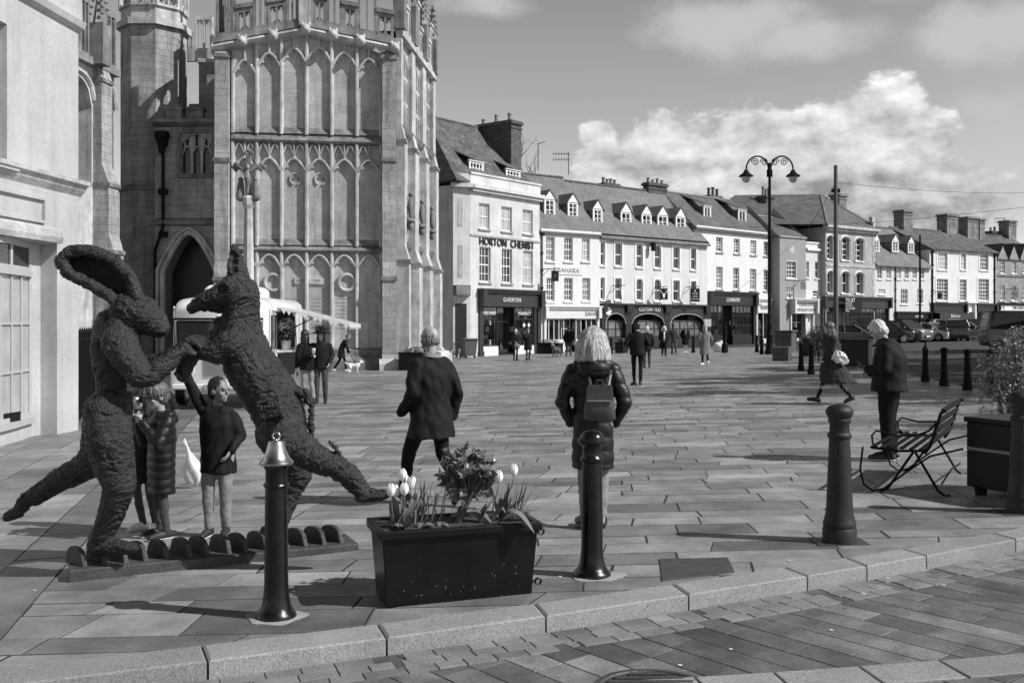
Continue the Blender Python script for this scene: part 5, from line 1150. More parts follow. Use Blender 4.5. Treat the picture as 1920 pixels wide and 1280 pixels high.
    m = MB(); m.lathe([(12.0 * s, 1.7), (10.5 * s, hz(520)), (8 * s, hz(392)), (0, hz(392))], 8); m.build('shaft', M['church_trim'], t)
    m = MB(); m.lathe([(8 * s, hz(392)), (11 * s, hz(385)), (13 * s, hz(372)), (11 * s, hz(368)), (0, hz(366))], 8); m.build('capital', M['church_trim'], t)
    m = MB(); m.box(-4 * s, 4 * s, -.1, .1, hz(370), hz(290)); m.box(-24 * s, 24 * s, -.09, .09, hz(318), hz(308))
    for x, py in ((-24, 313), (24, 313), (0, 287)):
        for a in range(4): m.ell((x * s + .11 * math.cos(a * 1.571), 0, hz(py) + .11 * math.sin(a * 1.571)), (.085, .07, .085), 8, 6)
    m.limb([(0, -.16, hz(322)), (0, -.2, hz(335)), (.02, -.18, hz(346)), (-.02, -.16, hz(362))], [.09, .13, .1, .07]); m.ell((.02, -.2, hz(315)), (.09, .1, .11))
    m.limb([(-.4, -.14, hz(312)), (-.12, -.18, hz(322))], .05); m.limb([(.4, -.14, hz(312)), (.12, -.18, hz(322))], .05)
    for sx in (-1, 1): m.limb([(sx * 15 * s, -.05, hz(370)), (sx * 14 * s, -.05, hz(345))], [.17, .12]); m.ell((sx * 14 * s, -.05, hz(338)), (.1, .1, .12)); m.box(sx * 14 * s - .15, sx * 14 * s + .15, -.2, .1, hz(374), hz(370))
    m.build('carved_crucifix', M['church_dark'], t, smooth=False)
random.seed(5); church()
def corner_shop():
    f = Facade(-60, 14.9, 147, 18.1); t = f.root('corner_shop', 'pale smooth stone corner shop with a bow window at the left edge', 'building'); L = f.len
    Z = f.z; zc0 = Z(100, 372); ztop = Z(147, 8); zl = Z(108, 458)
    up = f.u
    b0, b1 = -6.0, up(107)
    hs = [(up(-60), up(13), Z(0, 303), Z(6, 42), 0, .22), (b0, b1, -.4, zl, 0, .34)]
    w = MB(); wall_holes(w, -8, L, -.5, ztop + 3, hs, .3)
    w.quad((L, 0, -.5), (L, 5, -.5), (L, 5, ztop + 3), (L, 0, ztop + 3)); w.quad((-8, 0, ztop + 3), (L, 0, ztop + 3), (L, 5, ztop + 3), (-8, 5, ztop + 3)); w.build('wall', M['bath'], t, fix=False)
    a, c, d, e = f.rect((-60, 13, 42, 303)); window(t, (a, c, Z(0, 303), Z(6, 42)), .18, 2, 4, .08, .03, sill=False)
    m = MB(); m.box(a, c + .12, -.14, .2, Z(6, 318), Z(6, 303)); m.build('window_sill', M['bath'], t)
    m = MB(); zc = Z(140, 357); m.prismx([(0, zc - .1), (-.08, zc), (-.11, zc + .07), (-.17, zc + .10), (-.18, zc + .17), (0, zc + .22)], -8, L + .1); m.build('cornice', M['church_trim'], t)
    m = MB(); zc = Z(135, 42); m.prismx([(0, zc - .12), (-.1, zc - .06), (-.14, zc + .05), (-.06, zc + .1), (-.05, zc + .5), (0, zc + .55)], -8, L + .04); m.build('upper_cornice', M['bath'], t)
    q = (up(-30), up(81), Z(40, 412), Z(40, 362)); m = MB(); wd = .05
    m.box(q[0], q[1], -.06, 0, q[3] - wd, q[3]); m.box(q[0], q[1], -.06, 0, q[2], q[2] + wd); m.box(q[1] - wd, q[1], -.06, 0, q[2] + wd, q[3] - wd); m.build('sign_frame', M['bath'], t)
    m = MB(); m.prismx([(0.0, Z(60, 450)), (-.12, Z(60, 450)), (-.15, Z(60, 440)), (-.14, Z(60, 426)), (-.08, Z(60, 421)), (0, Z(60, 420))], -8, up(105)); m.build('awning_box', M['church_trim'], t)
    # bow window
    bow = lambda u: .30 - .42 * max(0, math.sin(math.pi * min(1, max(0, (u + 3.2) / (b1 - .33 + 3.2)))))
    us = [-3.2 + (b1 - .33 + 3.2) * k / 12 for k in range(13)]; zs_, zh = Z(60, 785), Z(60, 517)
    gr = t
    m = MB(); r = MB()
    for k in range(12):
        a, b = us[k], us[k + 1]; ya, yb = bow(a), bow(b)
        r.add([(a, ya - .03, -.5), (b, yb - .03, -.5), (b, yb - .03, zs_ - .1), (a, ya - .03, zs_ - .1)], [(0, 1, 2, 3)])
        for z0, z1, dp in ((zs_ - .1, zs_, .10), (zh, zh + .09, .05), (zh + .09, zh + .16, .02), (zl - .1, zl, .03), (zs_, zs_ + .07, .03)):
            m.add([(a, ya - dp, z0), (b, yb - dp, z0), (b, yb + .06, z0), (a, ya + .06, z0), (a, ya - dp, z1), (b, yb - dp, z1), (b, yb + .06, z1), (a, ya + .06, z1)], [(0, 1, 2, 3), (4, 5, 6, 7), (0, 1, 5, 4), (2, 3, 7, 6)])
        for z in [zs_ + (zh - zs_) * j / 3 for j in (1, 2)]:
            m.add([(a, ya - .012, z - .02), (b, yb - .012, z - .02), (b, yb - .012, z + .02), (a, ya - .012, z + .02), (a, ya + .04, z - .02), (b, yb + .04, z - .02), (b, yb + .04, z + .02), (a, ya + .04, z + .02)], [(0, 1, 2, 3), (4, 5, 6, 7), (0, 1, 5, 4), (2, 3, 7, 6)])
    for k in range(13):
        wd = .045 if k in (0, 12) else .018
        u = us[k]; m.box(u - wd, u + wd, bow(u) - .014, bow(u) + .05, zs_, zh); 
        if k % 2 == 0: m.box(u - .03, u + .03, bow(u) - .01, bow(u) + .05, zh + .16, zl)
    fr = m.build('bow_window', mat('grey_window_paint', .42, .5, .06, 4), t); r.build('stall_riser', M['bath'], t, fix=False)
    for z0, z1, pm in ((zs_, zh + .05, M['panel']), (zh + .05, zl, M['pane'])):  # brightness of the interior put into the pale lower panes
        g = MB()
        for k in range(12):
            a, b = us[k], us[k + 1]; g.quad((a, bow(a) + .02, z0), (b, bow(b) + .02, z0), (b, bow(b) + .02, z1), (a, bow(a) + .02, z1))
        g.build('pane', pm, fr, fix=False)
    m = MB(); m.box(b1 - .33, b1 - .002, .30, .36, -.5, zl); m.build('jamb', M['bath'], t)
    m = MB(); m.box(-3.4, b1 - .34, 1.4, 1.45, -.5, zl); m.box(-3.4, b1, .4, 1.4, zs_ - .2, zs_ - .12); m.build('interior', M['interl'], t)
    m = MB()
    for k in range(9): z = zs_ + .3 + k * .3; m.box(-3.2, b1 - .4, 1.25, 1.39, z, z + .03)
    m.box(b1 - 1.0, b1 - .95, .7, 1.35, zs_, zh); m.build('shelves', M['white'], t)
    m = MB(); m.box(b1 - 1.5, b1 - .36, .52, .54, zs_ - .1, zh - .02); m.build('white_blind', M['white'], t)
    m = MB(); m.box(-.30 + b1 - 1.2, b1 - 1.05, .0, .01, .25, .40); o = m.build('air_grille', M['black'], t); o.location = (0, bow(b1 - 1.2) - .06, .1)
    # black railings between shop and church
    p0, p1 = gpt(146, 790), gpt(200, 745); d = (p1 - p0); t = thing('iron_railings', 'black iron railings between the corner shop and the church', 'railings', p0, math.atan2(d.y, d.x)); Ln = d.length; n = 18; hgt = 1.75
    for k in range(n):
        m = MB(); x = Ln * k / (n - 1); m.tube([(x, 0, 0), (x, 0, hgt)], .022, 6); m.lathe([(.03, 0), (.035, .04), (0, .14)], 6, (x, 0, hgt)); m.build('bar', M['irond'], t)
    m = MB(); m.box(0, Ln, -.02, .02, .15, .19); m.box(0, Ln, -.02, .02, hgt - .15, hgt - .11); m.build('rail', M['irond'], t)
corner_shop()

# ================================================================ street furniture
def bollard_plain():
    t = thing('bollard', 'black cast iron bollard with a domed cap standing before the woman with a backpack', 'bollard', gpt(1110, 1079))
    m = MB(); m.lathe([(0, 0), (.128, 0), (.130, .012), (.124, .03), (.108, .045), (.090, .075), (.079, .13), (.074, .20), (.072, .40), (.069, .70), (.067, .775), (0, .775)], 40); m.build('shaft', M['iron'], t, auto=40)
    m = MB(); m.lathe([(.066, .775), (.076, .785), (.080, .797), (.076, .808), (.068, .815), (.064, .83), (.064, .875), (.070, .888), (.085, .898), (.096, .908), (.1, .92), (.096, .932), (.086, .936), (.084, .945), (.075, .965), (.055, .982), (.028, .992), (0, .995)], 40); m.build('cap', M['iron'], t, auto=40)
    m = MB(); m.rings([[((.2 + .03 * math.sin(3 * a + 1) + e) * math.cos(a) + .03, (.16 + .02 * math.sin(5 * a) + e) * math.sin(a), z) for a in [k * math.pi / 12 for k in range(24)]] for e, z in ((0, -.02), (0, .003), (-.03, .008), (-.12, .012))]); m.build('mortar_collar', M['concrete'], t, auto=40)
    return t
def bollard_bell():
    t = thing('bell_bollard', 'black bollard topped by a shiny silver bell shaped cap with a ring', 'bollard', gpt(518, 1157))
    m = MB(); m.lathe([(0, 0), (.118, 0), (.120, .012), (.113, .03), (.10, .045), (.086, .075), (.076, .13), (.071, .2), (.069, .4), (.066, .72), (.065, .775), (0, .775)], 40); m.build('shaft', M['iron'], t, auto=40)
    m = MB(); m.lathe([(.065, .775), (.074, .783), (.077, .792), (.073, .802), (.064, .808), (.063, .88), (.074, .90), (.08, .915), (0, .915)], 40); m.build('collar', M['iron'], t, auto=40)
    m = MB(); m.lathe([(0, .912), (.094, .912), (.101, .918), (.102, .928), (.096, .936), (.085, .945), (.073, .965), (.062, .99), (.053, 1.02), (.047, 1.045), (.044, 1.052), (.030, 1.056), (0, 1.058)], 40); o = m.build('bell', M['bell'], t, auto=40)
    m = MB(); m.tube([(.021 * math.cos(a), 0, 1.082 + .021 * math.sin(a)) for a in [k * math.pi / 12 for k in range(24)]], .006, 8, closed=True); m.tube([(0, 0, 1.05), (0, 0, 1.064)], .009, 8); m.build('ring', M['bell'], o, smooth=True)
    m = MB(); m.rings([[((.18 + .03 * math.sin(3 * a) + e) * math.cos(a), (.16 + .02 * math.sin(5 * a + 1) + e) * math.sin(a), z) for a in [k * math.pi / 12 for k in range(24)]] for e, z in ((0, -.02), (0, .003), (-.03, .008), (-.12, .012))]); m.build('mortar_collar', M['concrete'], t, auto=40)
bollard_plain(); bollard_bell()
def bollard_cannon(name, loc, label, m_, s=1.0, group=None, finial=False):
    t = thing(name, label, 'bollard', loc, 0, group)
    m = MB(); m.lathe([(0, 0), (.128 * s, 0), (.128 * s, .10 * s), (.120 * s, .115 * s), (.124 * s, .13 * s), (.124 * s, .15 * s), (.116 * s, .165 * s), (.112 * s, .19 * s), (.104 * s, .22 * s), (.098 * s, .30 * s), (.086 * s, .60 * s), (.078 * s, .795 * s), (0, .795 * s)], 32); m.build('shaft', m_, t, auto=40)
    m = MB(); pr = [(.078, .795), (.088, .805), (.092, .82), (.088, .835), (.076, .845), (.073, .91), (.084, .925), (.087, .94), (.082, .952), (.088, .962), (.1, .985), (.105, 1.005), (.1, 1.02), (.085, 1.04), (.06, 1.055), (.03, 1.063), (0, 1.065)]
    if finial: pr = pr[:8] + [(.095, .96), (.08, .99), (.05, 1.03), (.03, 1.09), (.018, 1.12), (.03, 1.14), (.018, 1.17), (0, 1.18)]
    m.lathe([(r * s, z * s) for r, z in pr], 32); m.build('cap', m_, t, auto=40); return t
b3 = bollard_cannon('bollard', gpt(1574, 1015), 'matt dark grey cannon style bollard with ringed neck in front of the bench', M['ironm'])
m_ = MB(); m_.box(-.2, .2, -.14, .14, -.02, .004); m_.build('base_slab', M['cover'], b3)
dup(b3, gpt(1915, 960), 0, 'dark cannon style bollard cut by the right edge of the photo')
far = bollard_cannon('bollard', gpt(1735, 715), 'far black bollard in the car park row, first right of the old man', M['irond'], .92, 'bollards along the car park edge', True)
for px, py, lb, fin in ((1770, 723, 'plain round topped black bollard, second in the car park row', 0), (1814, 731, 'plain round topped black bollard, third in the car park row', 0), (1857, 738, 'black bollard with pointed finial beside the shrub at the right', 1), (1502, 694, 'black bollard just left of the woman in the long coat', 0), (1521, 702, 'black bollard hidden partly behind the woman in the long coat', 0), (1428, 664, 'short black bollard at the foot of the lamp post', 0), (1419, 660, 'short black bollard behind another one left of the lamp post', 0), (1300, 661, 'small black bollard near the woman in the black dress', 0), (1146, 663, 'small black bollard in front of the arched shop, left of the man in dark jacket', 0)):
    if fin: dup(far, gpt(px, py), 0, lb)
    else:
        if lb.startswith('plain') and '1770' in str(px): near = bollard_cannon('bollard', gpt(px, py), lb, M['irond'], .92, 'bollards along the car park edge')
        else: dup(near, gpt(px, py), 0, lb)
def ground_pole(name, px, py, top, r, label, cat): pass
# planter in the foreground
def planter():
    a, b = gpt(722, 1141), gpt(1001, 1112); d = (b - a); L = d.length; rz = math.atan2(d.y, d.x); t = thing('tulip_planter', 'black enamelled rectangular planter on the kerb planted with white tulips and a shrub', 'planter', a, rz)
    Wd, hz = .40, .46; e = .022
    m = MB(); m.rings([[(x, y, z) for x, y in ((-o, -o), (L + o, -o), (L + o, Wd + o), (-o, Wd + o))] for o, z in ((-.012, 0), (e, hz))], cap=True); m.build('box', M['planter'], t, bevel=.006)
    R_ = MB()
    for (x0, x1, y0, y1) in ((-.045, L + .045, -.048, .0), (-.045, L + .045, Wd, Wd + .048), (-.048, .0, -.0, Wd), (L, L + .048, 0, Wd)): R_.box(x0, x1, y0, y1, hz - .035, hz + .018)
    R_.build('rim', M['planter'], t, bevel=.010)
    m = MB(); m.box(.0, L, .0, Wd, hz - .01, hz + .004); m.build('soil', M['soil'], t)
    for z in (.08, .40):
        m = MB(); c = (L + .045 + (.02 if z > .3 else 0), .05, z); m.tube([(c[0] + .020 * math.cos(q), c[1], c[2] + .020 * math.sin(q)) for q in [k * math.pi / 8 for k in range(16)]], .0065, 6, closed=True); m.box(L - .01, L + .03, .042, .058, z - .006, z + .006); m.build('lug', M['planter'], t)
    m = MB()
    for k in range(26):
        x, z = random.uniform(.05, L - .04), abs(random.gauss(.09, .06)) + .012
        if z > .3: continue
        r = random.uniform(.0008, .0022) * (1.6 if random.random() < .1 else 1); y = -.012 + (-.022 - -.012) * 0 - (e - -.012) * z / hz + .0115
        m.add([(x + r * math.cos(q), y - .0135, z + r * math.sin(q)) for q in [j * 1.05 for j in range(6)]], [tuple(range(6))])
    q = m.build('paint_spots', M['speckm'], t); q['kind'] = 'stuff'
    # plants, each rooted in the soil of the planter
    Mx = Matrix.Translation(a) @ Matrix.Rotation(rz, 4, 'Z'); zs = hz
    def wl(x, y): return Mx @ Vector((x, y, zs))
    def pxx(px): return (px - 722) / (1001 - 722) * L
    leafm = mat('tulip_leaf', .14, .45, .25, 6, .001, 60); petal = mat('white_petal', .80, .5, .05, 8); stem = mat('flower_stem', .10, .5, .1, 8)
    def blade(m, p, q, bend, w, n=8, fold=.25):             # a leaf: two strips along a curve
        p, q = Vector(p), Vector(q); d = q - p; side = Vector((-d.y, d.x, 0)); side = side.normalized() if side.length > 1e-4 else Vector((1, 0, 0))
        if abs(d.z) > d.xy.length * 2:
            an = random.uniform(-1, 1); side = Vector((math.cos(an), math.sin(an), 0))
        pts = []
        for k in range(n + 1):
            s = k / n; c = p + d * s + Vector(bend) * math.sin(math.pi * s) ; wd = w * (math.sin(math.pi * min(1, s * .86 + .1)) ** .8) * (1 if s < .98 else .05)
            up = side.cross(d.normalized()) * fold * wd
            pts += [c - side * wd + up, c, c + side * wd + up]
        o = len(m.v); m.v += [tuple(x) for x in pts]
        for k in range(n):
            i = o + 3 * k; m.f += [(i, i + 1, i + 4, i + 3), (i + 1, i + 2, i + 5, i + 4)]
    def tulip(px, py_top, dx, dy, label, open_=0, h=None):
        x = pxx(px) + dx; r = wl(min(max(x, .05), L - .05), dy); tp = at(px, py_top, r.y); hgt = tp.z - r.z
        tt = thing('tulip', label, 'tulip', r, 0, 'white tulips in the planter'); ox = tp.x - r.x
        m = MB(); m.tube([(0, 0, 0), (ox * .4, 0, hgt * .35), (ox * .9, 0, hgt * .62), (ox, 0, hgt - .085)], [.0055, .005, .0045, .004], 6); m.build('stem', stem, tt, smooth=True)
        for k in range(6):
            an = k * math.pi / 3 + .3; m = MB(); vs = []; fs = []; oo = 1 + open_ * .9
            prof = ((0, .004), (.02, .024), (.045, .029), (.068, .024 + open_ * .02), (.088, .010 + open_ * .035))
            for j, (z, rr) in enumerate(prof):
                for s in (-1, -.5, 0, .5, 1):
                    wd = (.15, .62, .70, .55, .12)[j] * s * .85; q = an + wd; rad = rr * (1.0 if k % 2 else .93) * (1 + .04 * abs(s)); vs.append((ox + rad * math.cos(q), rad * math.sin(q), hgt - .088 + z))
            for j in range(4):
                for s in range(4): i = j * 5 + s; fs.append((i, i + 1, i + 6, i + 5))
            m.add(vs, fs); m.build('petal', petal, tt, smooth=True)
        for k in range(random.choice((2, 3))):
            m = MB(); an = random.uniform(0, 6.28); ln = random.uniform(.16, .26); blade(m, (0, 0, 0), (math.cos(an) * .09, math.sin(an) * .07, ln * .9), (math.cos(an) * .03, math.sin(an) * .03, .02), .022); m.build('leaf', leafm, tt, smooth=True)
    for px, py, dx, dy, lb, op in ((733, 905, .035, .10, 'white tulip in bud with stout pale head, lowest at the left of the planter', 0), (741, 907, .05, .16, 'half hidden white tulip close behind the lowest left one', 0), (755, 877, .03, .20, 'tall white tulip bud standing highest at the left of the planter', 0), (758, 903, .03, .12, 'white tulip under the tallest left bud', 0), (770, 892, .01, .18, 'wide open star shaped white tulip at the left of the planter', .6), (935, 880, -.02, .14, 'white tulip leaning against the right side of the shrub', 0), (963, 868, -.03, .2, 'tall closed white tulip at the right of the planter', 0)):
        tulip(px, py, dx, dy, lb, op)
    for px, py_tip, px2, lb, n, w in ((800, 900, 782, 'clump of upright narrow daffodil leaves left of the shrub', 30, .006), (985, 900, 970, 'clump of thin upright grassy leaves at the right of the planter', 22, .005), (835, 915, 830, 'sparse grassy leaves below the shrub at its left', 16, .004)):
        x = pxx(px2); r = wl(x, .2); tt = thing('bulb_leaves', lb, 'plant', r); m = MB()
        for k in range(n):
            bx = random.uniform(-.07, .07); by = random.uniform(-.1, .1); tp = at(px, py_tip, r.y).z - r.z; hh = tp * random.uniform(.55, 1.05); lean = random.gauss(0, .06) + (at(px, py_tip, r.y).x - r.x) * .6
            blade(m, (bx, by, 0), (bx + lean, by + random.gauss(0, .04), hh), (0, 0, 0), w, 5, .1)
        q = m.build('leaves', leafm, tt, smooth=True)
    for (px, tipx, tipy, bend, w, lb, y) in ((930, 865, 955, .05, .035, 'long pale leaf arching left from the right tulips', .12), (930, 1003, 1000, .13, .045, 'broad drooping leaf hanging over the right rim of the planter', .02), (945, 1012, 955, .03, .04, 'dark broad pointed leaf at the far right of the planter', .15), (960, 985, 930, .02, .03, 'broad upright leaf behind the drooping one', .25), (760, 735, 985, .03, .035, 'curled dark leaf at the left rim of the planter', .06), (790, 815, 985, .03, .03, 'low leaf curling right in the left half of the planter', .08), (905, 925, 935, .02, .025, 'upright leaf at the right of the shrub stem', .12), (760, 748, 960, 0, .028, 'upright leaf under the left tulips', .12), (830, 845, 990, .03, .03, 'low curled leaf below the shrub', .1), (955, 955, 905, 0, .014, 'tall slender leaf left of the right tulip', .15)):
        r = wl(pxx(px), y); tp = at(tipx, tipy, r.y - (.08 if 'droop' in lb else 0)) - r; tt = thing('tulip_leaf_clump', lb, 'plant', r); 
        for k in range(3):
            m = MB(); q = tp * (1 - .22 * k) + Vector((random.uniform(-.03, .03), random.uniform(-.03, .05), 0)) * k; blade(m, (0, 0, 0), q, (0, 0, bend), w * (1 - .15 * k), 10, .3); m.build('leaf', leafm, tt, smooth=True)
    # the evergreen shrub
    r = wl(pxx(872), .2); tt = thing('planter_shrub', 'bushy evergreen shrub with whorls of pointed leaves in the middle of the planter', 'shrub', r); sl = mat('glossy_shrub_leaf', .16, .32, .35, 9, .001, 60, spec=.6)
    c = at(877, 885, r.y) - r; m = MB(); lf = MB(); rx = 55 * r.y / F; rz_ = 52 * r.y / F
    for k in range(120):
        while 1:
            v = Vector((random.uniform(-1, 1), random.uniform(-1, 1), random.uniform(-1, 1)))
            if .35 < v.length < 1: break
        if v.z < -.95: continue
        e = c + Vector((v.x * rx, v.y * .15, v.z * rz_)) * random.uniform(.9, 1.08); m.tube([(random.uniform(-.02, .02), random.uniform(-.02, .02), 0), (c.x + (e.x - c.x) * .3, (e.y) * .3, c.z * .62), tuple(e)], [.006, .004, .002], 5)
        dirn = (e - c * .55).normalized()
        for j in range(random.randint(9, 13)):
            an = j * 2.4; per = dirn.orthogonal().normalized(); per = Matrix.Rotation(an, 3, dirn) @ per; ln = random.uniform(.032, .058); p0 = e - dirn * .025 * (j / 10); q = p0 + per * ln * random.uniform(.6, .95) + dirn * ln * random.uniform(.3, .9)
            sd = per.cross(dirn).normalized() * ln * random.uniform(.24, .34); md = (p0 + q) / 2 + dirn * .002
            o = len(lf.v); lf.v += [tuple(p0), tuple(md + sd), tuple(q), tuple(md - sd)]; lf.f += [(o, o + 1, o + 2), (o, o + 2, o + 3)]
    m.build('twigs', M['wood'], tt); lf.build('leaves', sl, tt)
random.seed(21); planter()
# the long bench, litter bin and shrub on the right
def bench():
    A = gpt(1716, 926); t = thing('park_bench', 'black iron slatted bench with curled arms, empty, beside the dark bin', 'bench', A, R(60)); bm_ = M['irond']
    Lb = 1.6                                                # local x runs along the bench, its back is towards -y
    def frame(x):
        m = MB(); T = lambda pts, r=.012: m.tube([(x, -y * .86, z) for y, z in pts], r, 6)
        T([(.10, .40), (.16, .48), (.27, .80), (.32, .83)], .015)
        T([(-.48, .43), (-.2, .41), (.13, .43)], .013); T([(-.02, .41), (-.3, .03), (-.38, 0)], .013); T([(.0, .41), (.24, .05), (.32, 0), (.36, .02)], .013)
        T([(.5, .47), (.16, .38), (-.08, .22), (-.34, .03), (-.46, .0), (-.56, .06), (-.6, .2), (-.57, .43)], .011)
        T([(.22, .70), (.14, .62), (.0, .57), (-.2, .56), (-.42, .60), (-.47, .55), (-.46, .47), (-.40, .43)], .010); m.build('end_frame', bm_, t)
    for x in (0, Lb * .97): frame(x)
    for k in range(6):
        m = MB(); y = -(-.46 + k * .105) * .86; m.box(-.03, Lb, y - .02, y + .02, .432, .446); m.build('seat_slat', bm_, t)
    for k in range(4):
        m = MB(); z = .52 + k * .10; y = -(.165 + (z - .48) * .36) * .86; m.box(-.03, Lb, y - .010, y + .010, z - .024, z + .024); m.build('back_slat', bm_, t)
    m = MB(); m.tube([(0, -.24, .12), (Lb * .5, -.24, .16), (Lb, -.24, .12)], .01, 6); m.build('stretcher', bm_, t)
bench()
def bin_box():
    a, b = gpt(1812, 926), gpt(2010, 958); d = b - a; L = d.length; t = thing('black_bin', 'big black box planter with a pale stripe and feet at the right edge', 'planter', a, math.atan2(d.y, d.x)); Wd = .75
    hb = (926 - 790) * a.y / F; m = MB(); m.box(0, L, 0, Wd, .08, hb); m.build('box', M['black'], t, bevel=.012)
    m = MB(); m.box(-.02, L + .02, -.02, Wd + .02, hb, hb + .05); m.build('rim', M['black'], t, bevel=.01)
    m = MB(); m.box(.02, L, -.008, -.002, hb * .62, hb * .66); m.build('stripe', M['letg'], t)
    for x in (.1, L * .5):
        m = MB(); m.tube([(x, .08, 0), (x, .08, .1)], [.05, .07], 10); m.build('foot', M['black'], t)
    return a, d, hb
ba, bd, bh = bin_box()
M['leaf'] = mat('shrub_leaf', .055, .5, .4, 5); M['leafl'] = mat('variegated_leaf', .22, .5, .4, 6); M['bark'] = mat('bark', .05, .9, .3, 8, .01)
def leaf_cloud(m, c, rad, n, size, flat=.5, rnd=random):
    c = Vector(c)
    for k in range(n):
        while 1:
            v = Vector((rnd.uniform(-1, 1), rnd.uniform(-1, 1), rnd.uniform(-1, 1)))
            if v.length < 1: break
        p = c + Vector((v.x * rad[0], v.y * rad[1], v.z * rad[2])); a = Vector((rnd.gauss(0, 1), rnd.gauss(0, 1), rnd.gauss(0, flat))).normalized(); b = a.cross(Vector((rnd.gauss(0, 1), rnd.gauss(0, 1), rnd.gauss(0, 1)))).normalized()
        s = size * rnd.uniform(.6, 1.3); o = len(m.v); m.v += [tuple(p - a * s), tuple(p + b * s * .4), tuple(p + a * s), tuple(p - b * s * .4)]; m.f.append((o, o + 1, o + 2, o + 3))
def bush(name, loc, parts, label, m_, size, stems=8):
    t = thing(name, label, 'shrub', loc); s = MB(); l = MB()
    for (c, r, n) in parts:
        for k in range(max(2, int(n / 45))): v = Vector((random.uniform(-1, 1) * r[0], random.uniform(-1, 1) * r[1], random.uniform(-.2, 1) * r[2])) * .9 + Vector(c); s.tube([(c[0] * .3, c[1] * .3, 0), (c[0] * .7 + v.x * .15, c[1] * .7, c[2] * .6), tuple(v)], [.012, .007, .003], 4)
        leaf_cloud(l, c, r, n, size)
    s.build('twigs', M['bark'], t); l.build('leaves', m_, t); return t
random.seed(31)
p = gpt(1895, 800); bush('variegated_shrub', p, [((0, 0, .55), (.55, .5, .55), 1500), ((.1, 0, 1.05), (.42, .4, .5), 1300), ((-.25, 0, .8), (.35, .3, .35), 500), ((.15, 0, 1.35), (.25, .25, .25), 350)], 'loose pale speckled shrub behind the black bin at the right edge', M['leafl'], .028)
# double armed street lamp
def lamp():
    p = gpt(1443, 664); d = p.y; s = d / F; hz = lambda py: H + (HOR - py) * s - p.z; t = thing('street_lamp', 'tall black street lamp with two scrolled arms and hanging lanterns', 'street lamp', p)
    m = MB(); m.lathe([(.26, 0), (.26, .15), (.20, .3), (.17, 1.0), (.19, 1.05), (.15, 1.12), (.12, 1.5), (.15, 1.6), (.10, 1.7), (.095, hz(440)), (.12, hz(438)), (.085, hz(432)), (.07, hz(306)), (0, hz(304))], 14); m.build('post', M['irond'], t, auto=40)
    for sx in (-1, 1):
        m = MB(); x1 = 45 * s; cx = sx * 23 * s; zc = hz(318); pts = [(sx * 4 * s, 0, hz(332)), (sx * 4 * s, 0, zc)] + [(cx + sx * 21 * s * math.cos(a), 0, zc + 25 * s * math.sin(a)) for a in [math.pi - math.pi * k / 12 for k in range(13)]] + [(cx + sx * 21 * s, 0, hz(326))]
        m.tube(pts, .045, 7)
        for q in (10, 27):
            m.tube([(sx * (q + 7.5 * math.cos(a) * (1 - a / 13)) * s, 0, hz(304) + 7.5 * math.sin(a) * (1 - a / 13) * s) for a in [k * .45 for k in range(25)]], .026, 5)
        for z in (322, 330): m.tube([(0, 0, hz(z)), (sx * 4.5 * s, 0, hz(z))], .02, 5)
        m.build('arm', M['irond'], t, smooth=True)
        X = cx + sx * 21 * s; m = MB(); m.lathe([(.0, hz(318)), (.11, hz(319)), (.13, hz(322)), (.2, hz(325)), (.36, hz(329)), (.40, hz(331)), (.34, hz(331.5)), (0, hz(331))], 18, (X, 0, 0)); o = m.build('lamp_shade', M['irond'], t, auto=40)
        m = MB(); m.ell((X, 0, hz(334)), (.24, .24, .26), 16, 10); m.build('lamp_bowl', mat('lamp_glass', .45, .08, spec=.8), o, smooth=True)
lamp()
def pole(px, py, top, w, name, label, cat, extra=None):
    p = gpt(px, py); s = p.y / F; h = H + (HOR - top) * s - p.z; t = thing(name, label, cat, p); m = MB(); m.tube([(0, 0, 0), (0, 0, h)], [w, w * .7], 8); m.build('pole', M['irond'] if name != 'telegraph_pole' else M['wood'], t); return t, s, h
t, s, h = pole(1567, 652, 310, .17, 'telegraph_pole', 'tall plain wooden telegraph pole right of the street lamp', 'pole')
m = MB(); m.box(-.25, .25, -.1, .1, h - 1.75, h - 1.5); m.build('bracket', M['irond'], t)
def wires():
    p0 = at(1567, 342, t.location.y)
    for i, (px, py, Y, sag, lb) in enumerate(((2000, 358, 90, .4, 'upper thin overhead wire crossing the sky to the right edge'), (1999, 378, 60, .5, 'lower faint overhead wire above the Georgian roofs'), (1500, 448, 85, .2, 'short slack wire running down from the telegraph pole to the left'))):
        p1 = at(px, py, Y); a = p0 if i != 1 else at(1330, 425, 80); m = MB(); pts = [a.lerp(p1, k / 12) - Vector((0, 0, sag * 4 * (k / 12) * (1 - k / 12))) for k in range(13)]; m.tube([q - a for q in pts], .012 if i < 2 else .02, 4); o = m.build('overhead_wire', M['irond']); o.location = a; tag(o, lb, 'wire')
wires()
pole(1725, 640, 440, .10, 'street_pole', 'slim dark post in front of the Georgian house', 'pole')
t2, s2, h2 = pole(1327, 660, 595, .05, 'sign_pole', 'slim post with a small white sign by the bookshop', 'sign post')
m = MB(); m.box(-.2, .2, -.06, -.03, h2 - .55, h2 - .1); m.build('sign_plate', M['trim'], t2)
t2, s2, h2 = pole(1359, 661, 602, .09, 'traffic_post', 'tall black post with a wide foot in front of the bookshop', 'post'); m = MB(); m.lathe([(.2, 0), (.18, .5), (.12, .6), (.14, 1.55), (0, 1.6)], 12); m.build('base', M['irond'], t2)
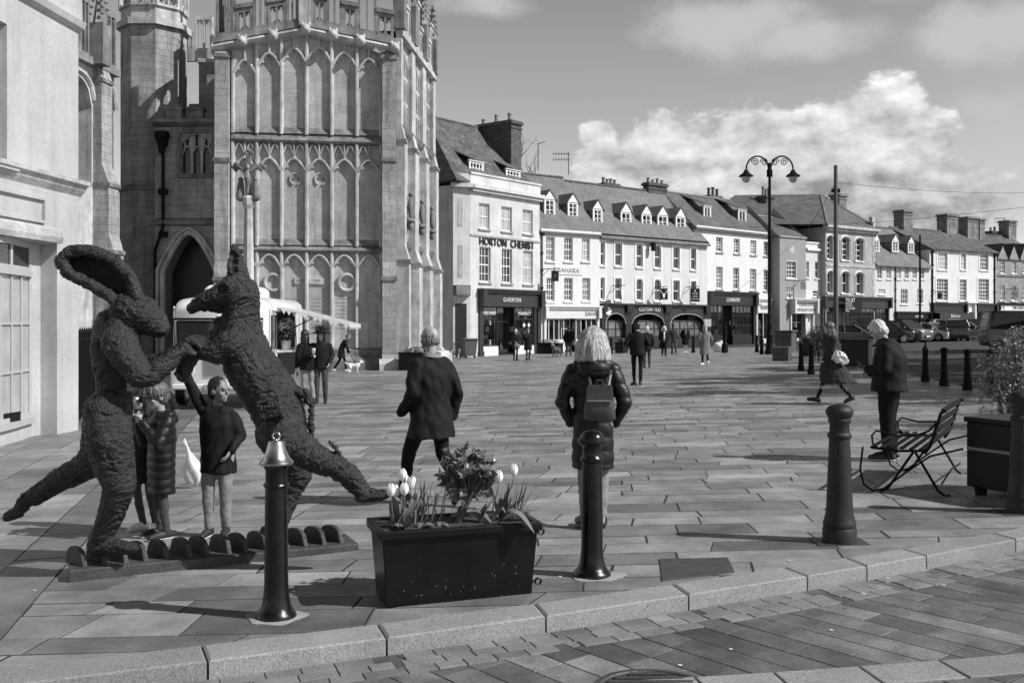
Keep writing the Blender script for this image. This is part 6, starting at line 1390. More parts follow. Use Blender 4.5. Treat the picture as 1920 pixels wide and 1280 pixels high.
# smaller street things
def box_on(name, px0, px1, py_b, py_t, dep, label, cat, m_, rz=0, bev=.02, lid=None, feet=0):
    a, b = gpt(px0, py_b), gpt(px1, py_b); L = (b - a).length; h = (py_b - py_t) * a.y / F; t = thing(name, label, cat, a, math.atan2(b.y - a.y, b.x - a.x) + rz)
    m = MB(); m.box(0, L, 0, dep, feet, h); m.build('body', m_, t, bevel=bev)
    if lid: m = MB(); m.box(-lid, L + lid, -lid, dep + lid, h + .002, h + .09); m.build('lid', m_, t, bevel=bev)
    m = MB(); m.box(.04, L - .04, -.012, -.001, feet + h * .15, h * .85); m.build('front_panel', m_, t, bevel=.008)
    return t, L, h
box_on('stone_cabinet', 1453, 1483, 660, 622, .9, 'tall stone plinth box coloured as in shade beside the lamp post, its cap overhanging', 'plinth', M['chim'], .1, .02, .08)  # the shade it stands in is put into this dark material
box_on('low_cabinet', 1448, 1478, 677, 650, .8, 'low square box coloured as in shade in front of the taller plinth', 'plinth', M['chim'], .1, .02)  # dark colour carries the shade here, as on the taller plinth
tq, Lq, hq = box_on('side_planter', 1505, 1520, 668, 634, .9, 'dark upright planter of low leaves beyond the bollards', 'planter', M['black'])
box_on('grey_cabinet', 1577, 1628, 688, 640, 1.0, 'big plain grey cabinet between the woman in the coat and the old man', 'cabinet', M['ironm'], 0, .015, .03)  # shade over the grey cabinet is put into its near-black colour
random.seed(41)
bush('planter_greenery', tq.location + Vector((.3, .4, hq)), [((0, 0, .15), (.4, .4, .25), 260)], 'low leafy greenery topping the planter beyond the bollards', M['leaf'], .05)
bush('clipped_hedge', gpt(1535, 680), [((0, 0, .8), (.55, .5, .75), 1500)], 'dark clipped bush behind the woman in the long coat', M['leaf'], .05)
def trough(name, px0, px1, py_b, py_t, label, flowers, m_=None, plate=None):
    t, L, h = box_on(name, px0, px1, py_b, py_t, .6, label, 'planter', m_ or M['planter'], 0, .03, .03); l = MB(); leaf_cloud(l, (L / 2, .3, h + .16), (L / 2, .25, .18), 420, .05); l.build('greenery', M['leaf'], t)
    l = MB(); leaf_cloud(l, (L / 2, .3, h + .27), (L / 2, .25, .12), flowers, .045); q = l.build('flowers', M['trim'], t); q['kind'] = 'stuff'
    if plate: m = MB(); m.box(L * .45, L * .65, -.03, -.015, h * .45, h * .75); m.build('white_plate', M['trim'], t)
trough('flower_trough', 747, 812, 694, 664, 'black flower trough with a small white plate against the church buttress', 40, plate=True)
trough('flower_trough', 1006, 1046, 663, 645, 'black flower trough outside the pale dress shop', 25)
trough('flower_tub', 1153, 1168, 662, 644, 'black flower tub at the left of the arched shop', 25)
def wheelie(px, py, label):
    p = gpt(px, py); t = thing('wheeled_bin', label, 'wheelie bin', p, R(12)); g = mat('bin_plastic', .12, .5, .1, 4); m = MB(); m.rings([[(x, y, z) for x, y in ((-w, -d), (w, -d), (w, d), (-w, d))] for w, d, z in ((.30, .28, .12), (.40, .38, 1.05))]); m.build('body', g, t, bevel=.03)
    m = MB(); m.box(-.44, .44, -.43, .42, 1.05, 1.14); m.build('lid', g, t, bevel=.03)
    for x in (-.25, .25):
        m = MB(); m.lathe([(0, -.04), (.1, -.04), (.1, .04), (0, .04)], 12); m.xf(Matrix.Translation((x, -.15, .1)) @ Matrix.Rotation(R(90), 4, 'Y')); m.build('wheel', M['black'], t)
wheelie(881, 671, 'grey wheelie bin standing at the left of the chemist shop')
def bike():
    p = gpt(846, 676); t = thing('bicycle', 'dark bicycle leaning at the foot of the church corner', 'bicycle', p, R(70)); 
    for x in (0, 1.05):
        m = MB(); m.tube([(x + .33 * math.cos(a), 0, .34 + .33 * math.sin(a)) for a in [k * math.pi / 10 for k in range(20)]], .022, 6, closed=True); w = m.build('wheel', M['black'], t)
        m = MB()
        for k in range(6): a = k * math.pi / 6; m.tube([(x + .32 * math.cos(a), 0, .34 + .32 * math.sin(a)), (x - .32 * math.cos(a), 0, .34 - .32 * math.sin(a))], .004, 4)
        m.build('spokes', M['steel'], w)
    m = MB()
    for a, b in (((0, .34), (.38, .80)), ((.38, .80), (.9, .82)), ((.45, .3), (.9, .78)), ((.45, .3), (.36, .86)), ((0, .34), (.45, .3)), ((1.05, .34), (.88, .95))): m.tube([(a[0], 0, a[1]), (b[0], 0, b[1])], .018, 6)
    m.build('frame', M['black'], t); m = MB(); m.ell((.35, 0, .9), (.13, .07, .035)); m.build('saddle', M['black'], t); m = MB(); m.tube([(.88, -.26, .98), (.9, 0, .96), (.88, .26, .98)], .014, 6); m.build('handlebar', M['steel'], t)
bike()
def bags():
    t = thing('litter_sacks', 'pale plastic sack slumped beside a post outside the bookshop', 'sack', gpt(1349, 659)); m = MB(); m.ell((0, 0, .28), (.42, .35, .3)); m.ell((.1, 0, .5), (.2, .2, .18)); me = remesh(m, .04, 3); displace(me, lambda c, n: .05 * noise.noise(c * 5)); link('sack', me, M['speckm'], t, True)
bags()
def dead_tree(loc, h, label):
    t = thing('bare_tree', label, 'tree', loc); m = MB(); tw = MB()
    def br(p, d, L, r, lv):
        q = p + d * L; (m if lv > 2 else tw).tube([p, (p + q) / 2 + Vector((random.gauss(0, .04), random.gauss(0, .04), 0)) * L, q], [r, r * .85, r * .65], 6 if lv > 2 else 3)
        if lv <= 0: return
        for k in range(random.choice((2, 3, 3))):
            e = (d + Vector((random.gauss(0, .5), random.gauss(0, .5), random.gauss(.1, .3)))).normalized(); br(q if k < 2 else p + d * L * .6, e, L * random.uniform(.6, .82), r * .6, lv - 1)
    br(Vector((0, 0, 0)), Vector((0, 0, 1)), h * .3, h * .02, 6); m.build('trunk', M['bark'], t); tw.build('crown', M['bark'], t); return t
random.seed(8)
for px, Y, top, lb in ((850, 74, 226, 'bare twiggy tree behind the chemist roof, left of its chimney'), (950, 76, 262, 'bare twiggy tree behind the chemist roof, right of its chimney')):
    h = (HOR - top) * Y / F + 2; x = (px - CX) / F * Y; dead_tree((x, Y, gz(x, Y)), h * 1.02, lb)

# ================================================================ the pair of dancing bronze animals
def rough_skin(me, amp=.011, seed=0.0):
    def rid(v): return 1 - abs(noise.noise(v)) * 2.2
    def fn(c, n):                                           # torn, fibrous strips pressed over one another
        w = noise.noise(c * 5 + Vector((seed, 0, 0))); p = Vector((c.x + .10 * w, c.y, c.z + .10 * noise.noise(c * 4)))
        a = rid(Vector((p.x * 14 + seed, p.y * 14, p.z * 34 + w * 2))); b = rid(Vector((p.x * 30, p.y * 30 + seed, p.z * 60 + w * 6))); d = noise.noise(Vector((p.x * 9, p.y * 9, p.z * 12)))
        return amp * (.75 * a + .5 * b + .5 * d - .5)
    displace(me, fn)
def sculpture():
    a, b = gpt(128, 1092), gpt(673, 1031); d = b - a; L = d.length; rz = math.atan2(d.y, d.x)
    t = thing('sculpture_base', 'long low metal base with a row of upright rounded fins under the animal figures', 'sculpture base', a, rz)
    hb = .085; Wd = .42
    m = MB(); m.box(0, L, 0, Wd, -.02, hb); m.build('slab', mat('base_metal', .055, .55, .3, 6, .006, 40, fine=.3), t, bevel=.008)
    fm = mat('fin_metal', .045, .5, .35, 7, .006, 40, fine=.3)
    n = 12; us = [(u - 128) / (673 - 128) * L for u in (148, 183, 220, 255, 293, 336, 368, 410, 442, 522, 560, 598, 634)] + [.805 * L * 0 + (482 - 128) / 545 * L]
    for u in sorted(us):
        f = MB(); poly = [(.07 + .25 * k / 10, hb - .01 + .135 * math.sqrt(max(0, 1 - (2 * k / 10 - 1) ** 2)) ** .6) for k in range(11)]
        poly = [(.06, hb - .01)] + poly[1:-1] + [(.33, hb - .01)]
        vs0 = [(u - .030, y, z) for y, z in poly]; vs1 = [(u + .035, y, z) for y, z in poly]; top = [(u + .004 - .010, y, z) for y, z in poly]
        f.prismx(poly[::-1], u - .010, u + .024); f.v = [(x - (y - .05) * .42 + .03, y, z) for x, y, z in f.v]; f.build('fin', fm, t, bevel=.006)
    br = M['bronze']
    # ---- hare
    Y0 = 7.05
    def P(px, py, dy=0.0): return at(px, py, Y0 + dy)
    s = Y0 / F
    hip = P(200, 900); org = Vector((hip.x, Y0, gz(hip.x, Y0)))
    q = lambda px, py, dy=0.0: P(px, py, dy) - org
    m = MB(); lim = lambda pts, rr: m.limb([q(*p) for p in pts], [r * s * .93 for r in rr], 14)
    lim([(212, 612, .02), (213, 655, .02), (216, 700, .03), (216, 745, .03), (203, 790, .03)], [36, 44, 39, 34, 47])   # trunk
    lim([(228, 640, -.04), (232, 600, 0), (240, 575, 0)], [38, 33, 30])
    lim([(242, 580, 0), (262, 588, 0), (285, 602, 0), (303, 616, 0)], [38, 38, 29, 17]); lim([(296, 622, 0), (304, 622, 0)], [12, 9]); lim([(255, 600, 0), (290, 620, 0)], [24, 14])
    lim([(200, 772, -.10), (205, 820, -.12), (214, 870, -.10), (225, 905, -.10), (214, 950, -.06), (198, 990, -.02), (186, 1018, 0)], [44, 45, 40, 32, 27, 22, 21])  # near leg
    lim([(182, 1022, 0), (205, 1024, -.02), (232, 1026, -.05), (252, 1027, -.07)], [20, 17, 14, 9])
    lim([(195, 800, .14), (186, 850, .2), (165, 872, .24), (110, 900, .3), (66, 930, .32)], [42, 37, 30, 24, 19])                                      # far leg kicked back
    lim([(66, 930, .32), (50, 935, .32), (36, 958, .31), (14, 968, .30)], [18, 17, 13, 9])
    lim([(222, 640, -.14), (240, 672, -.17), (262, 702, -.18), (284, 704, -.17)], [33, 30, 26, 22]); lim([(272, 706, -.17), (300, 690, -.15), (328, 668, -.12), (345, 655, -.1)], [22, 20, 16, 14])
    lim([(215, 640, .14), (240, 690, .16), (270, 690, .14), (312, 672, .08), (345, 650, .02)], [30, 25, 21, 16, 12])
    for k, (px, py, dy) in enumerate(((352, 640, -.10), (360, 636, -.06), (366, 634, -.02), (370, 636, .02))):           # fingers laid over the dog's paw
        lim([(342, 652, -.08 + k * .02), (px, py, dy), (px + 14, py + 3, dy), (px + 24, py + 11, dy)], [9, 8, 7, 5])
    lim([(348, 650, -.1), (356, 660, -.12), (366, 664, -.12)], [8, 7, 5])
    # ear: a long scoop, open to the viewer
    ear = [(258, 558), (246, 522), (215, 488), (170, 470), (130, 472), (115, 490), (130, 513), (165, 531), (203, 553), (236, 578)]
    for (u, v) in zip(ear, ear[1:]): lim([(u[0], u[1], -.06), (v[0], v[1], -.06)], [12 if u[0] > 120 else 13] * 2)
    for (u, v) in zip(ear, ear[1:]): lim([(u[0], u[1], .0), (v[0], v[1], .0)], [11, 11])
    e = MB(); pl = [q(px, py, .03) for px, py in ear]; n = len(pl); e.add(list(pl) + [p + Vector((0, .05, 0)) for p in pl], [tuple(range(n)), tuple(range(2 * n - 1, n - 1, -1))] + [(i, i + n, (i + 1) % n + n, (i + 1) % n) for i in range(n)]); m.join(e)
    lim([(248, 562, -.02), (258, 575, 0)], [20, 24])
    me = remesh(m, .0088, 4); rough_skin(me, .012)
    def dents(me, spots):                                   # eye sockets and pressed-in wheels
        for v in me.vertices:
            for c, r, dp in spots:
                dd = (v.co - c).length
                if dd < r: v.co.y += dp * (1 - (dd / r) ** 2)
        me.update()
    dents(me, [(q(283, 575, -.08 - 25 * s), 9 * s, .03), (q(196, 757, -.10 - 44 * s), 8 * s, .012)])
    t = thing('hare_sculpture', 'rough dark bronze upright hare with one long ear swept back, dancing', 'sculpture', org); link('body', me, br, t, True)
    m = MB(); c = q(195, 757, -.10) + Vector((0, -46 * s, 0)); m.tube([c + Vector((7 * s * math.cos(k * .5236), 0, 7 * s * math.sin(k * .5236))) for k in range(12)], .008, 6, closed=True); m.build('ring_mark', br, t, smooth=True)
    # ---- dog
    Y0 = 7.15; s = Y0 / F
    hip = P(540, 860); org = Vector((hip.x, Y0, gz(hip.x, Y0))); m = MB()
    lim([(360, 578, 0), (385, 564, 0), (412, 555, 0), (440, 546, 0)], [10, 18, 25, 31]); lim([(440, 544, 0), (452, 553, .0)], [33, 36]); lim([(380, 575, 0), (415, 572, 0)], [10, 16])
    lim([(452, 550, .02), (452, 590, .02), (450, 632, .02), (468, 682, .02), (503, 734, .03), (522, 770, .03), (530, 798, .03)], [36, 36, 46, 52, 55, 52, 49])
    lim([(415, 610, .0), (408, 640, .0)], [18, 18])
    lim([(432, 645, -.12), (410, 660, -.14), (384, 656, -.13), (368, 655, -.1), (352, 675, -.08), (346, 692, -.06)], [30, 24, 19, 16, 17, 15])
    lim([(430, 650, .12), (400, 660, .12), (370, 652, .06), (352, 650, .02)], [28, 22, 16, 13])
    for k in range(4): lim([(350 - 3 * k, 682, -.09 + .04 * k), (344 - 3 * k, 700, -.09 + .04 * k), (346 - 2 * k, 710, -.08 + .04 * k)], [8, 7, 6])
    lim([(530, 805, -.10), (545, 832, -.13), (590, 858, -.16), (632, 876, -.16), (655, 892, -.16), (680, 925, -.16), (705, 928, -.17), (722, 926, -.18)], [45, 38, 28, 23, 22, 17, 12, 9])
    lim([(522, 810, .14), (545, 855, .18), (562, 888, .18), (548, 920, .18), (532, 965, .16), (524, 985, .12)], [48, 38, 25, 20, 16, 14]); lim([(524, 988, .12), (508, 992, .06), (494, 994, .0)], [13, 11, 8])
    lim([(552, 732, .0), (573, 738, .0), (584, 762, .0), (583, 795, .0), (583, 822, .0)], [11, 9, 7, 6, 6])
    lim([(646, 876, -.17), (640, 858, -.18), (630, 840, -.18), (618, 828, -.18)], [10, 7, 5, 3])
    lim([(446, 530, 0), (443, 500, 0), (441, 478, 0), (439, 461, 0)], [20, 17, 12, 5]); lim([(455, 520, 0), (452, 495, 0)], [14, 9])
    me = remesh(m, .0088, 4); rough_skin(me, .013, 7.3)
    dents(me, [(q(412, 541, -26 * s), 10 * s, .03), (q(421, 542, -28 * s), 9 * s, .03), (q(437, 492, -16 * s), 11 * s, .03), (q(438, 478, -11 * s), 9 * s, .025), (q(438, 506, -20 * s), 10 * s, .025)] + [(q(457 + 11 * math.cos(k * 1.05), 614 + 11 * math.sin(k * 1.05), -43 * s), 6.5 * s, .018) for k in range(6)])
    t = thing('dog_sculpture', 'rough dark bronze long snouted dog rearing up to hold hands with the hare', 'sculpture', org); link('body', me, br, t, True)
    m = MB(); c = q(523, 762, -.02) + Vector((0, -66 * s, 0)); rt = R(12)
    for w, h, x, z in ((44, 4, 0, 17), (44, 4, 0, -13), (4, 34, -20, 0), (4, 40, 20, 2), (34, 10, 0, 2), (40, 4, 0, -6)):
        v = MB(); v.box(-w / 2 * s, w / 2 * s, -.02, .05, -h / 2 * s, h / 2 * s); v.xf(Matrix.Translation(c) @ Matrix.Rotation(-rt, 4, 'Y') @ Matrix.Translation((x * s, 0, z * s))); m.join(v)
    for k in range(5): v = MB(); v.box(-2 * s, 2 * s, -.03, .04, -4 * s, 4 * s); v.xf(Matrix.Translation(c) @ Matrix.Rotation(-rt, 4, 'Y') @ Matrix.Translation(((k - 2) * 7 * s, 0, 6 * s))); m.join(v)
    me = remesh(m, .007, 1); rough_skin(me, .006); link('pressed_plate', me, br, t, True)
sculpture()

# ================================================================ catering van
def van():
    cnr = gpt(500, 764); rz = R(2); Wv, Lv, Hv = 2.18, 4.6, 2.62
    t = thing('catering_van', 'old fashioned white catering van with a serving hatch and raised striped flap', 'van', cnr, rz)
    # local: x right (0 = right flank), y back from the nose; the body lies to -x
    body = mat('van_cream_paint', .74, .32, .05, 3, spec=.5, coat=.3); dk = M['black']; rub = M['irond']
    z0, zb, zr = .42, 1.28, 2.28
    m = MB(); ru = lambda w, y, z: (w, y, z)
    def sec(y, half, lo, hi, rr):                            # rounded section across the van
        cx = -Wv / 2; pts = [(cx - half, y, lo), (cx - half, y, hi - rr)]
        pts += [(cx - half + rr * 1.3 * (1 - math.cos(a)), y, hi - rr + rr * math.sin(a)) for a in [k * math.pi / 10 for k in range(1, 6)]]
        pts += [(cx + half - rr * 1.3 * (1 - math.cos(a)), y, hi - rr + rr * math.sin(a)) for a in [k * math.pi / 10 for k in range(5, 0, -1)]]
        return pts + [(cx + half, y, hi - rr), (cx + half, y, lo)]
    hw = Wv / 2
    m.rings([sec(0, hw - .12, z0, 1.30, .22), sec(.03, hw - .02, z0, 1.36, .24), sec(.30, hw, z0, 1.5, .3)][::1])
    m.rings([sec(.12, hw - .10, 1.2, 2.30, .2), sec(.22, hw - .02, 1.2, 2.40, .22), sec(.55, hw, 1.2, 2.46, .24), sec(1.0, hw, 1.2, 2.46, .24)]); m.build('cab', body, t, smooth=False, auto=50)
    b = MB(); hx0, hx1, hz0, hz1 = 1.15, 3.5, 1.28, 2.26     # serving hatch in the right flank
    for (ya, yb, za, zb_) in ((.3, hx0, z0, hz1), (hx0, hx1, z0, hz0), (hx1, Lv, z0, hz1), (.55, Lv, hz1, 2.30)): b.quad((0, ya, za), (0, yb, za), (0, yb, zb_), (0, ya, zb_))
    b.quad((-Wv, .3, z0), (-Wv, Lv, z0), (-Wv, Lv, 2.3), (-Wv, .3, 2.3)); b.quad((-Wv, Lv, z0), (0, Lv, z0), (0, Lv, 2.3), (-Wv, Lv, 2.3)); b.quad((0, .3, z0), (-Wv, .3, z0), (-Wv, Lv, z0), (0, Lv, z0)); b.build('body', body, t, fix=False)
    r = MB(); r.rings([sec(.55, hw + .02, 2.2, 2.48, .2), sec(1.0, hw + .03, 2.2, 2.52, .22), sec(4.4, hw + .03, 2.2, 2.52, .22), sec(Lv + .03, hw, 2.2, 2.44, .2)]); r.build('roof', body, t, auto=50)
    r = MB(); r.rings([[(x, y, z) for x, y in ((-Wv / 2 - .62 + e, 1.1 + e), (-Wv / 2 + .5 - e, 1.1 + e), (-Wv / 2 + .5 - e, 3.2 - e), (-Wv / 2 - .62 + e, 3.2 - e))] for e, z in ((0, 2.4), (0, 2.74), (.1, 2.82))]); r.build('roof_pod', body, t, bevel=.05)
    g = MB(); cx = -Wv / 2; g.prism([(cx - .94, 1.42), (cx + .94, 1.42), (cx + .97, 1.98), (cx - .97, 1.98)], .02, .13); o = g.build('windscreen', M['pane'], t, bevel=.06)
    g = MB(); g.tube([(cx - .97, .01, 1.39), (cx + .97, .01, 1.39), (cx + 1.0, .01, 2.01), (cx - 1.0, .01, 2.01)], .03, 6, closed=True); g.build('seal', rub, o)
    g = MB(); g.box(cx - .012, cx + .012, -.01, .1, 1.46, 2.12); g.build('divider', body, o)
    for k in range(8): m = MB(); z = .72 + k * .07; m.box(cx - .3, cx + .3, -.03, .02, z, z + .035); m.build('grille_bar', M['letg'], t)
    m = MB(); m.add([(cx + .30, -.04, 1.05), (cx + .40, -.04, .85), (cx + .36, -.04, .83), (cx + .26, -.04, 1.03)], [(0, 1, 2, 3)]); m.add([(cx + .34, -.04, .98), (cx + .46, -.04, .76), (cx + .42, -.04, .74), (cx + .30, -.04, .96)], [(0, 1, 2, 3)]); m.build('chevron', M['trim'], t)
    for x in (cx - .68, cx + .68):
        m = MB(); m.lathe([(0, 0), (.14, .0), (.15, .03), (.12, .05), (0, .07)], 18); m.xf(Matrix.Translation((x, -.0, .86)) @ Matrix.Rotation(R(90), 4, 'X')); m.build('headlight', mat('headlight_glass', .6, .1, spec=.8), t, smooth=True)
    m = MB(); m.box(cx - 1.0, cx + 1.0, -.16, -.04, .42, .55); m.build('bumper', M['trim'], t, bevel=.03)
    m = MB(); m.box(cx - .26, cx + .26, -.19, -.165, .43, .54); o = m.build('number_plate', M['panel'], t)
    for x in (cx - .3, cx + .35): m = MB(); m.tube([(x, -.02, 1.40), (x + .34, -.02, 1.80)], .012, 5); m.build('wiper', rub, t)
    for y in (1.08, 4.1): m = MB(); m.box(.001, .008, y - .012, y + .012, .5, 2.2); m.build('panel_seam', rub, t)
    m = MB(); m.box(cx - .9, cx + .9, -.012, .06, 1.30, 1.325); m.build('bonnet_seam', rub, t)
    for x in (cx - .86, cx + .86): m = MB(); m.ell((x, -.02, 1.1), (.06, .04, .06), 10, 8); m.build('indicator', M['letg'], t, smooth=True)
    for (x, y) in ((-.08, .75), (-.08, 3.7), (-Wv + .08, .75), (-Wv + .08, 3.7)):
        m = MB(); m.lathe([(0, -.1), (.30, -.1), (.345, -.06), (.345, .06), (.30, .1), (0, .1)], 22); m.xf(Matrix.Translation((x, y, .34)) @ Matrix.Rotation(R(90), 4, 'Y')); w = m.build('wheel', dk, t, auto=40)
        m = MB(); m.lathe([(0, 0), (.2, 0), (.19, .02), (0, .05)], 18); m.xf(Matrix.Translation((x + .1, y, .34)) @ Matrix.Rotation(R(90), 4, 'Y')); m.build('hub', M['trim'], w)
    for y in (.75, 3.7): m = MB(); m.tube([(.012, y + .42 * math.cos(a), .36 + .40 * math.sin(a)) for a in [k * math.pi / 12 for k in range(13)]], .05, 6); m.build('wheel_arch', body, t)
    g = MB(); g.box(-.01, .012, .52, .90, 1.36, 2.06); o = g.build('side_window', M['panec'], t, bevel=.006); g = MB(); g.tube([(.014, .49, 1.33), (.014, .93, 1.33), (.014, .93, 2.09), (.014, .49, 2.09)], .02, 6, closed=True); g.build('seal', rub, o)
    i = MB(); i.quad((-1.5, hx0, hz0 - .3), (-1.5, hx1, hz0 - .3), (-1.5, hx1, hz1), (-1.5, hx0, hz1)); i.quad((0, hx0, hz0), (0, hx1, hz0), (-1.5, hx1, hz0), (-1.5, hx0, hz0)); i.quad((-.02, hx0, hz0), (-1.5, hx0, hz0), (-1.5, hx0, hz1), (-.02, hx0, hz1)); i.quad((-.02, hx1, hz0), (-1.5, hx1, hz0), (-1.5, hx1, hz1), (-.02, hx1, hz1)); i.build('interior', M['inter'], t, fix=False)
    m = MB(); m.box(-.1, .32, hx0 + .05, hx1 - .05, hz0 - .06, hz0 - .01); m.build('counter', body, t)
    m = MB()
    for k in range(7): z = .62 + k * .085; m.box(.001, .012, .35, 1.1, z, z + .05)
    m.build('pressed_ribs', body, t)
    m = MB(); m.box(.002, .03, hx0 + .1, hx1 - .1, .6, 1.18); m.build('menu_board', dk, t)
    # raised flap with a scalloped edge
    p0, p1 = Vector((.0, 0, hz1 + .02)), Vector((1.72, 0, hz1 - .40)); f = MB()
    f.add([(p0.x, hx0 - .1, p0.z), (p1.x, hx0 - .1, p1.z), (p1.x, hx1, p1.z), (p0.x, hx1, p0.z), (p0.x, hx0 - .1, p0.z + .05), (p1.x, hx0 - .1, p1.z + .03), (p1.x, hx1, p1.z + .03), (p0.x, hx1, p0.z + .05)], [(0, 3, 2, 1), (4, 5, 6, 7), (0, 1, 5, 4), (1, 2, 6, 5), (2, 3, 7, 6), (3, 0, 4, 7)]); fl = f.build('hatch_flap', body, t)
    for k in range(14):
        a = p0.lerp(p1, k / 14); b_ = p0.lerp(p1, (k + 1) / 14); v = MB(); v.add([(a.x, hx0 - .11, a.z), (b_.x, hx0 - .11, b_.z), ((a.x + b_.x) / 2, hx0 - .11, (a.z + b_.z) / 2 - .11)], [(0, 1, 2)]); v.build('pennant', M['trim'] if k % 3 else M['letg'], fl, fix=False)
    for k in range(16):
        ya = hx0 + (hx1 - hx0) * k / 16; yb = hx0 + (hx1 - hx0) * (k + 1) / 16; v = MB(); v.add([(p1.x, ya, p1.z), (p1.x, yb, p1.z), (p1.x, (ya + yb) / 2, p1.z - .12)], [(0, 1, 2)]); v.build('pennant', M['trim'], fl, fix=False)
    m = MB(); m.tube([(.02, hx0 + .1, hz0 + .35), (.85, hx0 + .1, hz1 - .22)], .015, 6); m.build('gas_strut', rub, fl)
    bl = mat('hatch_flowers', .55, .7, .3, 8); q = MB(); leaf_cloud(q, (.18, 1.45, hz0 + .42), (.22, .28, .30), 260, .06); q.build('flower_leaves', M['leaf'], t); q = MB(); leaf_cloud(q, (.18, 1.45, hz0 + .50), (.24, .30, .28), 200, .055); o = q.build('flower_heads', bl, t); o['kind'] = 'stuff'
    m = MB(); m.lathe([(0, 0), (.1, 0), (.13, .22), (0, .22)], 12, (.16, 1.45, hz0)); m.build('vase', M['trim'], t)
random.seed(51); van()

# ================================================================ parked cars
def car_proto(kind, paint, label, loc, rz, group='cars parked across the square'):
    t = thing('parked_car', label, 'car', loc, rz, group)
    Lc, Wc, Hc = dict(hatch=(4.1, 1.75, 1.48), suv=(4.5, 1.85, 1.68), saloon=(4.7, 1.82, 1.42), van=(5.0, 1.95, 2.0))[kind]
    # local: nose towards -y
    gr = .2
    if kind == 'saloon': low = [(-2.3, .45), (-2.28, .68), (-1.25, .92), (1.5, .98), (2.25, .93), (2.32, .5)]; gh = [(-1.15, .92), (-.35, Hc), (.75, Hc), (1.75, .97)]
    elif kind == 'hatch': low = [(-2.0, .42), (-1.98, .70), (-1.1, .96), (1.85, 1.0), (2.02, .85), (2.03, .45)]; gh = [(-1.2, .95), (-.35, Hc - .04), (.8, Hc), (1.65, Hc - .12), (1.95, .99)]
    elif kind == 'suv': low = [(-2.2, .48), (-2.2, .85), (-1.2, 1.08), (2.1, 1.12), (2.22, .9), (2.24, .5)]; gh = [(-1.3, 1.07), (-.55, Hc - .05), (.8, Hc), (1.85, Hc - .06), (2.15, 1.11)]
    else: low = [(-2.4, .4), (-2.4, .95), (-1.7, 1.12), (2.5, 1.15), (2.5, .45)]; gh = [(-1.75, 1.1), (-1.0, Hc - .1), (-.5, Hc), (2.3, Hc), (2.48, 1.14)]
    def ring_body(mb, poly, w0, w1, zmid):
        n = len(poly); L_, R_ = [], []
        for (y, z) in poly:
            w = w0 + (w1 - w0) * max(0, min(1, (z - zmid) / .5)); tp = 1 - .14 * max(0, abs(y) - Lc * .36) / (Lc * .14)
            L_.append((-w / 2 * tp, y, z)); R_.append((w / 2 * tp, y, z))
        mb.add(L_ + R_, [tuple(range(n)), tuple(range(2 * n - 1, n - 1, -1))] + [(i, i + n, (i + 1) % n + n, (i + 1) % n) for i in range(n)])
    m = MB(); ring_body(m, [(low[0][0] + .1, gr)] + low + [(low[-1][0] - .1, gr)], Wc, Wc * .97, .6); m.build('body', paint, t, bevel=.07)
    m = MB(); ring_body(m, gh, Wc * .93, Wc * .74, gh[0][1]); m.build('glasshouse', M['pane'], t, bevel=.04)
    r = MB(); tp = sorted(gh, key=lambda p: -p[1]); ys = [p[0] for p in gh[1:-1]]; r.add([(-Wc * .37, ys[0] - .02, gh[1][1]), (Wc * .37, ys[0] - .02, gh[1][1]), (Wc * .37, ys[-1] + .02, gh[-2][1]), (-Wc * .37, ys[-1] + .02, gh[-2][1]), (-Wc * .37, ys[0] - .02, gh[1][1] + .03), (Wc * .37, ys[0] - .02, gh[1][1] + .03), (Wc * .37, ys[-1] + .02, gh[-2][1] + .03), (-Wc * .37, ys[-1] + .02, gh[-2][1] + .03)], [(0, 3, 2, 1), (4, 5, 6, 7), (0, 1, 5, 4), (1, 2, 6, 5), (2, 3, 7, 6), (3, 0, 4, 7)]); r.build('roof', paint, t, bevel=.03)
    for s_ in (-1, 1):
        p = MB()
        for a, b in zip(gh, gh[1:]):
            if abs(a[1] - b[1]) > .2: f = lambda q: s_ * (Wc * .93 / 2 + (Wc * .74 - Wc * .93) / 2 * max(0, min(1, (q[1] - gh[0][1]) / .5))); p.tube([(f(a), a[0], a[1]), (f(b), b[0], b[1])], .045, 5)
        p.tube([(s_ * Wc * .44, 0.25, gh[0][1]), (s_ * Wc * .375, .3, Hc - .02)], .05, 5); p.build('pillar_trim', paint, t)
        x = s_ * Wc * .33
        h = MB(); h.ell((x, low[1][0] + .08, low[1][1] - .02), (.22, .12, .09), 10, 6); h.build('headlight', M['trim'], t, smooth=True)
        h = MB(); yb = low[-2][0] - .06; h.ell((s_ * Wc * .40, yb, low[-2][1] - .02), (.13, .09, .14), 8, 6); h.build('tail_light', M['letg'], t, smooth=True)
        h = MB(); h.ell((s_ * (Wc / 2 + .08), gh[0][0] + .35, gh[0][1] + .06), (.11, .06, .08), 8, 6); h.build('wing_mirror', paint, t, smooth=True)
        for y in (-Lc * .31, Lc * .30):
            w = MB(); w.lathe([(0, -.1), (.29, -.1), (.33, -.06), (.33, .06), (.29, .1), (0, .1)], 18); w.xf(Matrix.Translation((s_ * (Wc / 2 - .09), y, .33)) @ Matrix.Rotation(R(90), 4, 'Y')); o = w.build('wheel', M['black'], t)
            w = MB(); w.lathe([(0, -.0), (.21, 0), (.2, .02), (0, .03)], 14); w.xf(Matrix.Translation((s_ * (Wc / 2 + .012), y, .33)) @ Matrix.Rotation(R(90 * s_), 4, 'Y')); w.build('rim', M['steel'], o)
